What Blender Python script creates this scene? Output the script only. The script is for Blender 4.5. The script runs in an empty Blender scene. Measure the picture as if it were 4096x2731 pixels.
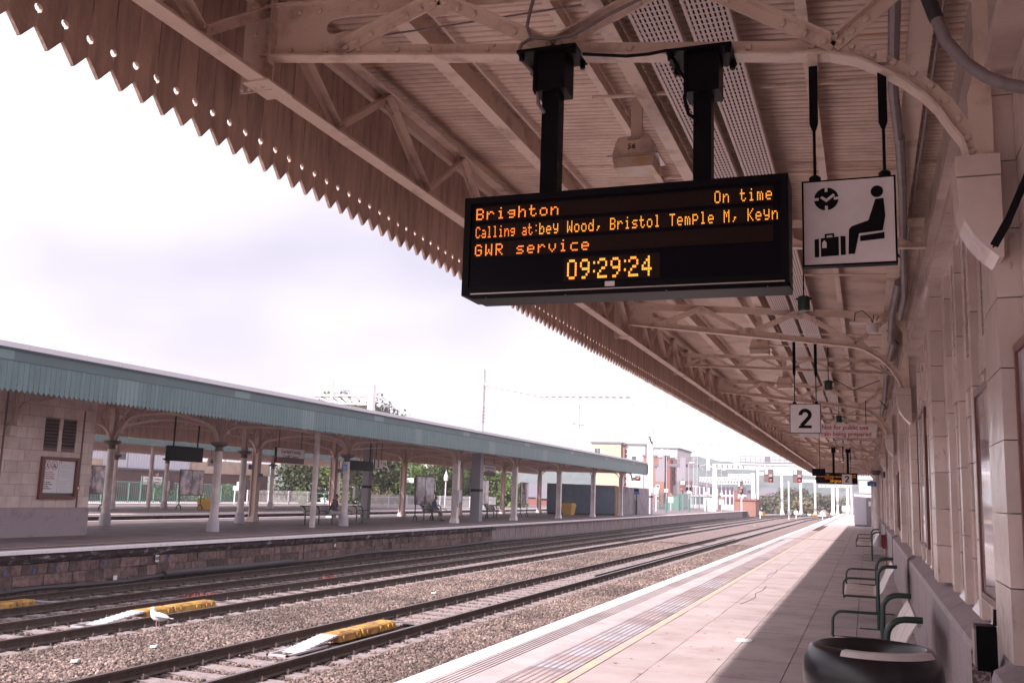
import bpy, math, random
from mathutils import Vector, Matrix, Quaternion
random.seed(7)
rad = math.radians
SC = bpy.context.scene
COL = SC.collection
# ------------------------------------------------------------------ camera
F_PX, CAM_H = 3850.0, 1.65
def _axes():
    cx, cy = 2048.0, 1365.5
    dY = Vector(((3468-cx)/F_PX, (2015-cy)/F_PX, 1.0))
    a = Vector((1, .033, 0))/F_PX
    t = -dY.dot(dY)/dY.dot(a)
    dX = -(dY+a*t)
    nX, nY = dX.normalized(), dY.normalized()
    if nX.x < 0: nX = -nX
    return nX, nY, nX.cross(nY)
AX, AY, AZ = _axes()
cam_d = bpy.data.cameras.new('camera'); cam = bpy.data.objects.new('camera', cam_d); COL.objects.link(cam)
right = Vector((AX.x, AY.x, AZ.x)); up = -Vector((AX.y, AY.y, AZ.y)); back = -Vector((AX.z, AY.z, AZ.z))
cam.matrix_world = Matrix(((right.x, up.x, back.x, 0), (right.y, up.y, back.y, 0), (right.z, up.z, back.z, CAM_H), (0, 0, 0, 1)))
cam_d.sensor_width = 36; cam_d.lens = F_PX/4096*36; cam_d.clip_start = .05; cam_d.clip_end = 6000
SC.camera = cam
def ray(u, v):
    c = Vector(((u-2048)/F_PX, (v-1365.5)/F_PX, 1.0))
    return Vector((AX.dot(c), AY.dot(c), AZ.dot(c)))
def PY(u, v, Y):   # the point of the place at distance Y along the platform seen at (u, v)
    d = ray(u, v); return Vector((0, 0, CAM_H))+d*(Y/d.y)
def PX(u, v, X):
    d = ray(u, v); return Vector((0, 0, CAM_H))+d*(X/d.x)
# ------------------------------------------------------------------ world, sun, exposure
W = bpy.data.worlds.new('World'); SC.world = W; W.use_nodes = True
nt = W.node_tree; nt.nodes.clear()
SUN = Vector((-.60, -1.13, 1.0)).normalized()
sky = nt.nodes.new('ShaderNodeTexSky'); sky.sky_type = 'NISHITA'; sky.sun_disc = False
sky.sun_elevation = math.asin(SUN.z); sky.sun_rotation = math.atan2(SUN.x, SUN.y) % (2*math.pi)
sky.dust_density = 3.0
tc = nt.nodes.new('ShaderNodeTexCoord'); mp = nt.nodes.new('ShaderNodeMapping'); mp.inputs['Scale'].default_value = (1, 1, 2.2); mp.inputs['Location'].default_value = (5.1, 0, 8.67)
nz = nt.nodes.new('ShaderNodeTexNoise'); nz.inputs['Scale'].default_value = 1.5; nz.inputs['Detail'].default_value = 4; nz.inputs['Roughness'].default_value = .42
rp = nt.nodes.new('ShaderNodeValToRGB')
rp.color_ramp.elements[0].position = .30; rp.color_ramp.elements[0].color = (4.1, 3.8, 4.55, 1)
rp.color_ramp.elements[1].position = .68; rp.color_ramp.elements[1].color = (10.5, 9.8, 10.4, 1)
mx = nt.nodes.new('ShaderNodeMix'); mx.data_type = 'RGBA'; mx.inputs[0].default_value = .88
bg = nt.nodes.new('ShaderNodeBackground'); bg.inputs['Strength'].default_value = .10
wo = nt.nodes.new('ShaderNodeOutputWorld')
L = nt.links.new
L(tc.outputs['Generated'], mp.inputs[0]); L(mp.outputs[0], nz.inputs['Vector']); L(nz.outputs['Fac'], rp.inputs[0])
L(sky.outputs[0], mx.inputs[6]); L(rp.outputs[0], mx.inputs[7]); L(mx.outputs[2], bg.inputs[0]); L(bg.outputs[0], wo.inputs[0])
sd = bpy.data.lights.new('sun', 'SUN'); sd.energy = 4.3; sd.angle = rad(.9); sd.color = (1, .90, .88)
sun = bpy.data.objects.new('sun', sd); COL.objects.link(sun); sun.rotation_euler = SUN.to_track_quat('Z', 'Y').to_euler(); sun.location = (-30, -40, 60)
SC.view_settings.view_transform = 'Standard'; SC.view_settings.look = 'None'; SC.view_settings.exposure = 1.05; SC.view_settings.gamma = 1
SC.view_settings.use_curve_mapping = False
# ------------------------------------------------------------------ helpers
MATS = {}
def M(name, col, rough=.7, metal=0., col2=None, scale=3., lo=.4, hi=.62, detail=6., bump=0., bscale=40., rnd=0., emit=None, trans=0., streak=None, spec=None, spots=None):
    m = bpy.data.materials.new(name); m.use_nodes = True; n = m.node_tree.nodes; l = m.node_tree.links.new
    b = n['Principled BSDF']; b.inputs['Roughness'].default_value = rough; b.inputs['Metallic'].default_value = metal
    if spec is not None: b.inputs['Specular IOR Level'].default_value = spec
    c4 = tuple(col)+(1,)
    b.inputs['Base Color'].default_value = c4; out = None
    geo = n.new('ShaderNodeNewGeometry')
    if col2:
        t = n.new('ShaderNodeTexNoise'); t.inputs['Scale'].default_value = scale; t.inputs['Detail'].default_value = detail; t.inputs['Roughness'].default_value = .62
        src = geo.outputs['Position']
        if streak:
            mpn = n.new('ShaderNodeMapping'); mpn.inputs['Scale'].default_value = streak; l(src, mpn.inputs[0]); src = mpn.outputs[0]
        l(src, t.inputs['Vector'])
        r = n.new('ShaderNodeValToRGB'); r.color_ramp.elements[0].position = lo; r.color_ramp.elements[0].color = c4
        r.color_ramp.elements[1].position = hi; r.color_ramp.elements[1].color = tuple(col2)+(1,)
        l(t.outputs['Fac'], r.inputs[0]); out = r.outputs[0]
    if spots:
        t3 = n.new('ShaderNodeTexNoise'); t3.inputs['Scale'].default_value = spots[1]; t3.inputs['Detail'].default_value = 7; t3.inputs['Roughness'].default_value = .7
        src = geo.outputs['Position']
        if len(spots) > 4:
            mp3 = n.new('ShaderNodeMapping'); mp3.inputs['Scale'].default_value = spots[4]; l(src, mp3.inputs[0]); src = mp3.outputs[0]
        l(src, t3.inputs['Vector']); mr3 = n.new('ShaderNodeMapRange'); mr3.inputs[1].default_value = spots[2]; mr3.inputs[2].default_value = spots[3]; l(t3.outputs['Fac'], mr3.inputs[0])
        mx3 = n.new('ShaderNodeMix'); mx3.data_type = 'RGBA'; l(mr3.outputs[0], mx3.inputs[0]); mx3.inputs[7].default_value = tuple(spots[0])+(1,)
        if out: l(out, mx3.inputs[6])
        else: mx3.inputs[6].default_value = c4
        out = mx3.outputs[2]
    if rnd:
        oi = n.new('ShaderNodeObjectInfo'); mr = n.new('ShaderNodeMapRange'); mr.inputs[3].default_value = 1-rnd; mr.inputs[4].default_value = 1+rnd
        l(oi.outputs['Random'], mr.inputs[0]); h = n.new('ShaderNodeHueSaturation'); l(mr.outputs[0], h.inputs['Value'])
        if out: l(out, h.inputs['Color'])
        else: h.inputs['Color'].default_value = c4
        out = h.outputs[0]
    if out: l(out, b.inputs['Base Color'])
    if bump:
        t2 = n.new('ShaderNodeTexNoise'); t2.inputs['Scale'].default_value = bscale; t2.inputs['Detail'].default_value = 5
        l(geo.outputs['Position'], t2.inputs['Vector']); bp = n.new('ShaderNodeBump'); bp.inputs['Strength'].default_value = bump; bp.inputs['Distance'].default_value = .02
        l(t2.outputs['Fac'], bp.inputs['Height']); l(bp.outputs[0], b.inputs['Normal'])
    if emit:
        b.inputs['Emission Color'].default_value = tuple(emit[:3])+(1,); b.inputs['Emission Strength'].default_value = emit[3]
    if trans: b.inputs['Transmission Weight'].default_value = trans
    MATS[name] = m; return m

class MB:
    def __init__(s): s.v = []; s.f = []; s.m = []
    def add(s, vs, fs, m=0):
        k = len(s.v); s.v += [tuple(p) for p in vs]; s.f += [tuple(i+k for i in f) for f in fs]; s.m += [m]*len(fs); return s
    def box(s, x0, x1, y0, y1, z0, z1, m=0):
        return s.add([(x0, y0, z0), (x1, y0, z0), (x1, y1, z0), (x0, y1, z0), (x0, y0, z1), (x1, y0, z1), (x1, y1, z1), (x0, y1, z1)],
                     [(0, 3, 2, 1), (4, 5, 6, 7), (0, 1, 5, 4), (1, 2, 6, 5), (2, 3, 7, 6), (3, 0, 4, 7)], m)
    def beam(s, p0, p1, w, h, up=(0, 0, 1), m=0):
        p0 = Vector(p0); p1 = Vector(p1); d = (p1-p0).normalized(); a = d.cross(Vector(up))
        if a.length < 1e-4: a = d.cross(Vector((0, 1, 0)))
        a.normalize(); b = a.cross(d)
        a *= w/2; b *= h/2
        vs = [p+x+y for p in (p0, p1) for x, y in ((-a, -b), (a, -b), (a, b), (-a, b))]
        return s.add(vs, [(0, 3, 2, 1), (4, 5, 6, 7), (0, 1, 5, 4), (1, 2, 6, 5), (2, 3, 7, 6), (3, 0, 4, 7)], m)
    def tube(s, pts, r, n=8, m=0, cap=True):
        pts = [Vector(p) for p in pts]; k = len(pts); rs = r if isinstance(r, (list, tuple)) else [r]*k
        vs = []; ref = None
        for i, p in enumerate(pts):
            d = (pts[min(i+1, k-1)]-pts[max(i-1, 0)]).normalized()
            if ref is None:
                ref = d.orthogonal().normalized()
            a = (ref-d*ref.dot(d)).normalized(); b = d.cross(a); ref = a
            vs += [p+a*rs[i]*math.cos(2*math.pi*j/n)+b*rs[i]*math.sin(2*math.pi*j/n) for j in range(n)]
        fs = [(i*n+j, i*n+(j+1) % n, (i+1)*n+(j+1) % n, (i+1)*n+j) for i in range(k-1) for j in range(n)]
        if cap: fs += [tuple(range(n-1, -1, -1)), tuple(range((k-1)*n, k*n))]
        return s.add(vs, fs, m)
    def prism(s, loop, vec, m=0):
        n = len(loop); v = Vector(vec); a = [Vector(p) for p in loop]
        return s.add(a+[p+v for p in a], [tuple(range(n)), tuple(range(2*n-1, n-1, -1))]+[(i, i+n, (i+1) % n+n, (i+1) % n) for i in range(n)], m)
    def lathe(s, cx, cy, prof, n=20, m=0, z0=0):
        vs = [(cx+r*math.cos(2*math.pi*j/n), cy+r*math.sin(2*math.pi*j/n), z0+z) for r, z in prof for j in range(n)]
        fs = [(i*n+j, i*n+(j+1) % n, (i+1)*n+(j+1) % n, (i+1)*n+j) for i in range(len(prof)-1) for j in range(n)]
        return s.add(vs, fs, m)
    def dome(s, p, nrm, r):   # rivet head
        nrm = Vector(nrm).normalized(); a = nrm.orthogonal().normalized(); b = nrm.cross(a); p = Vector(p); vs = []
        for rr, h in ((1, 0), (.72, .55)):
            vs += [p+a*r*rr*math.cos(j*math.pi/3)+b*r*rr*math.sin(j*math.pi/3)+nrm*h*r for j in range(6)]
        vs.append(p+nrm*r*.75)
        return s.add(vs, [(j, (j+1) % 6, 6+(j+1) % 6, 6+j) for j in range(6)]+[(6+j, 6+(j+1) % 6, 12) for j in range(6)])
    def mesh(s, name, mats, smooth=False):
        me = bpy.data.meshes.new(name); me.from_pydata(s.v, [], s.f)
        for m in (mats if isinstance(mats, (list, tuple)) else [mats]): me.materials.append(MATS[m] if isinstance(m, str) else m)
        if any(s.m): me.polygons.foreach_set('material_index', s.m)
        if smooth:
            me.polygons.foreach_set('use_smooth', [True]*len(me.polygons)); me.set_sharp_from_angle(angle=rad(38))
        me.update(); return me
    def build(s, name, mats, parent=None, smooth=False, stuff=False, **k):
        return put(s.mesh(name, mats, smooth), name, parent, stuff=stuff, **k)
def put(me, name, parent=None, loc=None, rot=None, scale=None, stuff=False, label=None, cat=None, group=None, kind=None):
    o = bpy.data.objects.new(name, me); COL.objects.link(o)
    if loc is not None: o.location = loc
    if rot is not None: o.rotation_euler = rot
    if scale is not None: o.scale = scale
    if parent is not None: par(o, parent)
    if stuff: o['kind'] = 'stuff'
    tag(o, label, cat, group, kind); return o
def wm(o):
    m = Matrix.LocRotScale(o.location, o.rotation_euler, o.scale)
    return wm(o.parent) @ o.matrix_parent_inverse @ m if o.parent else m
def par(o, p): o.parent = p; o.matrix_parent_inverse = wm(p).inverted()
def tag(o, label=None, cat=None, group=None, kind=None):
    for k, v in (('label', label), ('category', cat), ('group', group), ('kind', kind)):
        if v: o[k] = v
    return o
def thing(name, loc, label, cat, group=None, rz=0):
    o = bpy.data.objects.new(name, None); COL.objects.link(o); o.location = loc; o.rotation_euler = (0, 0, rz); o.empty_display_size = .1
    return tag(o, label, cat, group)
def dup(root, loc, rz=None, label=None, group=None):
    def cp(o, p):
        c = o.copy(); COL.objects.link(c)
        if p is not None: c.parent = p
        for ch in list(o.children): cp(ch, c)
        return c
    r = cp(root, None); r.location = loc
    if rz is not None: r.rotation_euler = (0, 0, rz)
    if label: r['label'] = label
    if group: r['group'] = group
    return r
def text_mesh(s, size, mat, align='CENTER', ext=.0015, bold=0., space=1.0):
    cu = bpy.data.curves.new('text', 'FONT'); cu.body = s; cu.size = size; cu.align_x = align; cu.align_y = 'CENTER'; cu.extrude = ext; cu.offset = bold; cu.space_character = space; cu.resolution_u = 3
    o = bpy.data.objects.new('text', cu); COL.objects.link(o)
    me = bpy.data.meshes.new_from_object(o.evaluated_get(bpy.context.evaluated_depsgraph_get()))
    bpy.data.objects.remove(o); bpy.data.curves.remove(cu)
    me.materials.clear(); me.materials.append(MATS[mat]); return me
RY = (rad(90), 0, 0); RX = (rad(90), 0, rad(90))     # lettering facing the camera end (-Y) or the near platform (+X)
def text(s, size, mat, loc, rot, parent, name='lettering', **k):
    return put(text_mesh(s, size, mat, **k), name, parent, loc=loc, rot=rot)
def stroke(pts, w, y0, y1, b=None):   # a flat stroke of width w along points in the XZ plane
    b = b or MB(); L_, R_ = [], []
    for i, p in enumerate(pts):
        a = Vector(pts[max(i-1, 0)]); c = Vector(pts[min(i+1, len(pts)-1)]); d = (c-a).normalized(); n = Vector((-d.y, d.x)); p = Vector(p)
        L_.append(p+n*w/2); R_.append(p-n*w/2)
    for i in range(len(pts)-1):
        q = [L_[i], L_[i+1], R_[i+1], R_[i]]; b.prism([(v.x, y0, v.y) for v in q], (0, y1-y0, 0))
    return b
def digit_two(h, y0, y1, cx, cz, mat, parent):
    k = h; b = MB(); w = .215*k
    pts = [(cx-.235*k, cz+.17*k)]+[(cx+.235*k*math.cos(rad(a)), cz+.19*k+.225*k*math.sin(rad(a))) for a in (175, 155, 135, 115, 95, 75, 55, 35, 15, -5, -25, -45)]
    stroke(pts+[(cx+.02*k, cz-.14*k), (cx-.19*k, cz-.37*k)], w*.88, y0, y1, b)
    b.prism([(cx-.33*k, y0-.0003, cz-.5*k), (cx-.33*k, y0-.0003, cz-.43*k), (cx-.27*k, y0-.0003, cz-.355*k), (cx+.32*k, y0-.0003, cz-.355*k), (cx+.32*k, y0-.0003, cz-.5*k)], (0, y1-y0, 0))
    b.build('lettering', mat, parent)
def arc(c, r, a0, a1, n, f=lambda x, y: (x, y)):
    return [f(c[0]+r*math.cos(rad(a0+(a1-a0)*i/n)), c[1]+r*math.sin(rad(a0+(a1-a0)*i/n))) for i in range(n+1)]
# ------------------------------------------------------------------ materials
M('cream_paint', (.74, .58, .49), .45, col2=(.36, .24, .20), scale=3.5, lo=.52, hi=.74, spots=((.16, .075, .05), 16, .66, .74), bump=.25, bscale=30)
M('cream_paint_far', (.62, .47, .42), .6)
M('shaded_board_paint', (.58, .41, .335), .6, spots=((.14, .08, .065), 22, .66, .76), col2=(.36, .24, .205), scale=3, lo=.42, hi=.72, streak=(5, 5, .8), rnd=.13, bump=.25, bscale=35)  # cream paint with the backlit boards' shade worked into its base colour
M('board_edge', (.62, .50, .48), .6)
M('roof_paint', (.74, .57, .475), .5, col2=(.50, .36, .31), scale=1.8, lo=.46, hi=.70, spots=((.22, .12, .09), 9, .68, .80), bump=.08, bscale=25)
M('tray_metal', (.66, .54, .51), .45)
M('dark_slot', (.03, .02, .02), .9)
M('black_paint', (.008, .007, .009), .4, spec=.07)
M('black_gloss', (.006, .004, .008), .3, spec=.06)
M('bin_black', (.012, .010, .014), .30, spec=.5)
M('bin_label', (.66, .61, .61), .5, col2=(.58, .53, .53), scale=12)
M('sign_white', (.74, .66, .68), .45, col2=(.66, .58, .59), scale=5)
M('terracotta', (.68, .555, .52), .2, col2=(.54, .415, .385), scale=1.7, lo=.42, hi=.70, spots=((.20, .125, .105), 5, .60, .78, (3, 3, 1)), bump=.3, bscale=7, rnd=.11)
M('tile_joint', (.22, .13, .12), .9)
M('granite', (.40, .335, .355), .55, spots=((.22, .165, .17), 2.5, .52, .74), col2=(.30, .23, .25), scale=90, lo=.4, hi=.6, detail=3, bump=.25, bscale=120)
M('granite_cut', (.36, .28, .29), .7, col2=(.13, .08, .08), scale=55, lo=.45, hi=.52, detail=3, bump=.5, bscale=80)
M('poster_frame', (.17, .055, .042), .35)
M('steel_trim', (.45, .38, .37), .3, .7)
M('glass_dark', (.03, .025, .035), .06, spec=.9)
M('poster_print', (.62, .54, .58), .06, col2=(.14, .10, .15), scale=1.6, lo=.40, hi=.60, detail=2, spec=.8)
M('paving', (.455, .38, .38), .75, col2=(.36, .275, .268), scale=1.6, lo=.42, hi=.72, detail=9, bump=.2, bscale=70, rnd=.09, spots=((.22, .165, .165), 3.2, .62, .78))
M('paving_joint', (.09, .055, .05), .95)
M('coping', (.50, .43, .44), .7, spots=((.30, .24, .24), 4, .58, .78), col2=(.42, .355, .36), scale=2, bump=.15, bscale=60, rnd=.03)
M('coping_white', (.80, .76, .78), .6, col2=(.62, .56, .58), scale=5, lo=.5, hi=.72)
M('tactile', (.40, .31, .30), .7, col2=(.24, .19, .20), scale=1.7, lo=.45, hi=.62, rnd=.16)
M('tactile_worn', (.46, .43, .47), .5, col2=(.30, .26, .28), scale=3)
M('yellow_line', (.54, .46, .30), .75, col2=(.48, .375, .35), scale=6, lo=.40, hi=.56)
M('ballast_base', (.11, .08, .075), .95, col2=(.06, .045, .04), scale=14, bump=1., bscale=30)
M('ballast_far', (.25, .175, .16), .95, col2=(.12, .088, .08), scale=6, bump=1., bscale=16)
M('rail_side', (.055, .035, .030), .75, col2=(.09, .055, .045), scale=8)
M('rail_head', (.30, .25, .25), .32, .75)
M('sleeper', (.30, .245, .25), .85, col2=(.20, .16, .16), scale=9, bump=.3)
M('clip', (.07, .045, .04), .7)
M('yellow_box', (.50, .28, .05), .6, col2=(.20, .085, .03), scale=4, lo=.40, hi=.66, spots=((.05, .035, .03), 12, .60, .70))
M('alloy', (.62, .60, .62), .4, .4)
M('asphalt', (.19, .142, .148), .6, col2=(.12, .087, .094), scale=.8, bump=.15, bscale=60)
M('rubble', (.20, .125, .115), .9, col2=(.10, .062, .06), scale=7, rnd=.42, bump=.8, bscale=22)
M('mortar', (.11, .075, .072), .95, col2=(.05, .035, .036), scale=2.5)
M('soot_course', (.05, .034, .036), .9, col2=(.40, .34, .38), scale=2.6, lo=.54, hi=.70, bump=.8, bscale=9, streak=(1, 1, 3))
M('render_wall', (.34, .27, .28), .85, col2=(.13, .085, .085), scale=2.3, lo=.42, hi=.66, streak=(4, 4, .6), bump=.4, bscale=14)
M('black_rubber', (.035, .027, .033), .6)
M('teal', (.115, .18, .185), .5, spots=((.05, .07, .07), 7, .62, .78, (2, 2, .6)), col2=(.095, .15, .158), scale=2, streak=(2, 2, .4), rnd=.05)
M('teal_pale', (.15, .215, .22), .5, rnd=.04)
M('teal_dark', (.085, .128, .136), .5, col2=(.07, .108, .116), scale=1)
M('gutter', (.66, .63, .68), .5)
M('column_paint', (.74, .66, .655), .4, col2=(.60, .51, .50), scale=3)
M('column_base', (.50, .46, .50), .6)
M('iron_dark', (.12, .075, .07), .6)
M('canopy_steel', (.52, .37, .33), .6, col2=(.40, .27, .24), scale=1.2)
M('grey_mast', (.26, .235, .27), .5)
M('white_steel', (.72, .70, .73), .5)
M('galv', (.48, .46, .50), .5, .3)
M('green_paint', (.016, .040, .034), .35)
M('fence_green', (.10, .20, .175), .5)
M('seat_cream', (.66, .55, .52), .4)
M('seat_perf', (.40, .33, .32), .5)
M('steel_rail', (.55, .52, .54), .25, .8)
M('red_text', (.50, .05, .05), .5)
M('blue_sign', (.03, .14, .42), .4)
M('blue_hoard', (.05, .075, .125), .45, col2=(.038, .055, .095), scale=1.5)
M('grey_hoard', (.30, .25, .28), .6, col2=(.20, .165, .19), scale=1.2)
M('wood_orange', (.55, .28, .08), .7)
M('grit_yellow', (.66, .38, .06), .5)
M('lamp_glass', (.55, .43, .38), .3, col2=(.50, .25, .08), scale=5)
M('pipe_grey', (.26, .21, .225), .5, col2=(.20, .155, .165), scale=6)
M('brick', (.15, .085, .09), .9, rnd=.0)
M('beige_render', (.55, .40, .34), .9, col2=(.47, .33, .28), scale=1)
M('corrugated', (.62, .60, .68), .5)
M('orange_wall', (.50, .41, .31), .85, col2=(.46, .37, .28), scale=.5)
M('red_wall', (.30, .15, .12), .85, col2=(.26, .13, .105), scale=.6)
M('red_dark', (.25, .10, .09), .85)
M('white_wall', (.60, .57, .61), .85)
M('slate', (.16, .145, .175), .7)
M('window_dark', (.10, .095, .12), .15)
M('hill', (.085, .125, .115), .95, col2=(.045, .075, .07), scale=.035, detail=9, bump=1, bscale=.05)
M('hill_fog', (.22, .26, .28), 1.)
M('grass', (.13, .13, .06), .95, col2=(.09, .10, .04), scale=.6)
M('dirt', (.30, .24, .21), .95, col2=(.2, .16, .13), scale=.6)
M('leaf_green', (.10, .145, .035), .7, rnd=.2)
M('leaf_dark', (.06, .075, .035), .7, rnd=.2)
M('leaf_dry', (.15, .13, .065), .8, rnd=.2)
M('leaf_hazy', (.115, .115, .075), .8, rnd=.25)  # distant foliage, haze tinted into the leaf colour
M('leaf_red', (.22, .06, .06), .8)
M('bark', (.08, .06, .05), .9)
M('skin', (.32, .16, .12), .6)
M('hair', (.02, .014, .014), .7)
M('jacket', (.13, .115, .155), .8); M('scarf', (.12, .025, .035), .85)
M('trouser_white', (.60, .56, .62), .8); M('shirt_blue', (.20, .25, .36), .8); M('trouser_grey', (.32, .26, .24), .8)
M('shoe', (.05, .035, .035), .6)
M('feather', (.80, .78, .80), .8); M('feather_grey', (.48, .47, .52), .8); M('feather_black', (.02, .02, .025), .7); M('beak', (.6, .40, .18), .5); M('gull_leg', (.62, .42, .42), .6)
M('signal_red', (.6, .02, .02), .4, emit=(1, .08, .03, 2.0))
M('led', (.9, .35, .02), .5, emit=(1, .36, .04, .72)); M('led_red', (.9, .3, .02), .5, emit=(1, .24, .04, .62))
M('led_band', (.016, .008, .007), .5, spec=.1, col2=(.028, .013, .010), scale=160, detail=0)
M('pavement_light', (.50, .44, .44), .9)
M('warm_lamp', (1, .5, .25), .5, emit=(1, .35, .15, 4))
M('gum', (.26, .20, .20), .8)
M('stud_dark', (.20, .165, .18), .7)
M('girder_lit', (.64, .47, .42), .6)  # canopy steel coloured paler so the lower flange looks lit
M('litter', (.75, .72, .74), .8)
M('flower', (.3, .05, .08), .8)
def brick_mat(name, c1, c2, mortar, sx, sz, plane='YZ', bump=True):
    m = MATS.get(name) or bpy.data.materials.new(name); m.use_nodes = True; MATS[name] = m
    n = m.node_tree.nodes; l = m.node_tree.links.new; b = n['Principled BSDF']; b.inputs['Roughness'].default_value = .85
    g = n.new('ShaderNodeNewGeometry'); sp = n.new('ShaderNodeSeparateXYZ'); cb = n.new('ShaderNodeCombineXYZ')
    l(g.outputs['Position'], sp.inputs[0]); l(sp.outputs['Y' if plane == 'YZ' else 'X'], cb.inputs[0]); l(sp.outputs['Z'], cb.inputs[1])
    t = n.new('ShaderNodeTexBrick'); t.inputs['Color1'].default_value = tuple(c1)+(1,); t.inputs['Color2'].default_value = tuple(c2)+(1,); t.inputs['Mortar'].default_value = tuple(mortar)+(1,)
    t.inputs['Scale'].default_value = 1; t.inputs['Brick Width'].default_value = sx; t.inputs['Row Height'].default_value = sz; t.inputs['Mortar Size'].default_value = sz*.06
    l(cb.outputs[0], t.inputs['Vector']); l(t.outputs['Color'], b.inputs['Base Color'])
    return m
brick_mat('brick', (.15, .08, .085), (.12, .065, .07), (.21, .15, .15), .45, .15)
brick_mat('terracotta_wall', (.62, .475, .44), (.57, .43, .40), (.26, .16, .14), .62, .315)
MATS['terracotta_wall'].node_tree.nodes['Principled BSDF'].inputs['Roughness'].default_value = .3
UNIT = {}
def unit(mat):   # a shared unit block, scaled per piece
    if mat not in UNIT: UNIT[mat] = MB().box(-.5, .5, -.5, .5, -.5, .5).mesh('block', mat)
    return UNIT[mat]
def piece(name, mat, x0, x1, y0, y1, z0, z1, parent):
    o = bpy.data.objects.new(name, unit(mat)); COL.objects.link(o); o.location = ((x0+x1)/2, (y0+y1)/2, (z0+z1)/2); o.scale = (x1-x0, y1-y0, z1-z0)
    o.parent = parent; o.matrix_parent_inverse = Matrix.Translation(-parent.location); return o
# ------------------------------------------------------------------ ground and track beds
g = MB().box(-900, 900, -60, 2600, -1.6, -1.30).build('ground', 'dirt'); tag(g, kind='structure')
g = MB().box(-400, -53.5, 20, 700, -1.25, -.35).build('grass_verge', 'grass'); tag(g, kind='structure')
def cX(Y): return .0011*max(0, Y-150)**2
prof = [(-17.9, -1.13), (-15.55, -1.13), (-15.3, -1.07), (-14.9, -1.07), (-14.7, -1.13), (-12.5, -1.13), (-12.25, -1.055), (-10.2, -1.045), (-9.95, -1.13), (-7.8, -1.13), (-7.5, -1.055), (-5, -1.02), (-3.8, -1.0)]
def bed(ys, name, mat):
    b = MB(); n = len(prof)
    vs = [(x+cX(y), y, z) for y in ys for x, z in prof]
    b.add(vs, [(i*n+j, i*n+j+1, (i+1)*n+j+1, (i+1)*n+j) for i in range(len(ys)-1) for j in range(n-1)])
    o = b.build(name, mat); tag(o, kind='structure'); return o
bed([-40+8*i for i in range(13)], 'ballast_bed', 'ballast_base')
bed([56+6*i for i in range(60)], 'ballast_bed', 'ballast_far')
sm = bpy.data.materials.new('ballast_stone'); sm.use_nodes = True; MATS['ballast_stone'] = sm
n_ = sm.node_tree.nodes; oi = n_.new('ShaderNodeObjectInfo'); cr = n_.new('ShaderNodeValToRGB'); cr.color_ramp.interpolation = 'LINEAR'
for k, (p, c) in enumerate([(0, (.06, .038, .036)), (.35, (.125, .080, .068)), (.65, (.20, .133, .113)), (.9, (.275, .192, .16)), (1, (.38, .28, .24))]):
    e = cr.color_ramp.elements[k] if k < 2 else cr.color_ramp.elements.new(p)
    e.position = p; e.color = c+(1,)
sm.node_tree.links.new(oi.outputs['Random'], cr.inputs[0]); gp = n_.new('ShaderNodeNewGeometry'); gn = n_.new('ShaderNodeTexNoise'); gn.inputs['Scale'].default_value = .45; gn.inputs['Detail'].default_value = 3; gm = n_.new('ShaderNodeMapRange'); gm.inputs[1].default_value = .35; gm.inputs[2].default_value = .65; gm.inputs[3].default_value = .62; gm.inputs[4].default_value = 1.18; gh = n_.new('ShaderNodeHueSaturation'); gh.inputs['Saturation'].default_value = .85
sl = sm.node_tree.links.new; sl(gp.outputs['Position'], gn.inputs['Vector']); sl(gn.outputs['Fac'], gm.inputs[0]); sl(gm.outputs[0], gh.inputs['Value']); sl(cr.outputs[0], gh.inputs['Color']); sl(gh.outputs[0], n_['Principled BSDF'].inputs['Base Color']); n_['Principled BSDF'].inputs['Roughness'].default_value = .85
def scatter(name, mesh_b, density, rmin, rmax, seed):
    o = mesh_b.build(name, 'ballast_base', stuff=True)
    ng = bpy.data.node_groups.new(name, 'GeometryNodeTree'); N = ng.nodes; l = ng.links.new
    ng.interface.new_socket('Geometry', in_out='INPUT', socket_type='NodeSocketGeometry'); ng.interface.new_socket('Geometry', in_out='OUTPUT', socket_type='NodeSocketGeometry')
    gi = N.new('NodeGroupInput'); go = N.new('NodeGroupOutput')
    dp = N.new('GeometryNodeDistributePointsOnFaces'); dp.inputs['Density'].default_value = density; dp.inputs['Seed'].default_value = seed
    ic = N.new('GeometryNodeMeshIcoSphere'); ic.inputs['Radius'].default_value = 1; ic.inputs['Subdivisions'].default_value = 1
    stm = N.new('GeometryNodeSetMaterial'); stm.inputs['Material'].default_value = sm
    ip = N.new('GeometryNodeInstanceOnPoints')
    rr = N.new('FunctionNodeRandomValue'); rr.data_type = 'FLOAT_VECTOR'; rr.inputs['Min'].default_value = (0, 0, 0); rr.inputs['Max'].default_value = (6.28, 6.28, 6.28)
    rs = N.new('FunctionNodeRandomValue'); rs.data_type = 'FLOAT_VECTOR'; rs.inputs['Min'].default_value = (rmin, rmin*.8, rmin*.6); rs.inputs['Max'].default_value = (rmax, rmax*.9, rmax*.7); rs.inputs['Seed'].default_value = 5
    l(gi.outputs[0], dp.inputs['Mesh']); l(dp.outputs['Points'], ip.inputs['Points']); l(ic.outputs['Mesh'], stm.inputs[0]); l(stm.outputs[0], ip.inputs['Instance'])
    l(rr.outputs[0], ip.inputs['Rotation']); l(rs.outputs[0], ip.inputs['Scale']); l(ip.outputs[0], go.inputs[0])
    md = o.modifiers.new('scatter', 'NODES'); md.node_group = ng; return o
def strip(y0, y1, wid=(0, 12)):
    b = MB()
    for j in range(*wid):
        (xa, za), (xb, zb) = prof[j], prof[j+1]
        b.add([(xa, y0, za+.003), (xb, y0, zb+.003), (xb, y1, zb+.003), (xa, y1, za+.003)], [(0, 1, 2, 3)])
    return b
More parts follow.
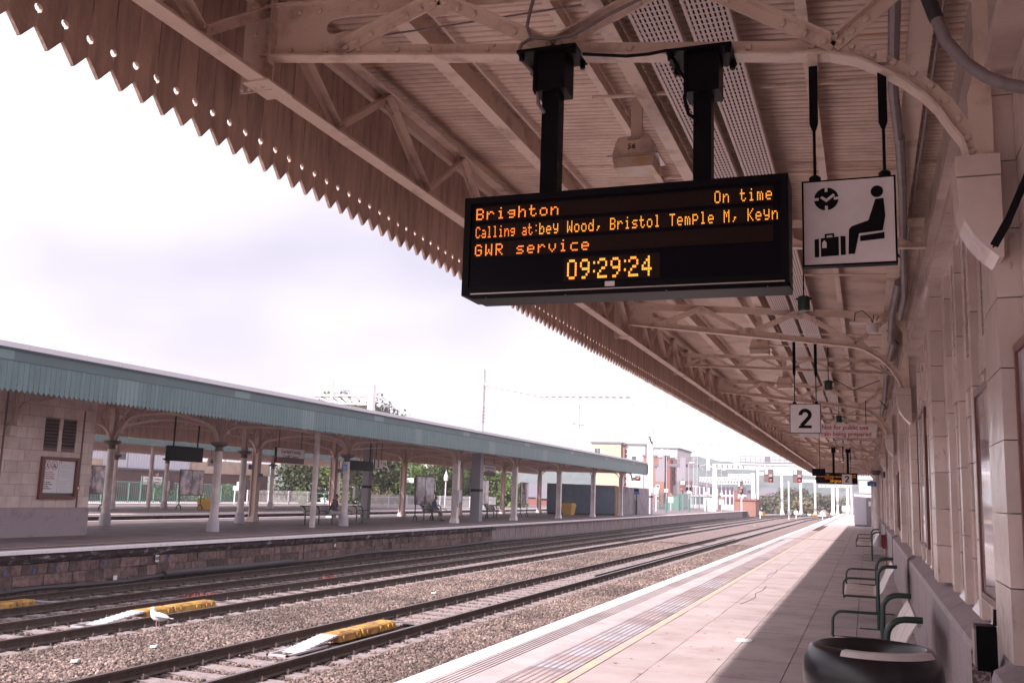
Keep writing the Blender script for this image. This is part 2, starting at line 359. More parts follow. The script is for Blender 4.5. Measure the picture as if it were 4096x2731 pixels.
def between(y0, y1):
    b = MB()
    for js in ((2, 3), (5, 6, 7), (9, 10, 11)):
        for j in js:
            (xa, za), (xb, zb) = prof[j], prof[j+1]; b.add([(xa, y0, za+.003), (xb, y0, zb+.003), (xb, y1, zb+.003), (xa, y1, za+.003)], [(0, 1, 2, 3)])
    return b
scatter('ballast_stones', between(6.5, 14), 480, .023, .048, 1)
scatter('ballast_stones', between(14, 26), 360, .025, .050, 2)
scatter('ballast_stones', between(26, 60), 180, .030, .058, 3)
def cribs(y0, y1):
    b = MB()
    for (xa, xb, ys) in ((-10.2, -7.55, 4.9), (-14.95, -12.25, 7.4), (-17.75, -15.4, 10.2)):
        y = ys
        while y < y1:
            if y > y0:
                for (p, q, ya, yb) in ((xa, xa+.62, y-.35, y+.3), (xb-.62, xb, y-.35, y+.3), (xa+.4, xb-.4, y+.165, y+.485)): b.add([(p, ya, -1.122), (q, ya, -1.122), (q, yb, -1.122), (p, yb, -1.122)], [(0, 1, 2, 3)])
            y += .65
    return b
scatter('ballast_stones', cribs(6.5, 20), 300, .026, .050, 4)
scatter('ballast_stones', cribs(20, 50), 150, .032, .055, 5)
# ------------------------------------------------------------------ railway tracks
def rail(b, xc, y0, y1, head, step=8., curve=True):
    sec = [(-.068, -1.075), (.068, -1.075), (.068, -1.062), (.012, -1.04), (.012, -.955), (.035, -.945), (.035, -.915), (-.035, -.915), (-.035, -.945), (-.012, -.955), (-.012, -1.04), (-.068, -1.062)]
    ys = [y0]; n = len(sec)
    while ys[-1] < y1: ys.append(min(y1, ys[-1]+step))
    vs = [(xc+x+(cX(y) if curve else 0), y, z) for y in ys for x, z in sec]
    for i in range(len(ys)-1):
        for j in range(n):
            k = len(b.v)
        pass
    base = len(b.v); b.v += vs
    for i in range(len(ys)-1):
        for j in range(n):
            b.f.append((base+i*n+j, base+i*n+(j+1) % n, base+(i+1)*n+(j+1) % n, base+(i+1)*n+j)); b.m.append(1 if j == 6 else 0)
    b.f.append(tuple(base+j for j in range(n))); b.m.append(0); return b
slm = MB()
slm.prism([(-1.25, -.14, -.2), (1.25, -.14, -.2), (1.25, -.14, .0), (.95, -.11, .0), (.60, -.13, -.012), (-.60, -.13, -.012), (-.95, -.11, .0), (-1.25, -.14, 0)], (0, .27, 0))
slm = slm.mesh('sleeper', 'sleeper')
clm = MB()
for s in (-1, 1):
    clm.box(s*.115-.04, s*.115+.04, -.05, .05, -.01, .035); clm.tube([(s*.15, -.04, .02), (s*.12, -.02, .06), (s*.08, .02, .05), (s*.13, .05, .02)], .011, 5)
def track(xn, xf, y0, ylabel, mat, label):
    xc = (xn+xf)/2
    t = thing('railway_track', (xc, y0, -1.045), label, 'railway track', 'tracks between the platforms')
    for x in (xn, xf): rail(MB(), x, y0, 330, 1).build('rail', ('rail_side', 'rail_head'), t)
    y = y0; k = 0; far = MB(); clips = MB()
    while y < 200:
        if k < 95:
            put(slm, 'sleeper', t, loc=(xc, y, -1.072+random.uniform(-.008, .004)), rot=(0, 0, random.uniform(-.01, .01)))
            for x in (xn, xf): clips.add([(vx+x, vy+y, vz-1.072) for vx, vy, vz in clm.v], clm.f)
        else:
            far.box(xc-1.25+cX(y), xc+1.25+cX(y), y-.13, y+.13, -1.2, -1.072)
            for x in (xn, xf): far.box(x-.14+cX(y), x+.14+cX(y), y-.05, y+.05, -1.07, -1.02)
        y += .65; k += 1
    far.build('sleepers', 'sleeper', t, stuff=True); clips.build('rail_clips', 'clip', t, stuff=True)
    return t
t1 = track(-8.13, -9.63, 4.9, 0, '', 'nearest railway track with clean grey concrete sleepers beside the wide ballast strip')
t2 = track(-12.87, -14.37, 7.4, 0, '', 'middle railway track with the gull standing beside its near rail')
t3 = track(-15.87, -17.33, 10.2, 0, '', 'farthest railway track tight against the stone wall of the opposite platform')
rail(MB(), -8.38, 31.2, 67, 1, curve=False).build('guard_rail', ('rail_side', 'rail_head'), t1)
bed2 = MB().box(-33.9, -28.7, -8, 190, -1.3, -1.08).box(-48.8, -45.3, -8, 190, -1.3, -1.08).build('ballast_bed', 'ballast_far'); tag(bed2, kind='structure')
for (a, b_, lab) in ((-29.9, -31.4, 'track behind the island platform, mostly hidden beyond its far edge'), (-46.3, -47.8, 'track in front of the railings by the dark brick building')):
    t = thing('railway_track', (a, 20, -1.05), lab, 'railway track')
    for x in (a, b_): rail(MB(), x, 20, 180, 1).build('rail', ('rail_side', 'rail_head'), t)
# magnets with ramps between the rails
def magnet(xc, y0, label):
    t = thing('track_magnet', (xc, y0, -1.04), label, 'track magnet', 'yellow track magnets between rails')
    r = MB(); z = -1.04
    r.prism([(xc-.17, y0, z), (xc-.17, y0+1.25, z+.14), (xc-.17, y0+1.25, z+.11), (xc-.17, y0+.08, z-.02)], (.34, 0, 0))
    r.prism([(xc-.17, y0+.75, z+.05), (xc-.17, y0+1.25, z+.11), (xc-.17, y0+1.25, z-.03), (xc-.17, y0+1.1, z-.03)], (.03, 0, 0))
    for i in range(7): r.box(xc-.165, xc+.165, y0+.25+i*.14, y0+.28+i*.14, z+.03+i*.0157, z+.042+i*.0157)
    r.build('ramp', 'alloy', t)
    for k, (a, b) in enumerate(((1.28, 2.05), (2.15, 2.95), (2.98, 3.45))):
        m = MB(); ya, yb = y0+a, y0+b
        m.prism([(xc-.20, ya, -1.03), (xc-.17, ya, -.92), (xc-.14, ya, -.895), (xc+.14, ya, -.895), (xc+.17, ya, -.92), (xc+.20, ya, -1.03)], (0, yb-ya, 0))
        m.box(xc+.14, xc+.215, ya+.12, ya+.17, -1.03, -.93); m.box(xc+.14, xc+.215, yb-.17, yb-.12, -1.03, -.93)
        m.box(xc-.08, xc+.08, ya+.2, yb-.15, -.894, -.888)
        m.build('magnet_box', 'yellow_box', t)
    MB().box(xc-.12, xc+.12, y0+2.05, y0+2.15, -1.03, -.90).build('joint_plate', 'granite', t)
    c = MB(); c.prism([(xc-.15, y0+3.5, z+.12), (xc-.15, y0+4.4, z+.0), (xc-.15, y0+4.4, z-.02), (xc-.15, y0+3.5, z+.09)], (.3, 0, 0)); c.build('ramp', 'alloy', t)
    c = MB(); c.box(xc-.2, xc-.16, y0-.35, y0+.9, z-.01, z+.02).box(xc+.16, xc+.2, y0-.35, y0+.9, z-.01, z+.02).box(xc-.2, xc+.2, y0-.35, y0-.3, z-.01, z+.02).build('tie_frame', 'galv', t)
magnet(-8.88, 14.05, 'yellow magnet box with pale chequered ramp in the nearest track')
magnet(-13.62, 14.75, 'yellow magnet box with pale ramp in the middle track behind the gull')
magnet(-16.6, 12.7, 'dirty yellow magnet box in the farthest track at the left edge')
# ------------------------------------------------------------------ platform 2 (the near one)
p2 = tag(MB().box(-3.78, 3.2, -40, 160, -1.35, -.035).build('platform', 'paving_joint'), kind='structure')
tag(MB().box(-3.78, 3.2, -40, 3.99, -.034, 0).build('platform', 'paving'), kind='structure')
p2b = tag(MB().box(-3.0, 3.2, 75, 160, -.034, 0).build('platform', 'paving'), kind='structure')
cols = [-2.655, -2.035, -1.415, -.79, -.165, .60]
y = 5.6; rows = 0; far = MB()
while y < 75:
    off = 0
    for c in range(5):
        x0, x1 = cols[c]+.004, cols[c+1]-.004
        if rows < 60:
            dz = random.uniform(-.0025, .0015)
            piece('paving_slab', 'paving', x0, x1, y+.006, y+.564, -.034, dz, p2)
        else: far.box(x0, x1, y+.003, y+.567, -.034, random.uniform(-.002, 0))
    y += .57; rows += 1
far.build('paving_slabs', 'paving', p2, stuff=True)
y = 4.0; k = 0
while y < 160:
    ln = 1.22 if y < 75 else 8.
    piece('coping_slab', 'coping', -3.85, -3.095, y+.004, y+ln-.004, -.16, 0.0+random.uniform(-.002, .001), p2)
    y += ln
w = MB().box(-3.852, -3.625, 3, 160, .0015, .004).build('edge_line', 'coping_white', p2)
gr = MB()
for i in range(5): gr.box(-3.585+i*.045, -3.578+i*.045, 3, 45, .0, .0035)
gr.build('groove', 'paving_joint', p2)
y = 5.2; k = 0; dom = MB()
while y < 60:
    worn = (9.1 < y < 9.5) or (10.0 < y < 12.5) or (14.3 < y < 15.9) or (18.6 < y < 20)
    piece('tactile_slab', 'tactile_worn' if worn and random.random() < .85 else 'tactile', -3.088, -2.665, y+.003, y+.397, -.034, .001, p2)
    y += .4
y = 6.0
while y < 30:
    for i in range(6):
        x = -3.05+i*.069; yy = y+(i % 2)*.03
        dom.add([(x-.013, yy-.02, .001), (x+.013, yy-.02, .001), (x+.013, yy+.02, .001), (x-.013, yy+.02, .001), (x-.007, yy-.013, .0065), (x+.007, yy-.013, .0065), (x+.007, yy+.013, .0065), (x-.007, yy+.013, .0065)],
                [(4, 5, 6, 7), (0, 1, 5, 4), (1, 2, 6, 5), (2, 3, 7, 6), (3, 0, 4, 7)])
    y += .066
dom.build('tactile_studs', 'stud_dark', p2, stuff=True)
MB().box(-2.64, -2.53, 3, 150, .0018, .0045).build('yellow_line', 'yellow_line', p2)
for i, (x, y, w_, l_) in enumerate([(-1.5, 12.0, .18, .25)]):
    MB().box(x, x+w_, y, y+l_, .0015, .006).build('metal_cover', 'litter', p2)
MB().box(-.06, .42, 10.6, 11.9, .0015, .004).build('drain_cover', 'iron_dark', p2)
MB().box(-.2, -.05, 11.95, 13.0, .0015, .004).build('drain_cover', 'iron_dark', p2)
MB().box(-3.6, -1.0, 46.3, 46.55, .0015, .005).build('drain_cover', 'iron_dark', p2)
gum = MB()
for i in range(260):
    x, y = random.uniform(-2.4, .45), 7+45*random.random()**1.6; r_ = random.uniform(.006, .022); gum.prism([(x+r_*math.cos(a*1.05)*random.uniform(.7, 1.2), y+1.4*r_*math.sin(a*1.05)*random.uniform(.7, 1.2), .0016) for a in range(6)], (0, 0, .001))
gum.build('gum_spots', 'gum', p2, stuff=True)
# crack lines in the paving
for pts in ([(-1.9, 20.0), (-1.86, 19), (-1.92, 18.2), (-1.84, 17.5), (-1.88, 16.8), (-1.95, 16.2)], [(-2.1, 25), (-2.05, 24), (-2.13, 23), (-2.08, 22)]):
    b = MB()
    for a, c in zip(pts, pts[1:]): b.beam((a[0], a[1], .003), (c[0], c[1], .003), .009, .002)
    b.build('crack', 'paving_joint', p2)
# ------------------------------------------------------------------ platform 3 (the island)
p3 = tag(MB().box(-28.7, -17.78, -30, 158, -1.35, -.07).build('platform', 'mortar'), kind='structure')
tag(MB().box(-28.5, -17.9, -30, 158, -.069, 0).build('platform_surface', 'asphalt'), kind='structure')
b = MB().box(-17.9, -17.60, -8, 158, -.068, .004).build('edge_coping', 'coping_white', p3)
MB().box(-28.7, -28.5, -8, 158, -.068, .004).build('edge_coping', 'coping_white', p3)
MB().box(-18.62, -18.56, -8, 158, .0015, .005).build('yellow_line', 'yellow_line', p3)
dom = MB()
for i in range(900):
    y = 12+i*.09
    for x in (-18.42, -18.34, -18.26): dom.box(x-.018, x+.018, y-.02, y+.02, .0, .008)
dom.build('tactile_studs', 'iron_dark', p3, stuff=True)
P3F = -17.74
crs = MB(); crs.prism([(0, -.5, -.30), (.06, -.5, -.27), (.12, -.5, -.18), (.115, -.5, -.09), (.05, -.5, -.07), (0, -.5, -.07)], (0, 1, 0)); crm = crs.mesh('corbel_stone', 'soot_course')
y = 12.
while y < 46:
    w_ = random.uniform(.45, .8)
    o = put(crm, 'corbel_stone', p3, loc=(-17.79+random.uniform(-.02, .01), y+w_/2, random.uniform(-.012, .0)), scale=(1, w_-.012, random.uniform(.95, 1.05))); y += w_
for r, (z0, z1) in enumerate(((-1.08, -.80), (-.80, -.54), (-.54, -.30))):
    y = 12.+random.random()*.3
    while y < 45.8:
        w_ = random.uniform(.24, .46)
        piece('stone', 'rubble', -17.85, -17.755+random.uniform(-.012, .022), y, y+w_-.016, z0+.008+random.uniform(-.01, .01), z1-.008+random.uniform(-.01, .01), p3); y += w_
y = 46
while y < 150:
    piece('concrete_panel', 'render_wall', -17.85, -17.74+random.uniform(-.004, .004), y, y+1.48, -1.12, -.14, p3)
    piece('concrete_lip', 'render_wall', -17.84, -17.665, y, y+1.49, -.139, -.07, p3); y += 1.5
MB().prism([(-28.6, 158, -1.3), (-28.6, 158, 0), (-28.6, 162, -1.1)], (10.8, 0, 0)).build('ramp', 'render_wall', p3)
for (u, v, w_, h_, mat) in ((628, 2232, .13, .18, 'litter'), (460, 2310, .13, .12, 'litter'), (1340, 2180, .1, .1, 'litter')):
    q = PX(u, v, -17.72); MB().box(-17.725, -17.71, q.y-w_/2, q.y+w_/2, q.z-h_/2, q.z+h_/2).build('wall_plate', mat, p3)
    if u == 628: text('080', .14, 'black_paint', (-17.705, q.y, q.z), RX, p3)
for u, v in ((20, 2290), (137, 2283), (228, 2268), (420, 2250), (672, 2235), (1222, 2207), (1268, 2204), (820, 2226)):
    q = PX(u, v, -17.72); MB().beam((-17.716, q.y-.02, q.z-.05), (-17.716, q.y+.02, q.z+.05), .004, .035, up=(0, 1, 0)).build('paint_mark', 'blue_sign', p3)
q = PX(1562, 2170, -17.73)
b = MB(); b.prism(arc((q.y, q.z-.05), .11, 0, 180, 8, lambda a, c: (-17.73, a, c))+[(-17.73, q.y-.11, q.z-.22), (-17.73, q.y+.11, q.z-.22)], (.012, 0, 0)); b.build('drain_opening', 'dark_slot', p3)
# pipes along the foot of the wall
pts = [PX(u, v, -17.60) for u, v in ((-60, 2374), (0, 2372), (150, 2352), (325, 2340), (520, 2322), (660, 2298))]
tag(MB().tube(pts, .055, 8).build('cable_pipe', 'black_rubber', smooth=True), 'thin black pipe sagging along the foot of the stone wall at far left', 'pipe')
pts = [PX(u, v, -17.58) for u, v in ((655, 2296), (800, 2282), (980, 2266), (1165, 2246))]
tag(MB().tube(pts, .105, 10).build('cable_pipe', 'black_rubber', smooth=True), 'fat black pipe sleeve lying along the foot of the stone wall', 'pipe')
pts = [PX(u, v, -17.60) for u, v in ((1165, 2247), (1300, 2236), (1450, 2212), (1600, 2200), (1750, 2192), (1960, 2165), (2150, 2150), (2400, 2126), (2700, 2093), (2900, 2072))]
tag(MB().tube(pts, .06, 8).build('cable_pipe', 'black_rubber', smooth=True), 'long thin black pipe running on along the wall to the platform end', 'pipe')
# ------------------------------------------------------------------ platforms 4 and 5
p4 = tag(MB().box(-45.3, -33.9, -8, 130, -1.3, -.02).build('platform', 'mortar'), kind='structure')
MB().box(-45.1, -34.15, -8, 130, -.019, 0).build('surface', 'asphalt', p4)
MB().box(-34.149, -33.75, -8, 130, -.10, .004).box(-45.4, -45.101, -8, 130, -.1, .004).build('edge_coping', 'coping_white', p4)
p5 = tag(MB().box(-53.4, -49.0, 20, 140, -1.3, -.02).build('platform', 'mortar'), kind='structure')
MB().box(-53.4, -49.3, 20, 140, -.019, 0).build('surface', 'pavement_light', p5); MB().box(-49.299, -48.9, 20, 140, -.1, .004).build('edge_coping', 'coping_white', p5)
# low red weeds and litter on the ballast
def weeds(loc, r, n, mat, label, cat='weeds', h=.12):
    b = MB()
    for i in range(n):
        a = random.random()*6.28; d = r*math.sqrt(random.random()); x, y = loc[0]+d*math.cos(a), loc[1]+d*math.sin(a)*1.6; hh = h*random.uniform(.5, 1.2); t = random.random()*6.28; s = .02+.25*h*random.random()
        b.add([(x, y, loc[2]), (x+s*math.cos(t), y+s*math.sin(t), loc[2]+hh*.6), (x+random.uniform(-.05, .05), y, loc[2]+hh)], [(0, 1, 2)])
    return tag(b.build('weeds', mat), label, cat)
weeds((-14.95, 19.6, -1.07), .35, 260, 'leaf_red', 'red weeds growing between the middle and farthest tracks')
weeds((-14.95, 25.5, -1.07), .22, 120, 'leaf_red', 'small tuft of red weeds further along between the tracks')
weeds((-4.4, 24.5, -1.02), .5, 200, 'leaf_dry', 'pale tufts of grass on the ballast by the near platform')
for i, (u, v, lab) in enumerate(((615, 2588, 'white scrap of litter on the ballast below the gull'), (300, 2646, 'crumpled white litter on the ballast at the lower left'), (1735, 2372, 'pale green scrap of litter beside the nearest track'), (3018, 2102, 'white litter on the ballast far along the nearest track'))):
    d = ray(u, v); p = Vector((0, 0, CAM_H))+d*((-1.0-CAM_H)/d.z)
    tag(MB().prism([(p.x-.05, p.y-.04, -1.0), (p.x+.06, p.y-.03, -.99), (p.x+.04, p.y+.05, -.98), (p.x-.02, p.y+.06, -1.0)], (.0, .01, .03)).build('litter', 'litter'), lab, 'litter')
# ------------------------------------------------------------------ the near canopy
CAN = thing('platform_canopy', (-1.5, 2, 4.3), 'pink-cream canopy of corrugated sheets over the near platform with pierced timber valance', 'canopy')
def rz(x): return 4.665-(x+3.5)*.073     # underside of the roof
Y0, YE = 1.2, 74.2
# roof sheets, corrugated
pit = .075
def roof_sheet(y0, y1, mat='roof_paint'):
    b = MB(); n = int((y1-y0)/pit*6); ys = [y0+i*pit/6 for i in range(n+1)]; X = [-3.56, .62]
    vs = []
    for y in ys:
        h = .026*max(0, math.cos(2*math.pi*y/pit))**3
        for x in X: vs.append((x, y, rz(x)+.05+h))
    for y in ys:
        h = .026*max(0, math.cos(2*math.pi*y/pit))**3
        for x in X: vs.append((x, y, rz(x)+.056+h))
    m = 2*(n+1)
    b.add(vs, [(i*2, i*2+1, i*2+3, i*2+2) for i in range(n)]+[(m+i*2, m+i*2+2, m+i*2+3, m+i*2+1) for i in range(n)])
    return b.build('roof_sheet', mat, CAN, smooth=True)
MB().box(-3.56, .62, -40, Y0-.02, 4.62, 4.66).build('roof_sheet', 'roof_paint', CAN)  # unseen stretch behind the camera, added to shut out sun and sky
MB().box(-3.60, -3.55, -40, 1.2, 3.66, 4.7).build('unseen_valance', 'shaded_board_paint', CAN)  # unseen as well, added to block light coming from behind
y = Y0
while y < YE: roof_sheet(y, min(y+2.325, YE)+.04); y += 2.325
# valance boards
bw = .158; r = .021
def board_mesh():
    z0 = 3.615; zh = 3.79; zn = 3.70; top = 4.70; w = bw/2-.0025; b = MB()
    lp = [(0, z0), (w, zn)]+arc((w, zh), r, -90, -270, 5)+[(w, top), (-w, top)]+arc((-w, zh), r, 90, -90, 5)+[(-w, zn)]
    b.prism([(0, y, z) for y, z in lp], (.022, 0, 0)); return b
bm = board_mesh(); bme = bm.mesh('valance_board', 'shaded_board_paint'); far = MB()
k = 0; y = 1.3
while y < YE-.5:
    if k < 300: put(bme, 'valance_board', CAN, loc=(-3.572, y, random.uniform(-.006, .006)))
    else: far.add([(a-3.572, c+y, d) for a, c, d in bm.v], bm.f)
    y += .16 if abs(y-4.86) > .05 else .163; k += 1
far.build('valance_boards', 'shaded_board_paint', CAN, stuff=True)
MB().box(-3.60, -3.574, Y0, YE, 3.93, 4.75).build('valance_backing', 'iron_dark', CAN)
MB().box(-3.545, -3.49, Y0, YE, 4.60, 4.70).build('fascia_rail', 'cream_paint', CAN)
# longitudinal lattice girder
gx = -3.30
MB().box(gx-.055, gx+.055, Y0, YE, 3.985, 3.997).box(gx-.05, gx-.038, Y0, YE, 3.998, 4.075).build('girder_bottom_chord', 'cream_paint', CAN)
MB().box(gx-.055, gx+.055, Y0, YE, 4.548, 4.56).box(gx-.05, gx-.038, Y0, YE, 4.47, 4.547).build('girder_top_chord', 'cream_paint', CAN)
def angle(b, p0, p1, w=.055, t=.010, nrm=(1, 0, 0)):
    # an L section: one leg flat in the truss plane, one standing out
    p0, p1 = Vector(p0), Vector(p1); n = Vector(nrm); b.beam(p0, p1, w, t, up=n)
    d = (p1-p0).normalized(); s = n.cross(d).normalized(); o = s*(w/2)+n*(w/2)
    b.beam(p0+o, p1+o, t, w, up=n); return b
rvm = MB().dome((0, 0, 0), (0, 0, 1), 1).mesh('rivet', 'cream_paint', smooth=True)
ROT_NY = (rad(90), 0, 0); ROT_PX = (0, rad(90), 0); ROT_DN = (rad(180), 0, 0)
def rivet(p, rot, parent, s=.0195): put(rvm, 'rivet', parent, loc=p, rot=rot, scale=(s, s, s))
n0 = 5.38; kk = 0; y = n0-1.43*3
while y < YE-1.5:
    a = (gx-.02, y, 4.02); c = (gx-.02, y+.70, 4.52); e = (gx-.02, y+1.43, 4.02)
    for p, q in ((a, c), (c, e)):
        b = MB(); angle(b, p, q, .06, .010); o = b.build('girder_brace', 'cream_paint', CAN)
        if y < 12:
            for f in (.08, .16, .86, .94):
                P = Vector(p).lerp(Vector(q), f); rivet(P+Vector((.007, 0, 0)), ROT_PX, o, .013)
    y += 1.43; kk += 1
# transverse trusses
def chord(b, pts, w=.105, t=.012, h=.085):
    for p, q in zip(pts, pts[1:]):
        p, q = Vector(p), Vector(q); b.beam(p, q, w, t, up=(0, 1, 0)) if False else None
    n = len(pts); vs = []
    Yc = pts[0][1]
    def ribbon(off0, off1, ya, yb):
        vs = []
        for i, p in enumerate(pts):
            d = (Vector(pts[min(i+1, n-1)])-Vector(pts[max(i-1, 0)])).normalized(); nn = Vector((-d.z, 0, d.x))
            if nn.z < 0: nn = -nn
            for yy in (ya, yb):
                for of in (off0, off1): q = Vector(p)+nn*of; vs.append((q.x, Yc+yy, q.z))
        fs = []
        for i in range(n-1):
            a = i*4; c = a+4; fs += [(a, a+1, c+1, c), (a+2, c+2, c+3, a+3), (a, c, c+2, a+2), (a+1, a+3, c+3, c+1)]
        fs += [(0, 2, 3, 1), ((n-1)*4, (n-1)*4+1, (n-1)*4+3, (n-1)*4+2)]
        b.add(vs, fs)
    ribbon(0, t, -w/2, w/2); ribbon(t+.0005, h, -.006, .006); return b
def zb(x): return 4.17-(x+3.31)*.1283   # bottom chord line of the main trusses
def zt(x): return 4.50-(x+3.45)*.0735
def main_truss(Y, lvl):
    pts = [(x, Y, zb(x)) for x in (-3.36, -2.4, -1.4, -.6, -.12)]+[(.0, Y, 3.722), (.11, Y, 3.655), (.20, Y, 3.59), (.28, Y, 3.515), (.34, Y, 3.44), (.39, Y, 3.35), (.435, Y, 3.28), (.455, Y, 3.20)]
    T = chord(MB(), pts).build('truss', 'cream_paint', CAN)
    tp = chord(MB(), [(-3.44, Y, zt(-3.44)), (.52, Y, zt(.52))], .1, .012, -.08).build('top_chord', 'cream_paint', T)
    b = MB()   # end post and plate girder at the valance end
    b.box(-3.50, -3.28, Y-.008, Y+.004, 3.97, 4.56).box(-3.29, -3.275, Y-.06, Y-.009, 4.12, 4.56)
    b.build('end_plate', 'cream_paint', T)
    pl = [(-3.27, zb(-3.27)+.03)]+[(-2.62, zb(-2.62)+.03)]+arc((-2.62, zb(-2.62)+.10), .07, -60, 60, 4)+[(-2.82, zb(-2.8)+.17)]+arc((-2.88, zb(-2.88)+.20), .05, -90, -270, 6)+[(-2.60, zt(-2.6)-.06), (-2.60, zt(-2.6)), (-3.27, zt(-3.27))]
    MB().prism([(x, Y-.005, z) for x, z in pl], (0, .009, 0)).build('web_plate', 'cream_paint', T)
    nodes = [(-2.82, zb(-2.82)+.04), (-2.2, zt(-2.2)-.035), (-1.52, zb(-1.52)+.05), (-.84, zt(-.84)-.035), (-.10, zb(-.1)+.05), (.36, zt(.36)-.04)]
    for (xa, za), (xb, zb_) in zip(nodes, nodes[1:]):
        b = MB(); angle(b, (xa, Y-.012, za), (xb, Y-.012, zb_), .062, .011, nrm=(0, -1, 0)); o = b.build('brace', 'cream_paint', T)
        if lvl < 2:
            for f in (.06, .18, .32, .68, .82, .94): rivet(Vector((xa, Y-.021, za)).lerp(Vector((xb, Y-.021, zb_)), f), ROT_NY, T)
    for i, (xa, za) in enumerate(nodes[1:5]):
        s = -1 if i % 2 == 0 else 1
        MB().prism([(xa-.16, Y-.004, za-s*.02), (xa+.16, Y-.004, za-s*.02), (xa+.05, Y-.004, za+s*.09), (xa-.05, Y-.004, za+s*.09)], (0, .008, 0)).build('gusset_plate', 'cream_paint', T)
    # spandrel plate between the curved end and the wall
    MB().box(.505, .57, Y-.003, Y+.003, 3.2, 4.22).prism([(.505, Y-.003, 3.20), (.505, Y-.003, 3.62), (.47, Y-.003, 3.50), (.475, Y-.003, 3.3)], (0, .006, 0)).prism([(.505, Y-.003, 3.95), (.505, Y-.003, 4.2), (.30, Y-.003, 4.22), (.30, Y-.003, 4.12), (.42, Y-.003, 4.08)], (0, .006, 0)).build('spandrel_plate', 'cream_paint', T)
    if lvl < 2:
        for x in (-3.16, -2.92, -2.70, -2.45, -2.25, -1.9, -1.62, -1.44, -1.1, -.5, -.2, -.02): rivet((x, Y-.008, zb(x)+.052), ROT_NY, T)
        for x in (-3.12, -2.98, -2.80, -2.6): rivet((x, Y-.010, zt(x)-.04), ROT_NY, T)
        for i, (x, z) in enumerate(((.06, 3.735), (.15, 3.685), (.235, 3.62), (.305, 3.55), (.365, 3.47), (.415, 3.38), (.45, 3.285), (.465, 3.22))): rivet((x+.012, Y-.008, z+.012), ROT_NY, T, .021)
        for j in range(7): rivet((-3.42, Y-.008, 4.02+j*.08), ROT_NY, T, .014); rivet((-3.33, Y-.008, 4.02+j*.08), ROT_NY, T, .014)
        for j in range(4): put(rvm, 'bolt', T, loc=(-3.46+j*.05, Y-.05, 3.975), rot=ROT_DN, scale=(.013, .013, .022))
    b = MB().box(-3.40, -3.22, Y-.13, Y+.13, 3.975, 3.984).build('seat_plate', 'cream_paint', T)
    return T
def light_truss(Y):
    b = MB(); b.box(-3.4, .52, Y-.03, Y+.03, 0, 0); b = MB()
    zl = lambda x: 4.17-(x+3.32)*.055; zu = lambda x: 4.42-(x+3.4)*.05
    b.beam((-3.36, Y, zl(-3.36)), (.55, Y, zl(.55)), .01, .06, up=(0, 1, 0)) ; b = MB()
    chord(b, [(-3.36, Y, zl(-3.36)), (.55, Y, zl(.55))], .07, .01, .055); T = b.build('light_truss', 'cream_paint', CAN)
    chord(MB(), [(-3.42, Y, zu(-3.42)), (.55, Y, zu(.55))], .07, .01, -.055).build('top_chord', 'cream_paint', T)
    MB().box(-3.48, -3.34, Y-.006, Y+.006, 4.0, 4.52).build('end_plate', 'cream_paint', T)
    x = -3.25; up = True; st = .46; b = MB()
    while x+st < .55:
        a = (x, Y-.01, (zl(x)+.03) if up else (zu(x)-.03)); c = (x+st, Y-.01, (zu(x+st)-.03) if up else (zl(x+st)+.03))
        MB().beam(a, c, .045, .009, up=(0, 1, 0)).build('brace', 'cream_paint', T); x += st; up = not up
    return T
for i in range(8): main_truss(4.6+9.27*i, i)
for i in range(7): light_truss(9.25+9.27*i)
chord(MB(), [(-3.36, YE, 4.1), (.5, YE, 3.95)], .07, .01, .055).build('light_truss', 'cream_paint', CAN)
# scalloped end valance at the far end of the canopy
x = -3.4; b = MB()
while x < .6:
    b.prism([(x, YE, 4.5), (x, YE, 3.72), (x+.08, YE, 3.60), (x+.16, YE, 3.72), (x+.16, YE, 4.5)], (0, .02, 0)); x += .165
b.build('end_valance', 'shaded_board_paint', CAN)
# purlins
for x, w, h in ((-2.60, .10, .14), (-1.68, .05, .07), (-1.38, .10, .13), (-.28, .06, .10), (.34, .13, .12)):
    b = MB().box(x-.006, x+.006, Y0, YE, rz(x)-h, rz(x)+.036).box(x-w/2, x+w/2, Y0, YE, rz(x)-h-.012, rz(x)-h-.0005)
    b.build('purlin', 'cream_paint', CAN)
    if x in (-2.60, -1.38): MB().tube([(x+.11, Y0, rz(x)-.02), (x+.11, YE, rz(x)-.02)], .011, 6).build('conduit', 'cream_paint', CAN)
# perforated cable trays
for x0 in (-1.19, -.88):
    T = MB(); w = .235; y = Y0; nper = 0
    zt_ = rz(x0)-.20
    # tray built as a ladder of ribs with rows of slots left open near the lens
    yy = Y0
    ribs = MB()
    while yy < 14:
        for j in range(9):
            xa = x0+j*w/8.6; ribs.box(xa, xa+.0165, yy, yy+.045, zt_, zt_+.002)
        ribs.box(x0, x0+w, yy+.045, yy+.06, zt_, zt_+.002); yy += .06
    ribs.build('cable_tray', 'tray_metal', CAN)
    c = MB()
    for j in range(9): c.box(x0+j*w/8.6, x0+j*w/8.6+.018, 14, YE, zt_, zt_+.002)
    yy = 14
    while yy < 60: c.box(x0, x0+w, yy, yy+.03, zt_-.001, zt_+.0015); yy += .09
    c.build('cable_tray', 'tray_metal', CAN)
    MB().box(x0-.003, x0, Y0, YE, zt_, zt_+.05).box(x0+w+.001, x0+w+.004, Y0, YE, zt_, zt_+.05).build('tray_side', 'tray_metal', CAN)
    MB().box(x0+.01, x0+w-.01, Y0, YE, zt_+.035, zt_+.055).build('cable_bundle', 'dark_slot', CAN)
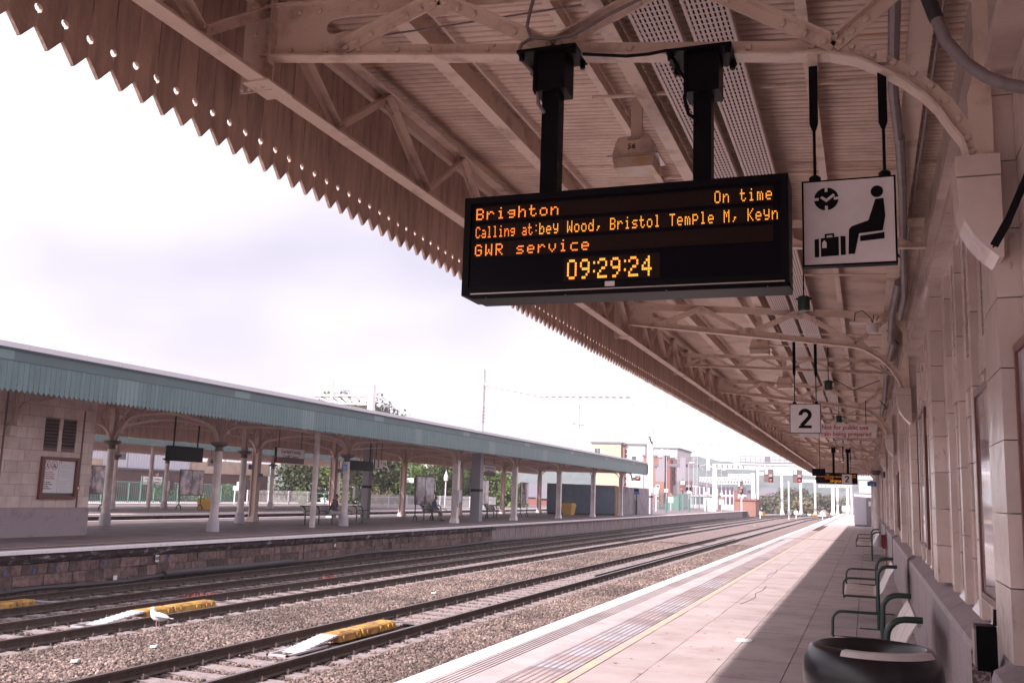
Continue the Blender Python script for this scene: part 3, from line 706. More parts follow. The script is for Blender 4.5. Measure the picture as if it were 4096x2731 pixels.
# conduits across
def tube(pts, r, mat, name='conduit', parent=CAN, n=8): return MB().tube(pts, r, n).build(name, mat, parent, smooth=True)
tube([(-1.78, 6.3, 4.45), (.34, 6.3, 4.35)], .016, 'cream_paint')
tube([(-1.69, 8.3, 4.50), (.40, 8.3, 4.40)], .016, 'cream_paint')
for y in (11.6, 15.9, 17.2, 20.3, 25.4): tube([(-1.7, y, 4.35), (.45, y, 4.25)], .014, 'cream_paint')
tube([(.19, 1.5, 4.25), (.19, 4.9, 4.2), (.21, 6.1, 4.2), (.27, 7.0, 4.18)], .032, 'pipe_grey')
tube([(.27, 6.9, 4.18), (.33, 8.2, 4.2), (.38, 9.6, 4.1), (.43, 10.9, 3.85), (.40, 11.6, 3.75)], .034, 'pipe_grey')
tube([(.40, 11.8, 4.2), (.36, 13.2, 4.1), (.36, 14.2, 3.9), (.42, 15.0, 4.0), (.45, 16.5, 4.2), (.4, 19, 4.15), (.42, 22.8, 3.9), (.45, 24, 4.1), (.42, 30, 4.1)], .045, 'pipe_grey')
big = [PY(3000+x*.829, y*.829, 4.25) for x, y in ((835, -60), (862, 0), (900, 95), (945, 200), (1040, 305), (1140, 372), (1230, 405), (1330, 425), (1500, 440))]
tube(big, .026, 'pipe_grey', n=12)
tube([big[0]+Vector((0, 0, .01)), big[1], big[2]], .030, 'black_rubber', n=12)
# looping cables above the displays
def r5(x, y, Y): return PY(1800+x*.8292, y*.8292, Y)
cab = [r5(x, y, 4.5) for x, y in ((410, -30), (385, 60), (372, 130), (392, 185), (345, 215), (332, 250), (345, 290), (395, 345), (415, 380), (425, 440), (425, 500), (455, 545))]
tube(cab, .010, 'pipe_grey', 'cable')
tube([r5(x, y, 4.5) for x, y in ((392, 183), (480, 190), (580, 175), (650, 140), (760, 75), (850, 30), (950, -20))], .009, 'pipe_grey', 'cable')
tube([r5(x, y, 4.5) for x, y in ((640, 262), (700, 265), (850, 272), (960, 262), (1045, 245), (1080, 290), (1110, 350), (1150, 400), (1130, 470), (1150, 550), (1190, 580))], .009, 'black_paint', 'cable')
tube([(.3, 20.5, 4.1), (-.2, 20.5, 3.9), (-.6, 20.5, 4.15)], .008, 'black_paint', 'cable')
# floodlights
def flood(x, y, z, label, num=None):
    t = thing('floodlight', (x, y, z), label, 'floodlight', 'floodlights under the near canopy')
    b = MB(); w, d = .155, .12
    b.prism([(x-w*.68, y-d*.7, z+.14), (x+w*.68, y-d*.7, z+.14), (x+w, y-d, z), (x-w, y-d, z)][::-1], (0, .0, 0)) if False else None
    vs = []
    for zz, k in ((.0, 1.0), (.125, .80), (.15, .70)): vs += [(x-w*k, y-d*k, z+zz), (x+w*k, y-d*k, z+zz), (x+w*k, y+d*k, z+zz), (x-w*k, y+d*k, z+zz)]
    b.add(vs, [(i*4+j, i*4+(j+1) % 4, i*4+4+(j+1) % 4, i*4+4+j) for i in range(2) for j in range(4)]+[(8, 9, 10, 11), (3, 2, 1, 0)])
    b.build('housing', 'cream_paint', t)
    MB().box(x-w-.03, x+w+.03, y-d-.02, y+d+.02, z-.014, z-.001).build('rim', 'steel_trim', t)
    vs = []
    for zz, k in ((-.015, .98), (-.09, .90)): vs += [(x-w*k, y-d*k, z+zz), (x+w*k, y-d*k, z+zz), (x+w*k, y+d*k, z+zz), (x-w*k, y+d*k, z+zz)]
    MB().add(vs, [(0, 1, 2, 3), (7, 6, 5, 4)]+[(j, 4+j, 4+(j+1) % 4, (j+1) % 4) for j in range(4)]).build('lens', 'lamp_glass', t)
    MB().box(x-.04, x+.04, y-.02, y+.02, z+.15, rz(x)+.03).build('bracket', 'cream_paint', t)
    MB().box(x-.045, x+.045, y-d*.86, y-d*.82+.012, z+.115, z+.14).build('handle', 'steel_trim', t)
    if num: text(num, .062, 'black_paint', (x-.012, y-d*.93, z+.062), (rad(74), 0, 0), t)
flood(-1.52, 6.6, 4.07, 'cream floodlight marked 56 hanging beside the left post of the big display', '56')
flood(-1.55, 15.6, 4.03, 'floodlight under the roof just beyond the second truss')
flood(-1.52, 20.2, 4.0, 'floodlight beyond the third truss, above the number 2 sign')
flood(-1.45, 27, 4.0, 'small distant floodlight high over the red-lettered sign')
# hanging loudspeakers
for (x, y, z, lab) in ((-.64, 11.5, 3.93, 'dark cylindrical loudspeaker hanging just beyond the right end of the big display'), (-.60, 18., 3.72, 'dark cylindrical loudspeaker hanging above the first number 2 sign'), (-.60, 25, 3.69, 'small dark cylindrical loudspeaker near the red-lettered sign')):
    t = thing('loudspeaker', (x, y, z), lab, 'loudspeaker', 'cylindrical loudspeakers')
    MB().lathe(x, y, [(0, z-.085), (.055, z-.085), (.066, z-.07), (.07, z+.05), (.062, z+.085), (.02, z+.09), (0, z+.09)], 20).build('housing', 'green_paint', t, smooth=True)
    MB().tube([(x, y, z+.09), (x, y, z+.16), (x, y, rz(x)+.04)], .008, 6).box(x-.09, x+.09, y-.004, y+.004, z+.05, z+.07).build('hanger', 'black_paint', t)
# ------------------------------------------------------------------ the departure display
FONT = {'B': 'F11F11F', 'r': '00DB111', 'i': '4064447', 'g': '00F8F86', 'h': '88BCCCC', 'o': '00E111E'}
G = {
 'B': '11110 10001 10001 11110 10001 10001 11110', 'r': '00000 00000 10110 11001 10000 10000 10000', 'i': '00100 00000 01100 00100 00100 00100 01110',
 'g': '00000 00000 01111 10001 01111 00001 01110', 'h': '10000 10000 10110 11001 10001 10001 10001', 't': '01000 01000 11110 01000 01000 01001 00110',
 'o': '00000 00000 01110 10001 10001 10001 01110', 'n': '00000 00000 10110 11001 10001 10001 10001', 'O': '01110 10001 10001 10001 10001 10001 01110',
 'm': '00000 00000 11010 10101 10101 10101 10101', 'e': '00000 00000 01110 10001 11111 10000 01110', 'C': '01110 10001 10000 10000 10000 10001 01110',
 'a': '00000 00000 01110 00001 01111 10001 01111', 'l': '01100 00100 00100 00100 00100 00100 01110', 'b': '10000 10000 10110 11001 10001 10001 11110',
 'y': '00000 10001 10001 10001 01111 00001 01110', 'W': '10001 10001 10001 10101 10101 11011 10001', 'd': '00001 00001 01101 10011 10001 10001 01111',
 's': '00000 00000 01111 10000 01110 00001 11110', 'T': '11111 00100 00100 00100 00100 00100 00100', 'p': '00000 11110 10001 10001 11110 10000 10000',
 'M': '10001 11011 10101 10101 10001 10001 10001', 'K': '10001 10010 10100 11000 10100 10010 10001', 'G': '01110 10001 10000 10111 10001 10001 01110',
 'R': '11110 10001 10001 11110 10100 10010 10001', 'v': '00000 00000 10001 10001 10001 01010 00100', 'c': '00000 00000 01111 10000 10000 10000 01111',
 ':': '00000 00100 00000 00000 00100 00000 00000', ',': '00000 00000 00000 00000 00110 00100 01000', ' ': '00000 '*7,
 '0': '01110 10001 10001 10001 10001 10001 01110', '9': '01110 10001 10001 01111 00001 00010 01100', '2': '01110 10001 00001 00110 01000 10000 11111', '4': '00010 00110 01010 10010 11111 00010 00010'}
def led_text(s, x, z, px, pz, adv, y, dot=.66):
    b = MB()
    for ch in s:
        rows = G[ch].split()
        for r_, row in enumerate(rows):
            for c_, v in enumerate(row):
                if v == '1':
                    xa = x+c_*px; za = z-r_*pz; b.box(xa, xa+px*dot, y-.003, y, za-pz*dot, za)
        x += adv
    return b
def display(x0, x1, z0, z1, y, d, label, posts, ztop, scale=1.):
    t = thing('departure_display', ((x0+x1)/2, y, z1), label, 'departure board')
    W_, H_ = x1-x0, z1-z0
    b = MB(); b.prism([(x0, y, z0), (x0, y, z1), (x0, y+d, z1), (x0, y+d, z0)], (W_, 0, 0)); b.build('case', 'black_paint', t)
    f = .035*scale; fr = MB()
    fr.box(x0, x1, y-.014, y-.0005, z1-f, z1).box(x0, x0+f, y-.014, y-.0005, z0, z1-f).box(x1-f, x1, y-.014, y-.0005, z0, z1-f).box(x0+f, x1-f, y-.014, y-.0005, z0, z0+f*1.2)
    fr.build('front_frame', 'black_paint', t)
    MB().box(x0+f, x1-f, y-.004, y-.0006, z0+f*1.2, z1-f).build('screen', 'black_gloss', t)
    s = MB().prism([(x0+.02, y-.008, z0-.0005), (x0+.05, y+.01, z0-.014*scale), (x0+.05, y+d*.95, z0-.014*scale), (x0+.02, y+d, z0-.0005)], (W_-.05, 0, 0)).build('underside', 'black_paint', t)
    MB().box(x0+.05, x1-.02, y-.016, y-.0145, z0+.004, z0+.010).build('edge_trim', 'steel_trim', t)
    U = lambda u: x0+u*W_; V = lambda v: z1-v*H_
    for v0, v1, u0, u1 in ((.10, .245, .038, .957), (.285, .43, .038, .957), (.465, .615, .038, .957), (.665, .90, .335, .632)):
        MB().box(U(u0), U(u1), y-.0065, y-.0045, V(v1), V(v0)).build('dot_panel', 'led_band', t)
    yy = y-.0066
    rh = .118*H_/7
    led_text('Brighton', U(.040), V(.118), .0083*scale, rh, .0575*scale, yy, .72).build('lettering', 'led_red', t)
    led_text('On time', U(.792), V(.118), .0057*scale, rh, .0392*scale, yy).build('lettering', 'led', t)
    led_text('Calling at:', U(.040), V(.305), .0051*scale, rh, .0298*scale*1.06, yy).build('lettering', 'led_red', t)
    led_text('bey Wood, Bristol Temple M, Keyn', U(.040)+.345*scale, V(.305), .0054*scale, rh, .0371*scale*.985, yy).build('lettering', 'led', t)
    led_text('GWR service', U(.040), V(.487), .0078*scale, rh, .0540*scale*1.05, yy, .72).build('lettering', 'led_red', t)
    x = U(.347)
    for ch, a in zip('09:29:24', (.0685, .062, .030, .0685, .062, .030, .0685, .06)):
        led_text(ch, x-(.012 if ch == ':' else 0), V(.69), .0098*scale, .195*H_/7, 0, yy, .8).build('lettering', 'led', t); x += a*scale*.96
    MB().box(U(.467), U(.497), y-.0155, y-.0146, z0+.018, z0+.042).build('label_plate', 'sign_white', t)
    ztop_f = lambda x: zb(x)-.002
    for xp, w in posts:
        ztop = ztop_f(xp) if y < 10 else 3.9
        b = MB().box(xp-w/2, xp+w/2, y+d/2-.045, y+d/2+.045, z1, ztop-.05)
        b.build('post', 'black_paint', t)
        b = MB().box(xp-.085*scale, xp+.085*scale, y+d/2-.08, y+d/2+.08, ztop-.22*scale, ztop-.02)
        b.prism([(xp-.085*scale, y+d/2-.09, ztop-.22*scale), (xp-.085*scale, y+d/2-.09, ztop-.02), (xp-.07*scale, y+d/2-.09, ztop-.02), (xp-.07*scale, y+d/2-.09, ztop-.25*scale)], (0, .008, 0))
        b.build('hanger_box', 'black_paint', t)
        MB().box(xp-.17*scale, xp+.15*scale, y+d/2-.12, y+d/2+.12, ztop-.018, ztop-.002).build('mounting_plate', 'black_paint', t)
        for sx in (-.15, .13):
            for sy in (-.09, .09): MB().lathe(xp+sx*scale, y+d/2+sy, [(0, ztop-.05), (.014, ztop-.05), (.016, ztop-.018)], 6).build('bolt', 'black_paint', t)
    for u in (.08, .34, .65, .94): put(rvm, 'screw', t, loc=(U(u), y-.0075+.016, z0-.008*scale), rot=(rad(140), 0, 0), scale=(.006,)*3)
    return t
display(-1.925, -.308, 2.632, 3.148, 4.45, .22, 'large black departure board with orange dot lettering for Brighton hanging from the nearest truss', ((-1.50, .092), (-.715, .088)), 3.88)
display(-1.93, -.335, 2.43, 2.865, 41.7, .27, 'small far departure board with orange lettering, half behind the second number 2 sign', ((-1.25, .09), (-.70, .09)), 3.9, .98)
t = thing('monitor', (-1.75, 40.5, 2.9), 'small blank black monitor left of the far departure board', 'monitor')
MB().box(-2.02, -1.52, 40.4, 40.5, 2.69, 2.98).build('screen', 'black_gloss', t); MB().box(-1.79, -1.75, 40.45, 40.49, 2.98, 4.3).build('post', 'cream_paint', t)
t = thing('monitor', (-1.6, 39.5, 2.6), 'small dark box sign under the blank monitor', 'sign')
MB().box(-1.86, -1.50, 39.45, 39.5, 2.50, 2.60).build('panel', 'black_paint', t); MB().box(-1.70, -1.68, 39.46, 39.48, 2.6, 4.3).build('post', 'black_paint', t)
# ------------------------------------------------------------------ hanging signs
def hanger(t, x, y, z0, z1, thick=True):
    b = MB().tube([(x, y, z0), (x, y, z0+(z1-z0)*.47)], .0075 if thick else .006, 6)
    b.prism([(x-.009, y-.006, z0+(z1-z0)*.44), (x-.021, y-.006, z0+(z1-z0)*.50), (x-.021, y-.006, z1), (x+.019, y-.006, z1), (x+.019, y-.006, z0+(z1-z0)*.50), (x+.009, y-.006, z0+(z1-z0)*.44)], (0, .012, 0))
    b.lathe(x, y, [(.0, z0-.005), (.026, z0-.005), (.028, z0+.02), (.012, z0+.032)], 10); b.build('hanger', 'black_paint', t)
    MB().box(x-.022, x+.022, y-.058, y+.058, z1, z1+.012).box(x-.022, x+.022, y-.064, y-.058, z1, z1+.06).build('clamp', 'cream_paint', t)
def sign_box(t, x0, x1, z0, z1, y, d=.05, f=.012, face='sign_white', rim='black_paint'):
    MB().box(x0, x1, y, y+d, z0, z1).build('frame', rim, t)
    MB().box(x0+f, x1-f, y-.004, y-.0005, z0+f, z1-f).build('panel', face, t)
t = thing('waiting_sign', (-.05, 4.62, 3.15), 'white pictogram sign of seated passenger, suitcase and clock beside the big display', 'sign')
x0, x1, z0, z1, y = -.258, .158, 2.737, 3.153, 4.60
sign_box(t, x0, x1, z0, z1, y, .05, .009)
hanger(t, -.198, 4.62, z1, 3.735); hanger(t, .112, 4.62, z1, 3.69)
def pic(b, pts): b.prism([(x0+.009+a*.398, y-.0065, z1-.009-c*.398) for a, c in pts], (0, .0022, 0)); return b
b = MB(); cxp, cyp, R_ = .255, .215, .138
pic(b, [(cxp+R_*math.cos(i*math.pi/14), cyp+R_*math.sin(i*math.pi/14)) for i in range(28)])
b.build('clock_symbol', 'black_paint', t)
b = MB(); 
b.prism([(x0+.009+a*.398, y-.0085, z1-.009-c*.398) for a, c in ((.185, .20), (.21, .18), (.255, .215), (.335, .155), (.352, .18), (.255, .255))], (0, .0015, 0))
for dx, dz, w_, h_ in ((0, -.115, .016, .03), (0, .115, .016, .03), (-.115, 0, .03, .016), (.115, 0, .03, .016)): b.prism([(x0+.009+(cxp+dx+p*w_)*.398, y-.0085, z1-.009-(cyp+dz+q*h_)*.398) for p, q in ((-1, -1), (1, -1), (1, 1), (-1, 1))], (0, .0015, 0))
b.build('clock_hands', 'sign_white', t)
b = MB()
pic(b, [(.815+.068*math.cos(i*math.pi/10), .165+.070*math.sin(i*math.pi/10)) for i in range(20)])
pic(b, [(.795, .255), (.885, .25), (.90, .46), (.868, .635), (.61, .655), (.56, .895), (.49, .895), (.50, .60), (.53, .565), (.715, .505)])
pic(b, [(.62, .685), (.885, .655), (.885, .73), (.62, .75)]); b.build('seated_figure', 'black_paint', t)
b = MB()
pic(b, [(.115, .70), (.165, .695), (.165, .915), (.115, .915)]); pic(b, [(.185, .69), (.385, .68), (.385, .905), (.185, .912)]); pic(b, [(.405, .675), (.46, .68), (.46, .90), (.405, .905)])
pic(b, [(.23, .69), (.23, .64), (.335, .635), (.335, .68), (.315, .68), (.315, .655), (.25, .66), (.25, .69)]); b.build('suitcase_symbol', 'black_paint', t)
MB().prism([(x0+.009+a*.398, y-.0085, z1-.009-c*.398) for a, c in ((.20, .745), (.225, .715), (.25, .745), (.25, .81), (.20, .81))], (0, .0015, 0)).build('luggage_tag', 'sign_white', t)
def two(xa, xb, za, zb_, y, label, zt0):
    t = thing('platform_number_sign', ((xa+xb)/2, y, zb_), label, 'sign', 'number 2 signs'); sign_box(t, xa, xb, za, zb_, y, .04, .008)
    digit_two((zb_-za)*.66, y-.0065, y-.0041, (xa+xb)/2, (za+zb_)/2, 'black_paint', t)
    w = xb-xa; hanger(t, xa+w*.16, y+.02, zb_, zt0); hanger(t, xa+w*.86, y+.02, zb_, zt0-.03)
two(-.98, -.57, 2.585, 2.99, 13.87, 'nearer square white sign with a black number 2', 3.86)
two(-.925, -.53, 2.42, 2.80, 41.0, 'smaller far white number 2 sign in front of the lit display', 3.9)
t = thing('notice_sign', (-.5, 23.1, 3.4), 'long white sign in red letters, Not for public use Train being prepared', 'sign')
MB().box(-1.42, .23, 23.0, 23.04, 3.11, 3.415).build('panel', 'sign_white', t)
text('Not for public use', .135, 'red_text', (.07, 22.996, 3.335), RY, t, align='RIGHT', bold=.002)
text('Train being prepared', .135, 'red_text', (.13, 22.996, 3.19), RY, t, align='RIGHT', bold=.002)
for x in (-1.1, .02): MB().tube([(x, 23.02, 3.415), (x, 23.02, 3.95)], .008, 6).build('hanger', 'black_paint', t)
t = thing('column_number_sign', (.42, 41.5, 2.3), 'small blue sign 723 on the far white column by the wall', 'sign')
q = PY(3487, 1935, 41.4); MB().box(q.x-.17, q.x+.17, 41.3, 41.33, q.z-.09, q.z+.09).build('panel', 'blue_sign', t); text('723', .12, 'sign_white', (q.x, 41.295, q.z-.03), RY, t)

t = thing('ceiling_fitting', (.05, 13.2, 3.95), 'small white fitting with looped cables above the second truss by the wall', 'fitting')
MB().box(-.16, .04, 13.15, 13.30, 3.98, 4.0).lathe(.12, 13.25, [(0, 3.86), (.07, 3.86), (.075, 3.98), (0, 3.98)], 14).build('housing', 'sign_white', t)
MB().tube([(-.1, 13.2, 4.0), (-.09, 13.2, 4.12), (0, 13.2, 4.15), (.1, 13.2, 4.05), (.12, 13.2, 3.98)], .006, 5).tube([(.12, 13.25, 3.98), (.14, 13.25, 4.1), (.2, 13.25, 4.08), (.17, 13.25, 4.02)], .006, 5).build('cable', 'black_paint', t)
for i, (y, x, z) in enumerate(((9.6, .3, 4.2), (14.5, .42, 4.1), (18.6, .38, 4.15), (23.5, .42, 4.0))): tube([(x-.1, y, z), (x+.06, y+.3, z-.16), (x+.02, y+.6, z-.05), (x-.02, y+1.2, z+.05)], .007, 'black_paint', 'cable')
tube([(-3.2, 4.75, 4.3), (-2.2, 4.8, 4.33), (-1.4, 4.7, 4.28)], .006, 'pipe_grey', 'cable')
tube([(.44, 2.0, 4.28), (.44, 20, 4.28), (.44, 70, 4.28)], .012, 'pipe_grey', 'conduit'); tube([(.40, 2.0, 4.30), (.40, 20, 4.30), (.40, 70, 4.30)], .009, 'black_paint', 'conduit')
# ------------------------------------------------------------------ the station building on the right
WB = thing('station_building', (.9, 2, 0), 'station building wall of glazed pinkish terracotta blocks with granite base along the near platform', 'building')
XW, XP, XD = .665, .565, .53         # wall face, pilaster face, granite base face
MB().box(XW+.04, 1.6, -40, 75, 0, 4.6).build('wall_core', 'tile_joint', WB)
pil = [(4.62+4.635*i) for i in range(-1, 15)]
holes = []   # (y0, y1, z0, z1) openings
for i, yc in enumerate(pil):
    for k in range(3):
        a = yc+1.0+k*.95
        holes.append((a, a+.62, 1.0, 2.42)); holes.append((a, a+.62, 2.62, 3.5))
def free(y0, y1, z0, z1):   # cut a block out around the openings
    out = [(y0, y1)]
    for h in holes:
        if h[2] < z1-.01 and h[3] > z0+.01:
            nx = []
            for a, b in out:
                if h[1] <= a or h[0] >= b: nx.append((a, b))
                else:
                    if h[0]-a > .03: nx.append((a, h[0]))
                    if b-h[1] > .03: nx.append((h[1], b))
            out = nx
    return out
cnt = 0
def tiles(y0, y1, z0, z1, xf, w=.56, h=.315, ph=0., single=True):
    global cnt
    z = z0; r = 0; fb = MB()
    while z < z1-.02:
        zt2 = min(z+h, z1); y = y0-(w/2 if r % 2 else 0)-ph
        while y < y1-.005:
            a, b = max(y, y0), min(y+w, y1)
            if b-a > .02:
                for (p, q) in free(a, b, z, zt2):
                    g_ = .0035; dx = random.uniform(-.0018, .0018)
                    if single and cnt < 330: piece('terracotta_block', 'terracotta', xf+dx, XW+.045, p+g_, q-g_, z+g_, zt2-g_, WB); cnt += 1
                    else: fb.box(xf+dx, XW+.045, p+g_, q-g_, z+g_, zt2-g_)
            y += w
        z = zt2; r += 1
    if fb.v: fb.build('terracotta_blocks', 'terracotta', WB, stuff=True)
for i, yc in enumerate(pil):
    near = i < 4 and i > 0
    tiles(yc+.60, yc+4.635+.06, 1.0, 3.62, XW, single=near)
    # pilaster: single blocks as wide as the pilaster
    z = 1.0; k = 0; fb = MB()
    while z < 3.55:
        dx = random.uniform(-.0015, .0015); yo = 0
        if i < 6:
            piece('pilaster_block', 'terracotta', XP+dx, XW+.04, yc+.06, yc+.60, z+.0025, z+.3125, WB)
        else: fb.box(XP+dx, XW+.04, yc+.06, yc+.60, z+.0025, z+.3125)
        z += .315
    if fb.v: fb.build('pilaster', 'terracotta', WB)
    # mullions between the lights stand proud of the recess but behind the pilaster
    for m in range(4):
        a = yc+.86+m*.95
        z = 1.0; fb = MB()
        while z < 3.5:
            if i < 4: piece('mullion_block', 'terracotta', XW-.045, XW+.02, a, a+.135, z+.003, min(z+.46, 3.5)-.003, WB)
            else: fb.box(XW-.03, XW+.02, a, a+.135, z, min(z+.46, 3.5))
            z += .46
        if fb.v: fb.build('mullion', 'terracotta', WB)
    for m in range(3):
        fb = MB(); a = yc+1.0+m*.95; fb.box(XW-.025, XW+.04, a-.003, a+.623, 2.425, 2.615)
        fb.prism([(XW+.04, a, 1.12), (XW-.03, a, .99), (XW+.04, a, .99)], (0, .62, 0))
        fb.build('lintel', 'terracotta', WB)
# glazing in the openings, deep set
for i, yc in enumerate(pil[:8]):
    for k in range(3):
        a = yc+1.0+k*.95
        MB().box(XW+.02, XW+.039, a, a+.62, 1.0, 2.42).build('window_panel', 'terracotta_wall' if (i+k) % 3 else 'glass_dark', WB)
        w = MB().box(XW+.025, XW+.039, a, a+.62, 2.62, 3.5).build('window', 'glass_dark', WB)
        l = MB()
        for j in range(7): l.prism([(XW+.024, a+.02, 2.66+j*.12), (XW-.0, a+.02, 2.69+j*.12), (XW+.0, a+.02, 2.70+j*.12), (XW+.024, a+.02, 2.68+j*.12)], (0, .58, 0))
        l.build('louvre', 'pipe_grey', w)
# granite base course: stones between bevelled breaks, with sloping top
gb = [(-3, 5.2, XD), (5.2, 6.15, XD+.09)]
y = 6.15
while y < 74: gb += [(y, y+8.6, XD), (y+8.6, y+9.27, XD+.09)]; y += 9.27
for (a, b, x) in gb:
    m = MB(); m.prism([(x, a, 0), (x, a, .86), (x+.012, a, .90), (XW+.03, a, .99), (XW+.03, a, 0)], (0, b-a-.003, 0))
    m.m[0] = 1; m.build('granite_block', ('granite', 'granite_cut'), WB)
    k = a+1.55
    while k < b-.3: MB().box(x-.0008, x+.002, k, k+.005, 0, .86).build('joint', 'tile_joint', WB); k += 1.55
# dark seams between the base stones
# cornice and frieze above
for (x, z0, z1) in ((XP-.02, 3.62, 3.70), (XW-.02, 3.70, 3.98), (XP-.01, 3.98, 4.06), (XP+.03, 4.06, 4.5)):
    y = -3
    while y < 74: MB().box(x, XW+.05, y, y+1.54, z0+.001, z1-.001).build('cornice_block', 'terracotta', WB); y += 1.545
for i, yc in enumerate(pil[:6]):
    b = MB()
    for j in range(6): b.box(XW-.032, XW-.021, yc+1.5+j*.22, yc+1.56+j*.22, 3.73, 3.95)
    b.build('vent_slot', 'dark_slot', WB)
# corbels that carry the trusses
def corbel(yc):
    c = MB(); ya, yb = yc-.07, yc+.22
    c.prism([(XP+.02, ya, 3.195), (.405, ya, 3.195), (.405, ya, 3.10), (XP+.02, ya, 3.10)], (0, yb-ya, 0))
    c.build('corbel_cap', 'terracotta', WB)
    prof = [(XP+.02, 2.73), (XP+.02, 3.096), (.41, 3.096)]+[(.41+.155*math.sin(rad(t))**2.2, 3.05-.32*math.sin(rad(t))**.9) for t in (0, 12, 25, 40, 52, 64, 74, 82, 90)]
    MB().prism([(x, ya+.01, z) for x, z in prof], (0, yb-ya-.02, 0)).build('corbel', 'terracotta', WB)
for i in range(8): corbel(4.6+9.27*i)
# white columns at the far part of the wall
def wall_column(x, y, label):
    t = thing('column', (x, y, 0), label, 'column', 'round white columns by the wall')
    MB().lathe(x, y, [(.145, .42), (.13, .5), (.118, 2.75), (.13, 2.76), (.13, 2.8)], 20).build('shaft', 'column_paint', t, smooth=True)
    MB().lathe(x, y, [(0, 0), (.165, 0), (.165, .36), (.15, .42), (0, .42)], 20).build('base', 'column_base', t, smooth=True)
    MB().lathe(x, y, [(.12, 2.80), (.15, 2.83), (.15, 2.88), (.19, 2.93), (.19, 2.99), (0, 2.99)], 20).build('capital', 'iron_dark', t, smooth=True)
wall_column(.36, 41.6, 'round white column by the wall under the blue number 723')
wall_column(.36, 60.5, 'far round white column by the wall past the blue number sign')
# fittings
t = thing('wall_speaker', (.5, 39, 2.6), 'small dark speaker on the far wall above the blue sign', 'speaker')
q = PY(3540, 1898, 36); MB().box(q.x-.06, q.x+.05, 35.9, 36.1, q.z-.1, q.z+.1).build('housing', 'black_paint', t)
t = thing('junction_box', (.58, 5.7, .9), 'black metal junction box on its pipe on the granite base', 'box')
MB().box(.505, .60, 5.55, 5.68, .84, 1.06).build('box', 'black_paint', t); MB().box(.495, .5045, 5.56, 5.67, .86, 1.04).build('door', 'steel_trim', t)
MB().tube([(.60, 5.62, 1.06), (.605, 5.62, 1.14)], .011, 8).tube([(.58, 5.62, .84), (.585, 5.62, .7), (.62, 5.62, .68)], .011, 8).build('pipe', 'black_paint', t)
t = thing('hinged_bracket', (.5, 3.6, 2.6), 'black steel arm reaching in from the wall at the right edge', 'bracket')
a = PY(3000+1178*.829, 1185*.829, 3.9); c = PY(3000+1245*.829, 1065*.829, 3.85); d = PY(3000+1345*.829, 830*.829, 3.75)
MB().beam(a, c, .030, .012, up=(0, 1, 0)).beam(a+Vector((0, .02, 0)), c+Vector((0, .02, 0)), .006, .03, up=(0, 1, 0)).build('channel', 'black_paint', t)
MB().beam(c, d, .026, .026, up=(0, 1, 0)).build('arm', 'black_paint', t)
# poster cases on the wall
def poster_case(y0, y1, z0, z1, label, xf=XW-.045, mat='poster_print'):
    t = thing('poster_case', (xf+.03, y0, z0), label, 'poster case', 'brown poster cases on the near wall'); w = .038
    b = MB().box(xf, XW, y0, y0+w, z0, z1).box(xf, XW, y1-w, y1, z0, z1).box(xf, XW, y0+w, y1-w, z0, z0+w).box(xf, XW, y0+w, y1-w, z1-w, z1)
    b.build('frame', 'poster_frame', t)
    MB().box(xf-.004, xf-.0005, y0+.004, y0+.012, z0, z1).box(xf-.004, xf-.0005, y0, y1, z0-.004, z0+.006).build('trim', 'steel_trim', t)
    MB().box(xf+.012, xf+.016, y0+w, y1-w, z0+w, z1-w).build('glass', mat, t)
poster_case(3.82, 4.68, 1.13, 2.36, 'brown framed poster case at the right edge, nearest of the row')
poster_case(5.52, 6.42, 1.13, 2.34, 'second brown poster case on the wall, above the junction box')
poster_case(11.7, 13.5, 1.18, 2.75, 'tall brown poster case further along the wall beyond the window bays')
poster_case(22.0, 23.0, 1.13, 2.34, 'narrow-looking distant brown poster case high behind the benches')
# hut beyond the canopy
HU = thing('cabin', (.4, 78, 0), 'pale grey flat-roofed cabin with a grey door on the far platform end', 'cabin')
MB().box(-.90, 3.2, 77.0, 82, .12, 2.42).build('walls', 'corrugated', HU)
for i in range(9): MB().box(-.91+i*.13, -.88+i*.13, 76.985, 76.999, .2, 2.36).build('rib', 'corrugated', HU)
MB().box(-.94, 3.24, 76.93, 82.05, 2.42, 2.48).build('roof', 'galv', HU); MB().box(-.88, 3.2, 76.98, 82, 0, .12).build('skirt', 'slate', HU)
MB().box(-.05, .5, 76.95, 76.984, .06, 2.12).build('door', 'grey_mast', HU); MB().box(.10, .28, 76.94, 76.949, 1.5, 1.85).build('notice', 'litter', HU)
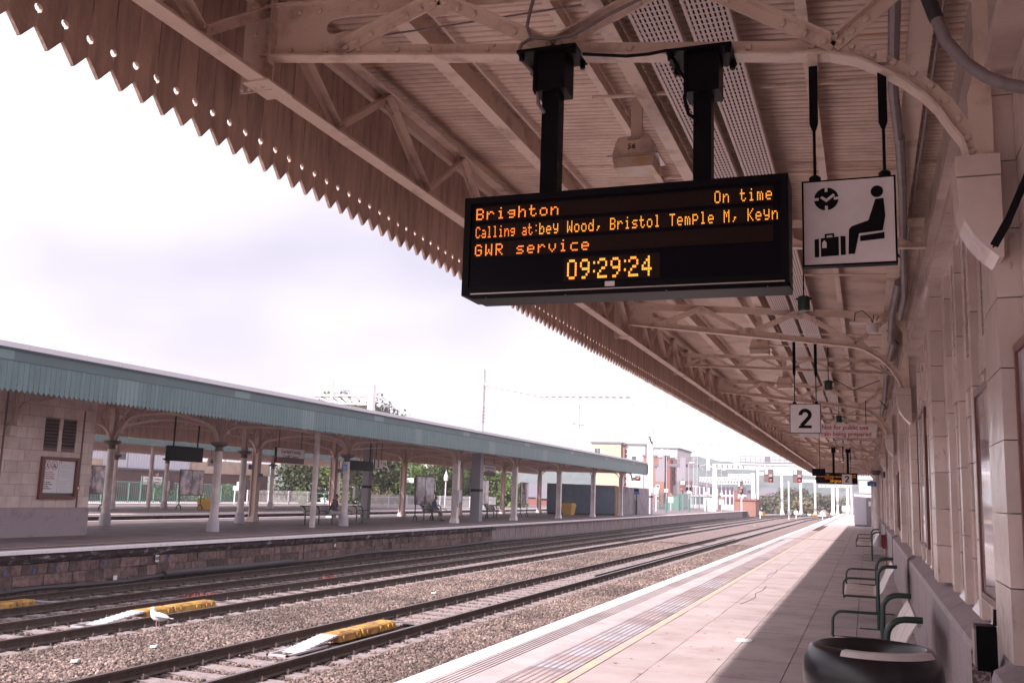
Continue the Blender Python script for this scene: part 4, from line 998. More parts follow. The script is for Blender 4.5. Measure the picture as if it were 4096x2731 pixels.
# ------------------------------------------------------------------ benches
def bench(Y, label, L_=2.0, n=3, mx=0., rz=0.):
    t = thing('bench', (0.1, Y, 0), label, 'bench', 'green framed benches on the near platform')
    def post(y):
        pts = [(.115, y, 0), (.112, y, .55)]+[(.115+.13-.13*math.cos(rad(a)), y, .70+.13*math.sin(rad(a))) for a in (0, 18, 36, 54, 72, 90)]+[(.36, y, .832)]
        MB().tube(pts, .024, 12).build('support', 'green_paint', t, smooth=True)
        MB().box(-.13, .36, y-.032, y+.032, .0, .012).build('foot', 'green_paint', t)
    def arm(y):
        pts = [(.10, y, .655), (-.22, y, .655)]+[(-.24-.085*math.sin(rad(a)), y, .655-.085+.085*math.cos(rad(a))) for a in (15, 35, 55, 75, 90)]+[(-.327, y, .50), (-.33, y, .43)]
        MB().tube(pts, .0135, 10).build('armrest', 'green_paint', t, smooth=True)
        MB().tube([(.11, y, .42), (-.33, y, .42)], .014, 8).build('seat_rail', 'green_paint', t, smooth=True)
    for y in (Y, Y+L_): post(y); arm(y)
    MB().tube([(.335, Y+.02, .79), (.335, Y+L_-.02, .79)], .015, 10).build('top_rail', 'steel_rail', t, smooth=True)
    MB().tube([(-.32, Y, .405), (-.32, Y+L_, .405)], .017, 10).tube([(.12, Y, .40), (.12, Y+L_, .40)], .017, 10).build('beam', 'green_paint', t, smooth=True)
    w = (L_-.10)/n
    for i in range(n):
        a = Y+.05+i*w+.015; b = a+w-.03
        prof = [(-.335, .415), (-.30, .436), (-.1, .425), (.07, .418), (.13, .44), (.175, .50), (.26, .70), (.325, .805)]
        m = MB(); k = len(prof)
        vs = []
        for x, z in prof: vs += [(x, a, z), (x, b, z)]
        for x, z in prof: vs += [(x+.004, a, z-.012), (x+.004, b, z-.012)]
        o = 2*k
        m.add(vs, [(j*2, j*2+2, j*2+3, j*2+1) for j in range(k-1)]+[(o+j*2, o+j*2+1, o+j*2+3, o+j*2+2) for j in range(k-1)]+[(j*2, o+j*2, o+j*2+2, j*2+2) for j in range(k-1)]+[(j*2+1, j*2+3, o+j*2+3, o+j*2+1) for j in range(k-1)]+[(0, 1, o+1, o), (2*k-2, o+2*k-2, o+2*k-1, 2*k-1)])
        m.build('seat_shell', 'seat_cream', t, smooth=True)
        for j in range(3): MB().prism([(-.31, a+.04+j*w*.28, .438), (-.1, a+.04+j*w*.28, .4285), (.06, a+.04+j*w*.28, .4215), (.06, a+.04+j*w*.28, .4165), (-.31, a+.04+j*w*.28, .43)], (0, .05, 0)).build('seat_rib', 'seat_perf', t)
    return t
bench(7.78, 'nearest green and cream bench behind the litter bin', L_=2.0)
bench(14.15, 'second green framed bench with cream seats against the wall', L_=2.05)
bench(30.9, 'third bench along the wall, with a spot of red behind its back', L_=3.6, n=4)
t = thing('hydrant', (.42, 29.5, 0), 'small rusty standpipe by the wall between second and third bench', 'standpipe')
MB().tube([(.42, 27, 0), (.42, 27, .28), (.36, 27, .34), (.36, 27, .26)], .02, 8).build('pipe', 'wood_orange', t)
t = thing('bag', (.33, 33, .5), 'red bag leaning behind the third bench', 'bag'); MB().box(.40, .5, 31.4, 32.0, .35, .75).build('body', 'red_text', t)
# ------------------------------------------------------------------ the litter bin
BN = thing('litter_bin', (.005, 4.52, 0), 'black round litter bin with pale crescent label on its rim, in front of the benches', 'bin')
bx, by = .005, 4.52; R0 = .282
MB().lathe(bx, by, [(0, .02), (.22, .02), (.235, .06), (.26, .80), (.255, .81), (0, .81)], 48).build('body', 'pavement_light', BN, smooth=True)
prof = [(.255, .81), (.272, .815), (.283, .86), (.284, .90), (.276, .945), (.255, .985), (.238, .998), (.218, 1.0), (.206, .985), (.198, .93), (.185, .84), (.18, .55)]
m = MB().lathe(bx, by, prof, 64)
m.build('lid', 'bin_black', BN, smooth=True)
MB().lathe(bx, by, [(.0, .55), (.182, .55)], 32).build('liner', 'dark_slot', BN)
lp = []
n = 18
def rimz(r): return 1.0015 if r < .238 else 1.0015-(r-.238)*.75
vs = []
for i in range(n+1):
    a = rad(-118+96*i/n); w_ = 1.0
    for r_ in (.216, .230, .246, .262):
        vs.append((bx+r_*math.cos(a), by+r_*math.sin(a), 1.002 if r_ < .23 else (1.0 if r_ < .25 else .979)))
MB().add(vs, [(i*4+j, i*4+j+4, i*4+j+5, i*4+j+1) for i in range(n) for j in range(3)]).build('label_strip', 'bin_label', BN, smooth=True)
for o in BN.children:
    o.scale = (1, 1, 1.058)
# ------------------------------------------------------------------ building on the island platform
IB = thing('island_building', (-22, 18, 0), 'island platform building end in pale glazed blocks above a grey granite base', 'building')
XI = -21.7
MB().box(-27, XI-.03, 8, 22.87, 0, 4.4).build('wall_core', 'tile_joint', IB)
lou = [(21.02, 21.53, 2.48, 3.28), (21.67, 22.18, 2.48, 3.28)]
for side in ('front', 'end'):
    z = .80; r = 0
    while z < 4.3:
        y = (16.0 if r % 2 else 16.2); z1 = z+.315
        while side == 'front' and y < 22.88:
            a, b = max(y, 16), min(y+.42, 22.9)
            segs = [(a, b)]
            for h in lou:
                if h[2] < z1-.02 and h[3] > z+.02:
                    nx = []
                    for p, q in segs:
                        if h[1] <= p or h[0] >= q: nx.append((p, q))
                        else:
                            if h[0]-p > .02: nx.append((p, h[0]))
                            if q-h[1] > .02: nx.append((h[1], q))
                    segs = nx
            for p, q in segs:
                if q-p > .03: piece('terracotta_block', 'terracotta', XI-.03, XI+random.uniform(-.002, .002), p+.004, q-.004, z+.004, z1-.004, IB)
            y += .42
        z = z1; r += 1
MB().box(-27, XI+.0, 22.871, 22.90, .8, 4.4).build('end_wall', 'terracotta_wall', IB)
MB().prism([(XI+.03, 8, 0), (XI+.03, 8, .76), (XI, 8, .80), (-27, 8, .80), (-27, 8, 0)], (0, 14.93, 0)).build('granite_base', 'granite', IB)
for y0, y1, z0, z1 in lou:
    w = MB().box(XI-.028, XI-.024, y0, y1, z0, z1).build('window', 'dark_slot', IB)
    l = MB()
    for j in range(8): l.prism([(XI-.023, y0+.02, z0+.04+j*.095), (XI-.002, y0+.02, z0+.012+j*.095), (XI-.002, y0+.02, z0+.02+j*.095), (XI-.023, y0+.02, z0+.055+j*.095)], (0, y1-y0-.04, 0))
    l.build('louvre', 'iron_dark', w)
MB().box(XI+.001, XI+.035, 22.42, 22.45, .8, 3.6).build('conduit', 'tile_joint', IB); MB().box(XI+.001, XI+.03, 19.62, 19.66, .8, 4).build('conduit', 'tile_joint', IB)
t = thing('fire_call_point', (XI+.03, 22.38, 1.35), 'small red fire alarm point on the pale block wall', 'alarm')
MB().box(XI+.036, XI+.08, 22.33, 22.45, 1.30, 1.42).build('box', 'red_text', t); MB().box(XI+.081, XI+.083, 22.36, 22.42, 1.33, 1.39).build('face', 'litter', t)
t = thing('notice_case', (XI+.03, 21.6, 1.6), 'brown framed notice case with two white safety posters on the island building', 'notice case')
y0, y1, z0, z1 = 20.97, 22.31, 1.04, 2.22
MB().box(XI+.003, XI+.10, y0, y0+.10, z0, z1).box(XI+.003, XI+.10, y1-.06, y1, z0, z1).box(XI+.003, XI+.10, y0+.10, y1-.06, z0, z0+.08).box(XI+.003, XI+.10, y0+.10, y1-.06, z1-.08, z1).build('frame', 'poster_frame', t)
MB().box(XI+.003, XI+.02, y0+.1, y1-.06, z0+.08, z1-.08).build('backing', 'iron_dark', t)
MB().box(XI+.021, XI+.024, y0+.115, y0+.665, z0+.17, z1-.09).build('poster', 'litter', t)
MB().box(XI+.021, XI+.024, y0+.675, y1-.075, z0+.17, z1-.10).build('poster', 'litter', t)
xf = XI+.026
for c in (y0+.25, y0+.50):
    r_ = .105; b = MB()
    b.tube([(xf, c+r_*math.cos(i*math.pi/12), z1-.24+r_*1.15*math.sin(i*math.pi/12)) for i in range(25)], .007, 4, cap=False).beam((xf, c-.075, z1-.15), (xf, c+.075, z1-.33), .004, .012, up=(1, 0, 0)); b.build('ban_symbol', 'red_text', t)
b = MB(); c = y0+.25; zc = z1-.24
b.beam((xf, c, zc+.05), (xf, c-.01, zc-.02), .004, .025, up=(1, 0, 0)).beam((xf, c-.01, zc-.02), (xf, c-.04, zc-.075), .004, .014, up=(1, 0, 0)).beam((xf, c-.01, zc-.02), (xf, c+.045, zc-.07), .004, .014, up=(1, 0, 0)).beam((xf, c-.05, zc+.04), (xf, c+.05, zc+.02), .004, .012, up=(1, 0, 0))
b.lathe(xf, c+.005, [(0, zc+.06), (.014, zc+.07), (0, zc+.095)], 6); b.build('figure_symbol', 'black_paint', t)
b = MB(); c = y0+.50
for dc in (-.035, .04): b.tube([(xf, c+dc+.028*math.cos(i*math.pi/6), zc-.04+.028*math.sin(i*math.pi/6)) for i in range(13)], .005, 4, cap=False)
b.beam((xf, c-.035, zc-.04), (xf, c, zc+.02), .004, .01, up=(1, 0, 0)).beam((xf, c, zc+.02), (xf, c+.04, zc-.04), .004, .01, up=(1, 0, 0)).beam((xf, c-.02, zc+.06), (xf, c+.03, zc+.02), .004, .02, up=(1, 0, 0)); b.build('cycle_symbol', 'black_paint', t)
text('Dim cerdded\ngyda beic, beicio\nsgrialu, sgwtera\nna rholer sglefrio', .058, 'red_text', (xf, y0+.15, z1-.52), RX, t, align='LEFT')
text('No cycling\nskateboarding\nscooting\nrollerskating', .058, 'black_paint', (xf, y0+.15, z1-.80), RX, t, align='LEFT')
b = MB()
for j in range(19):
    if j in (3, 9, 10): continue
    b.box(xf-.001, xf+.001, y0+.72, y0+.72+random.uniform(.22, .46), z1-.22-j*.042, z1-.212-j*.042)
b.build('small_print', 'galv', t); MB().box(xf-.001, xf+.001, y0+.675, y1-.075, z1-.115, z1-.105).build('header_bar', 'red_text', t)
MB().lathe(0, 0, [(0, 0), (.022, 0), (.022, .003), (0, .003)], 12).build('roundel', 'red_text', t, rot=(0, rad(90), 0), loc=(xf, y0+.735, z1-.155))
# ------------------------------------------------------------------ the teal canopy of the island platform
TC = thing('island_canopy', (-23.5, 20, 4), 'long teal valanced canopy on iron columns over the opposite island platform', 'canopy')
XV, XB, YI0, YI1 = -18.5, -28.5, -30., 86.2
bwt = .16
def tboard(z0, zn, top, x, th, mat, holes=True):
    w = bwt/2-.004; b = MB(); lp = [(0, z0), (w, zn)]
    if holes: lp += arc((w, zn+.10), .014, -90, -270, 3)
    lp += [(w, top), (-w, top)]
    if holes: lp += arc((-w, zn+.10), .014, 90, -90, 3)
    lp += [(-w, zn)]
    b.prism([(x, y, z) for y, z in lp], (th, 0, 0)); return b
tb = tboard(3.56, 3.64, 4.28, 0, -.022, 'teal'); tme = tb.mesh('valance_board', 'teal'); tmp = tb.mesh('valance_board', 'teal_pale'); far = MB()
y = 15.6; k = 0
while y < YI1:
    pale = (int((y-2.2)/.155) % 58) in (0, 1, 2, 3, 4)
    if k < 300: put(tmp if pale else tme, 'valance_board', TC, loc=(XV, y, random.uniform(-.006, .006)))
    else: far.add([(a+XV, c+y, d) for a, c, d in tb.v], tb.f)
    y += bwt; k += 1
far.build('valance_boards', 'teal', TC, stuff=True)
MB().box(XV-.05, XV-.024, YI0, YI1, 3.75, 4.5).build('valance_backing', 'canopy_steel', TC)
MB().box(XV-.02, XV+.012, YI0, YI1, 4.285, 4.31).box(XV-.02, XV+.002, YI0, YI1, 4.3105, 4.52).box(XV-.02, XV+.02, YI0, YI1, 4.5205, 4.54).build('fascia', 'teal_dark', TC)
for i in range(9):
    yj = 16+i*9.2; MB().box(XV+.0025, XV+.006, yj, yj+.8, 4.312, 4.518).build('fascia_patch', 'teal_pale', TC)
MB().box(XV-.02, XV+.05, YI0, YI1, 4.541, 4.574).build('gutter', 'teal_dark', TC)
i = 0
while 8+i*3.05 < YI1: MB().box(XV-.10, XV+.075, 8+i*3.05, min(YI1, 8+i*3.05+3.04), 4.575, 4.70).build('roof_edge', 'gutter', TC); i += 1
def rb(x): return 4.60+.55*(1-abs((x+23.5)/5.0))*0+.0
MB().prism([(XV-.03, YI0, 4.52), (XV-.03, YI0, 4.60), (-23.5, YI0, 4.42), (XB, YI0, 4.62), (XB, YI0, 4.54), (-23.5, YI0, 4.36)], (0, YI1-YI0, 0)).build('roof_sheet', 'canopy_steel', TC)
# rear valance
bb = tboard(3.34, 3.42, 4.5, 0, -.022, 'shaded_board_paint'); far = MB(); y = 24; k = 0
bme2 = bb.mesh('valance_board', 'shaded_board_paint')
while y < YI1:
    if k < 260: put(bme2, 'valance_board', TC, loc=(XB, y, 0))
    else: far.add([(a+XB, c+y, d) for a, c, d in bb.v], bb.f)
    y += bwt; k += 1
far.build('valance_boards', 'shaded_board_paint', TC, stuff=True)
x = XB
b = MB()
while x < XV: b.prism([(x, YI1, 4.5), (x, YI1, 3.72), (x+.08, YI1, 3.62), (x+.16, YI1, 3.72), (x+.16, YI1, 4.5)], (0, .02, 0)); x += .163
b.build('end_valance', 'shaded_board_paint', TC)
# columns and girders
front = [(-20.95, 27.9), (-21.05, 36.9), (-19.95, 46.3), (-19.93, 55.2), (-19.95, 64.3), (-19.78, 72.6), (-19.8, 81.7)]
rear = [(-25.6, 27.9), (-25.5, 36.7), (-26.9, 45.8), (-26.6, 53.6), (-26.4, 62.0), (-26.6, 71.0), (-26.6, 80.0)]
def iron_column(x, y, kind, mat='column_paint'):
    if kind == 'round':
        c = MB().lathe(x, y, [(.15, .44), (.145, .5), (.125, 2.72)], 20).build('column', mat, TC, smooth=True)
        MB().lathe(x, y, [(0, 0), (.215, 0), (.21, .12), (.19, .36), (.17, .41), (.16, .44), (0, .44)], 16).build('base', 'column_base', c, smooth=True)
        MB().lathe(x, y, [(.126, 2.72), (.14, 2.72), (.14, 2.78), (.128, 2.79), (.13, 2.86), (.22, 2.90), (.30, 2.95), (.30, 3.02), (.0, 3.02)], 16).build('capital', 'iron_dark', c, smooth=True)
        top = 3.02
    else:
        c = MB(); w = .115
        c.box(x-w, x+w, y-w*.55, y+w*.55, .0, 3.2).box(x-w*1.35, x-w*1.0005, y-w*1.2, y+w*1.2, 0, 3.2).box(x+w*1.0005, x+w*1.35, y-w*1.2, y+w*1.2, 0, 3.2)
        c = c.build('column', mat, TC); MB().prism([(x-.20, y-.24, 0), (x+.20, y-.24, 0), (x+.165, y-.2, .22), (x-.165, y-.2, .22)], (0, .42, 0)).build('base', mat, c); top = 3.2
    MB().box(x-.10, x+.10, y-.10, y+.10, top, 4.42).build('post_head', 'canopy_steel', c)
    return c, top
def lattice(p, q, zb0, zt0, arch=True, mat='canopy_steel', n=12, leg=None, rr=.85, name='arch_girder'):
    """girder from column p to column q in plan, lower chord a flat arch with tight haunches"""
    P, Q = Vector((p[0], p[1], 0)), Vector((q[0], q[1], 0)); Lg = (Q-P).length; d = (Q-P)/Lg; nn = Vector((-d.y, d.x, 0))
    g = MB(); pts = []
    zs = leg if leg else zb0-.6
    for i in range(7):
        a = i/6*math.pi/2; pts.append((.13+rr*(1-math.cos(a)), zs+(zb0-zs)*math.sin(a)))
    m_ = 8
    for i in range(1, m_): s = .13+rr+(Lg-2*(.13+rr))*i/m_; pts.append((s, zb0+.16*math.sin(math.pi*i/m_)))
    for i in range(6, -1, -1):
        a = i/6*math.pi/2; pts.append((Lg-.13-rr*(1-math.cos(a)), zs+(zb0-zs)*math.sin(a)))
    for a, c in zip(pts, pts[1:]):
        g.beam(P+d*a[0]+Vector((0, 0, a[1])), P+d*c[0]+Vector((0, 0, c[1])), .11, .07, up=(0, 0, 1) if abs(c[0]-a[0]) > abs(c[1]-a[1]) else d)
    G_ = g.build(name, 'girder_lit' if mat == 'canopy_steel' else mat, TC)
    MB().beam(P+Vector((0, 0, zt0)), Q+Vector((0, 0, zt0)), .08, .07).build('top_chord', mat, G_)
    k = int(Lg/.8); z1 = zt0-.02; h = MB()
    def zl(s):
        for a, c in zip(pts, pts[1:]):
            if a[0] <= s <= c[0] and c[0] > a[0]: return a[1]+(c[1]-a[1])*(s-a[0])/(c[0]-a[0])
        return zb0
    s = .35; upp = True
    while s+.6 < Lg:
        a = P+d*s+Vector((0, 0, z1 if upp else zl(s))); c = P+d*(s+.6)+Vector((0, 0, zl(s+.6) if upp else z1))
        h.beam(a, c, .07, .03, up=nn)
        a = P+d*s+Vector((0, 0, zl(s) if upp else z1)); c = P+d*(s+.6)+Vector((0, 0, z1 if upp else zl(s+.6)))
        h.beam(a+nn*.04, c+nn*.04, .045, .02, up=nn)
        s += .6; upp = not upp
    h.build('bracing', mat, G_); return G_
kinds = ['round', 'round'] + ['steel']*5
rk = ['round', 'steel']+['steel']*5
for (x, y), kd in zip(front, kinds): iron_column(x, y, kd)
for (x, y), kd in zip(rear, rk): iron_column(x, y, kd, 'column_paint' if kd == 'round' else 'cream_paint_far')
iron_column(-24.9, 34.9, 'round')
fr = [(-20.9, 22.95)]+front+[(-19.8, 86)]; rr_ = [(-25.7, 22.95)]+rear+[(-26.6, 86)]
for a, c in zip(fr, fr[1:]): lattice(a, c, 3.62, 4.28, leg=3.0)
for a, c in zip(rr_, rr_[1:]): lattice(a, c, 3.62, 4.22, leg=3.0)
for a, c in zip(front, rear):
    lattice(a, c, 3.62, 4.22, leg=3.0, rr=.7, name='cross_girder')
    g = MB(); P = Vector((a[0], a[1], 0))
    for s in range(8):
        t0, t1_ = s/8*math.pi/2, (s+1)/8*math.pi/2
        g.beam(P+Vector((.13+.9*(1-math.cos(t0)), 0, 3.05+.9*math.sin(t0))), P+Vector((.13+.9*(1-math.cos(t1_)), 0, 3.05+.9*math.sin(t1_))), .07, .04, up=(0, 1, 0))
    g.build('bracket', 'canopy_steel', TC)
for i in range(14):
    y = 25+i*4.4; b = MB(); 
    s = XB+.3
    b.beam((XB+.1, y, 4.0), (XV-.1, y, 4.0), .05, .06).beam((XB+.1, y, 4.38), (XV-.1, y, 4.38), .05, .06)
    while s+1.05 < XV: b.beam((s, y, 4.0), (s+.5, y, 4.38), .04, .03, up=(0, 1, 0)).beam((s+.5, y, 4.38), (s+1., y, 4.0), .04, .03, up=(0, 1, 0)); s += 1.
    b.build('roof_truss', 'canopy_steel', TC)
# bracket on the building wall
b = MB(); P = Vector((XI, 19.85, 0)); pts = [PX(x*.4464, 1500+y*.4464, XI+.25) for x, y in ((125, 440), (140, 380), (175, 310), (230, 255), (300, 232), (420, 210), (540, 185))]
for a, c in zip(pts, pts[1:]): b.beam(a, c, .10, .05, up=(1, 0, 0))
b.build('wall_bracket', 'canopy_steel', TC)
MB().box(XI+.05, XI+.35, 19.72, 19.95, 2.98, 3.08).box(XI+.0, XI+.22, 19.66, 19.90, 2.72, 2.98).build('wall_corbel', 'terracotta', TC)
MB().box(XI+.2, XI+.3, 19.66, 19.76, 3.08, 4.4).build('wall_post', 'canopy_steel', TC)
# posts that pass through the roof
t = thing('pipe_column', (-20.87, 34.1, 0), 'plain white round pipe column between the two iron columns with capitals', 'column')
MB().lathe(-20.87, 34.1, [(0, 0), (.115, 0), (.105, 4.3), (0, 4.3)], 18).build('shaft', 'column_paint', t, smooth=True)
def gmast(x, y, w, ztop, label, mat, band=True):
    t = thing('gantry_mast', (x, y, 0), label, 'mast')
    MB().box(x-w, x+w, y-w*.9, y+w*.9, 0, 4.2).build('lower_shaft', 'grey_mast', t)
    if band: MB().box(x-w-.006, x+w+.006, y-w*.9-.006, y+w*.9+.006, 1.62, 1.77).build('band', 'black_paint', t)
    MB().box(x-w*.8, x+w*.8, y-w*.75, y+w*.75, 4.2, ztop).build('upper_shaft', mat, t); return t
M1 = gmast(-20.35, 50.2, .27, 8.45, 'square grey mast with a black band rising through the teal canopy', 'white_steel')
M2 = gmast(-25.95, 47.8, .20, 7.35, 'darker grey mast behind the first seated person, rising through the canopy', 'white_steel')
def boom(t, pts_lo, pts_hi, name='boom', nw=14, mat='white_steel'):
    """solid-webbed boom with openings: chords and plates"""
    b = MB(); 
    for a, c in zip(pts_lo, pts_lo[1:]): b.beam(a, c, .22, .10)
    for a, c in zip(pts_hi, pts_hi[1:]): b.beam(a, c, .22, .10)
    def at(P, f):
        L_ = [(Vector(a)-Vector(c)).length for a, c in zip(P, P[1:])]; s = f*sum(L_)
        for (a, c), l_ in zip(zip(P, P[1:]), L_):
            if s <= l_: return Vector(a).lerp(Vector(c), s/l_)
            s -= l_
        return Vector(P[-1])
    for i in range(nw):
        f0, f1 = i/nw, (i+.62)/nw
        a, c, d, e = at(pts_lo, f0), at(pts_lo, f1), at(pts_hi, f1), at(pts_hi, f0)
        b.prism([a, c, d, e], (0, .03, 0))
    b.build(name, mat, t)
Yg = 50.2
boom(M1, [PY(1985, 1618, Yg), PY(2530, 1619, Yg)], [PY(1890, 1526, Yg), PY(2165, 1581, Yg), PY(2530, 1583, Yg)], nw=24)
MB().tube([PY(1930, 1480, Yg+.4), PY(1928, 1730, Yg+.4)], .05, 6).build('cable_pole', 'galv', M1)
a = PY(2312, 1540, Yg); c = PY(2312, 1712, Yg); b = MB(); b.beam(a, c, .16, .16).build('drop_tube', 'white_steel', M1)
for k in range(5):
    a = PY(1925+k*0, 1632+k*14, Yg); MB().tube([a, a+Vector((.12, 0, .04)), a+Vector((.2, 0, 0))], .05, 6).build('insulator', 'galv', M1)
b = MB(); P_ = [PY(u, v, Yg) for u, v in ((2290, 1690), (2335, 1700), (2295, 1745), (2300, 1800))]
b.tube(P_[:2], .06, 6).tube([P_[0], P_[2], P_[3]], .03, 6).build('registration_arm', 'galv', M1)
Yg = 47.8
boom(M2, [PY(1325, 1612, Yg), PY(1465, 1616, Yg)], [PY(1240, 1580, Yg), PY(1325, 1581, Yg), PY(1480, 1581, Yg)], nw=6)
MB().beam(PY(1328, 1520, Yg), PY(1325, 1650, Yg), .14, .14).build('drop_tube', 'white_steel', M2)
MB().beam(PY(1455, 1615, Yg), PY(1480, 1580, Yg), .08, .08).build('knee_brace', 'white_steel', M2)
# ------------------------------------------------------------------ furniture on the island platform
def xdisp(y0, y1, z0, z1, X, label, hang=True):
    t = thing('departure_display', (X, (y0+y1)/2, z1), label, 'departure board')
    MB().box(X-.2, X, y0, y1, z0, z1).build('case', 'black_paint', t)
    MB().box(X+.001, X+.006, y0+.03, y1-.03, z0+.03, z1-.03).build('screen', 'black_gloss', t)
    if hang:
        for y in (y0+.25, y1-.2): MB().box(X-.12, X-.08, y-.02, y+.02, z1, 4.2).build('post', 'black_paint', t)
xdisp(26.7, 28.42, 2.33, 2.84, -22.0, 'blank black display hanging near the number 4 sign, seen from its dark side')
xdisp(43.3, 45.9, 2.50, 3.0, -24.6, 'dark display hanging behind the darker grey mast')
def name_sign(y0, y1, z0, z1, X, label):
    t = thing('station_name_sign', (X, (y0+y1)/2, z1), label, 'sign', 'station name signs')
    h = z1-z0; zc = z0+h*.36
    MB().box(X-.09, X, y0, y1, z0, z1).build('frame', 'black_paint', t)
    MB().box(X+.001, X+.006, y0+.03, y1-.02, zc, z1-.02).build('panel', 'sign_white', t)
    MB().box(X+.001, X+.006, y0+.03, y1-.02, z0+.02, zc-.002).build('lower_panel', 'iron_dark', t); MB().box(X+.0065, X+.008, y0+.05, y0+.2, z0+.04, zc-.02).build('red_block', 'red_text', t)
    ym = (y0+y1)/2; s = (z1-zc)*.50
    text('Caerdydd Canolog\nCardiff Central', s, 'black_paint', (X+.0075, ym, (zc+z1)/2-s*.32), RX, t, bold=.001, space=.95)
    for y in (y0+.2, y1-.2): MB().tube([(X-.045, y, z1), (X-.045, y, 4.1)], .015, 6).build('hanger', 'black_paint', t)
name_sign(32.95, 35.0, 2.52, 3.13, -22.0, 'nearer hanging station name sign, Caerdydd Canolog Cardiff Central')
name_sign(55.2, 57.3, 2.61, 3.28, -22.0, 'farther hanging station name sign right of the square grey mast')
t = thing('platform_number_sign', (-22, 41.6, 3), 'white number 3a sign hanging left of the steel columns', 'sign')
MB().box(-22.05, -22.0, 41.2, 42.07, 2.54, 3.0).build('frame', 'black_paint', t); MB().box(-21.999, -21.996, 41.22, 42.05, 2.56, 2.98).build('panel', 'sign_white', t)
text('3', .46, 'black_paint', (-21.99, 41.55, 2.77), RX, t, bold=.006); text('a', .2, 'black_paint', (-21.99, 41.86, 2.87), RX, t, bold=.003)
for y in (41.35, 41.9): MB().tube([(-22.02, y, 3.0), (-22.02, y, 4.1)], .015, 6).build('hanger', 'black_paint', t)
t = thing('platform_number_sign', (-38, 49.9, 3), 'small white number 4 sign behind the second round column', 'sign')
MB().box(-38.05, -38.0, 49.64, 50.35, 2.63, 3.17).build('panel', 'sign_white', t); text('4', .55, 'black_paint', (-37.99, 49.97, 2.9), RX, t, bold=.006)
MB().tube([(-38.02, 49.9, 3.17), (-38.02, 49.9, 4.1)], .015, 6).build('hanger', 'black_paint', t)
def col_sign(u, v, X, w, h, s, label):
    q = PX(u, v, X); t = thing('column_number_sign', q, label, 'sign'); MB().box(X-.02, X, q.y-w/2, q.y+w/2, q.z-h/2, q.z+h/2).build('panel', 'blue_sign', t)
    if s: text(s, h*.72, 'sign_white', (X+.003, q.y, q.z-h*.1), RX, t)
col_sign(1380, 1868, -20.9, .42, .26, '235', 'blue number 235 plate on the white iron column beside the first seated person')
col_sign(1003, 1867, -24.6, .3, .2, None, 'small blue plate on the column under the nearer name sign')
col_sign(1046, 1899, -25.3, .25, .12, None, 'tiny blue plate lower on the thin far column')
# advertising panels on loop feet
def ad_case(X, y0, y1, z0, z1, label, mats=('poster_print', 'poster_print')):
    t = thing('poster_stand', (X, (y0+y1)/2, 0), label, 'poster stand', 'free-standing double poster cases'); ym = (y0+y1)/2
    MB().box(X-.06, X, y0, y1, z0, z1).build('case', 'iron_dark', t)
    for a, c, m_ in ((y0+.05, ym-.03, mats[0]), (ym+.03, y1-.05, mats[1])): MB().box(X+.001, X+.006, a, c, z0+.05, z1-.05).build('poster', m_, t)
    for y in (y0+.12, y1-.12):
        MB().box(X-.05, X-.01, y-.03, y+.03, .25, z0).build('leg', 'green_paint', t)
        MB().tube([(X-.03, y+.22*math.cos(rad(a)), .26*math.sin(rad(a))+.01) for a in range(0, 181, 20)], .035, 8).build('loop_foot', 'green_paint', t, smooth=True)
ad_case(-22.35, 46.55, 48.9, .84, 2.36, 'double poster stand behind the seated man in the blue shirt')
ad_case(-22.3, 55.6, 57.0, .84, 2.37, 'poster stand half hidden behind the square grey mast')
ad_case(-22.6, 63.9, 65.5, .84, 2.37, 'poster stand between the steel columns, left of the blue hoarding')
ad_case(-38.2, 47.4, 49.6, .84, 2.36, 'double poster stand on the far platform beside the yellow bin')
ad_case(-38.6, 39.8, 41.9, .84, 2.36, 'dark poster stand just past the corner of the island building')
M('poster_yellow', (.50, .36, .12), .2, col2=(.25, .17, .1), scale=2)
def grit(X, Y, s, label):
    t = thing('grit_bin', (X, Y, 0), label, 'grit bin', 'yellow grit bins'); vs = []
    for z, k in ((0, .78), (.62*s, 1.0), (.63*s, 1.08), (.72*s, 1.06), (.86*s, .9)): vs += [(X-.38*s*k, Y-.55*s*k, z), (X+.38*s*k, Y-.55*s*k, z), (X+.38*s*k, Y+.55*s*k, z), (X-.38*s*k, Y+.55*s*k, z)]
    n = 5
    MB().add(vs[:8], [(j, (j+1) % 4, 4+(j+1) % 4, 4+j) for j in range(4)]).build('tub', 'grit_yellow', t)
    MB().add(vs[8:], [(i*4+j, i*4+(j+1) % 4, i*4+4+(j+1) % 4, i*4+4+j) for i in range(2) for j in range(4)]+[(8, 9, 10, 11)]).build('lid', 'grit_yellow', t)
grit(-22.6, 75.6, 1.1, 'yellow grit bin in front of the dark blue hoarding')
grit(-38.4, 50.2, .78, 'yellow grit bin on the far platform behind the second round column')
# cabinets on columns
for (x, y, z, lab) in ((-19.72, 46.0, 1.35, 'grey electrical box with a looping cable on the steel column'), (-25.3, 45.3, 1.35, 'grey electrical box on the cream steel column behind the first seated person'), (-39.9, 48.6, 1.35, 'grey electrical box on the far platform column')):
    t = thing('electrical_box', (x, y, z), lab, 'electrical box')
    MB().box(x, x+.16, y-.18, y+.18, z-.28, z+.32).build('box', 'galv', t); MB().box(x+.161, x+.17, y-.14, y+.14, z-.22, z+.26).build('door', 'galv', t)
    MB().tube([(x+.08, y-.05, z-.28), (x+.08, y-.1, z-.5), (x+.08, y+.1, z-.55), (x+.08, y+.22, z-.4), (x+.08, y+.24, z-.1)], .018, 6).build('cable', 'black_paint', t)
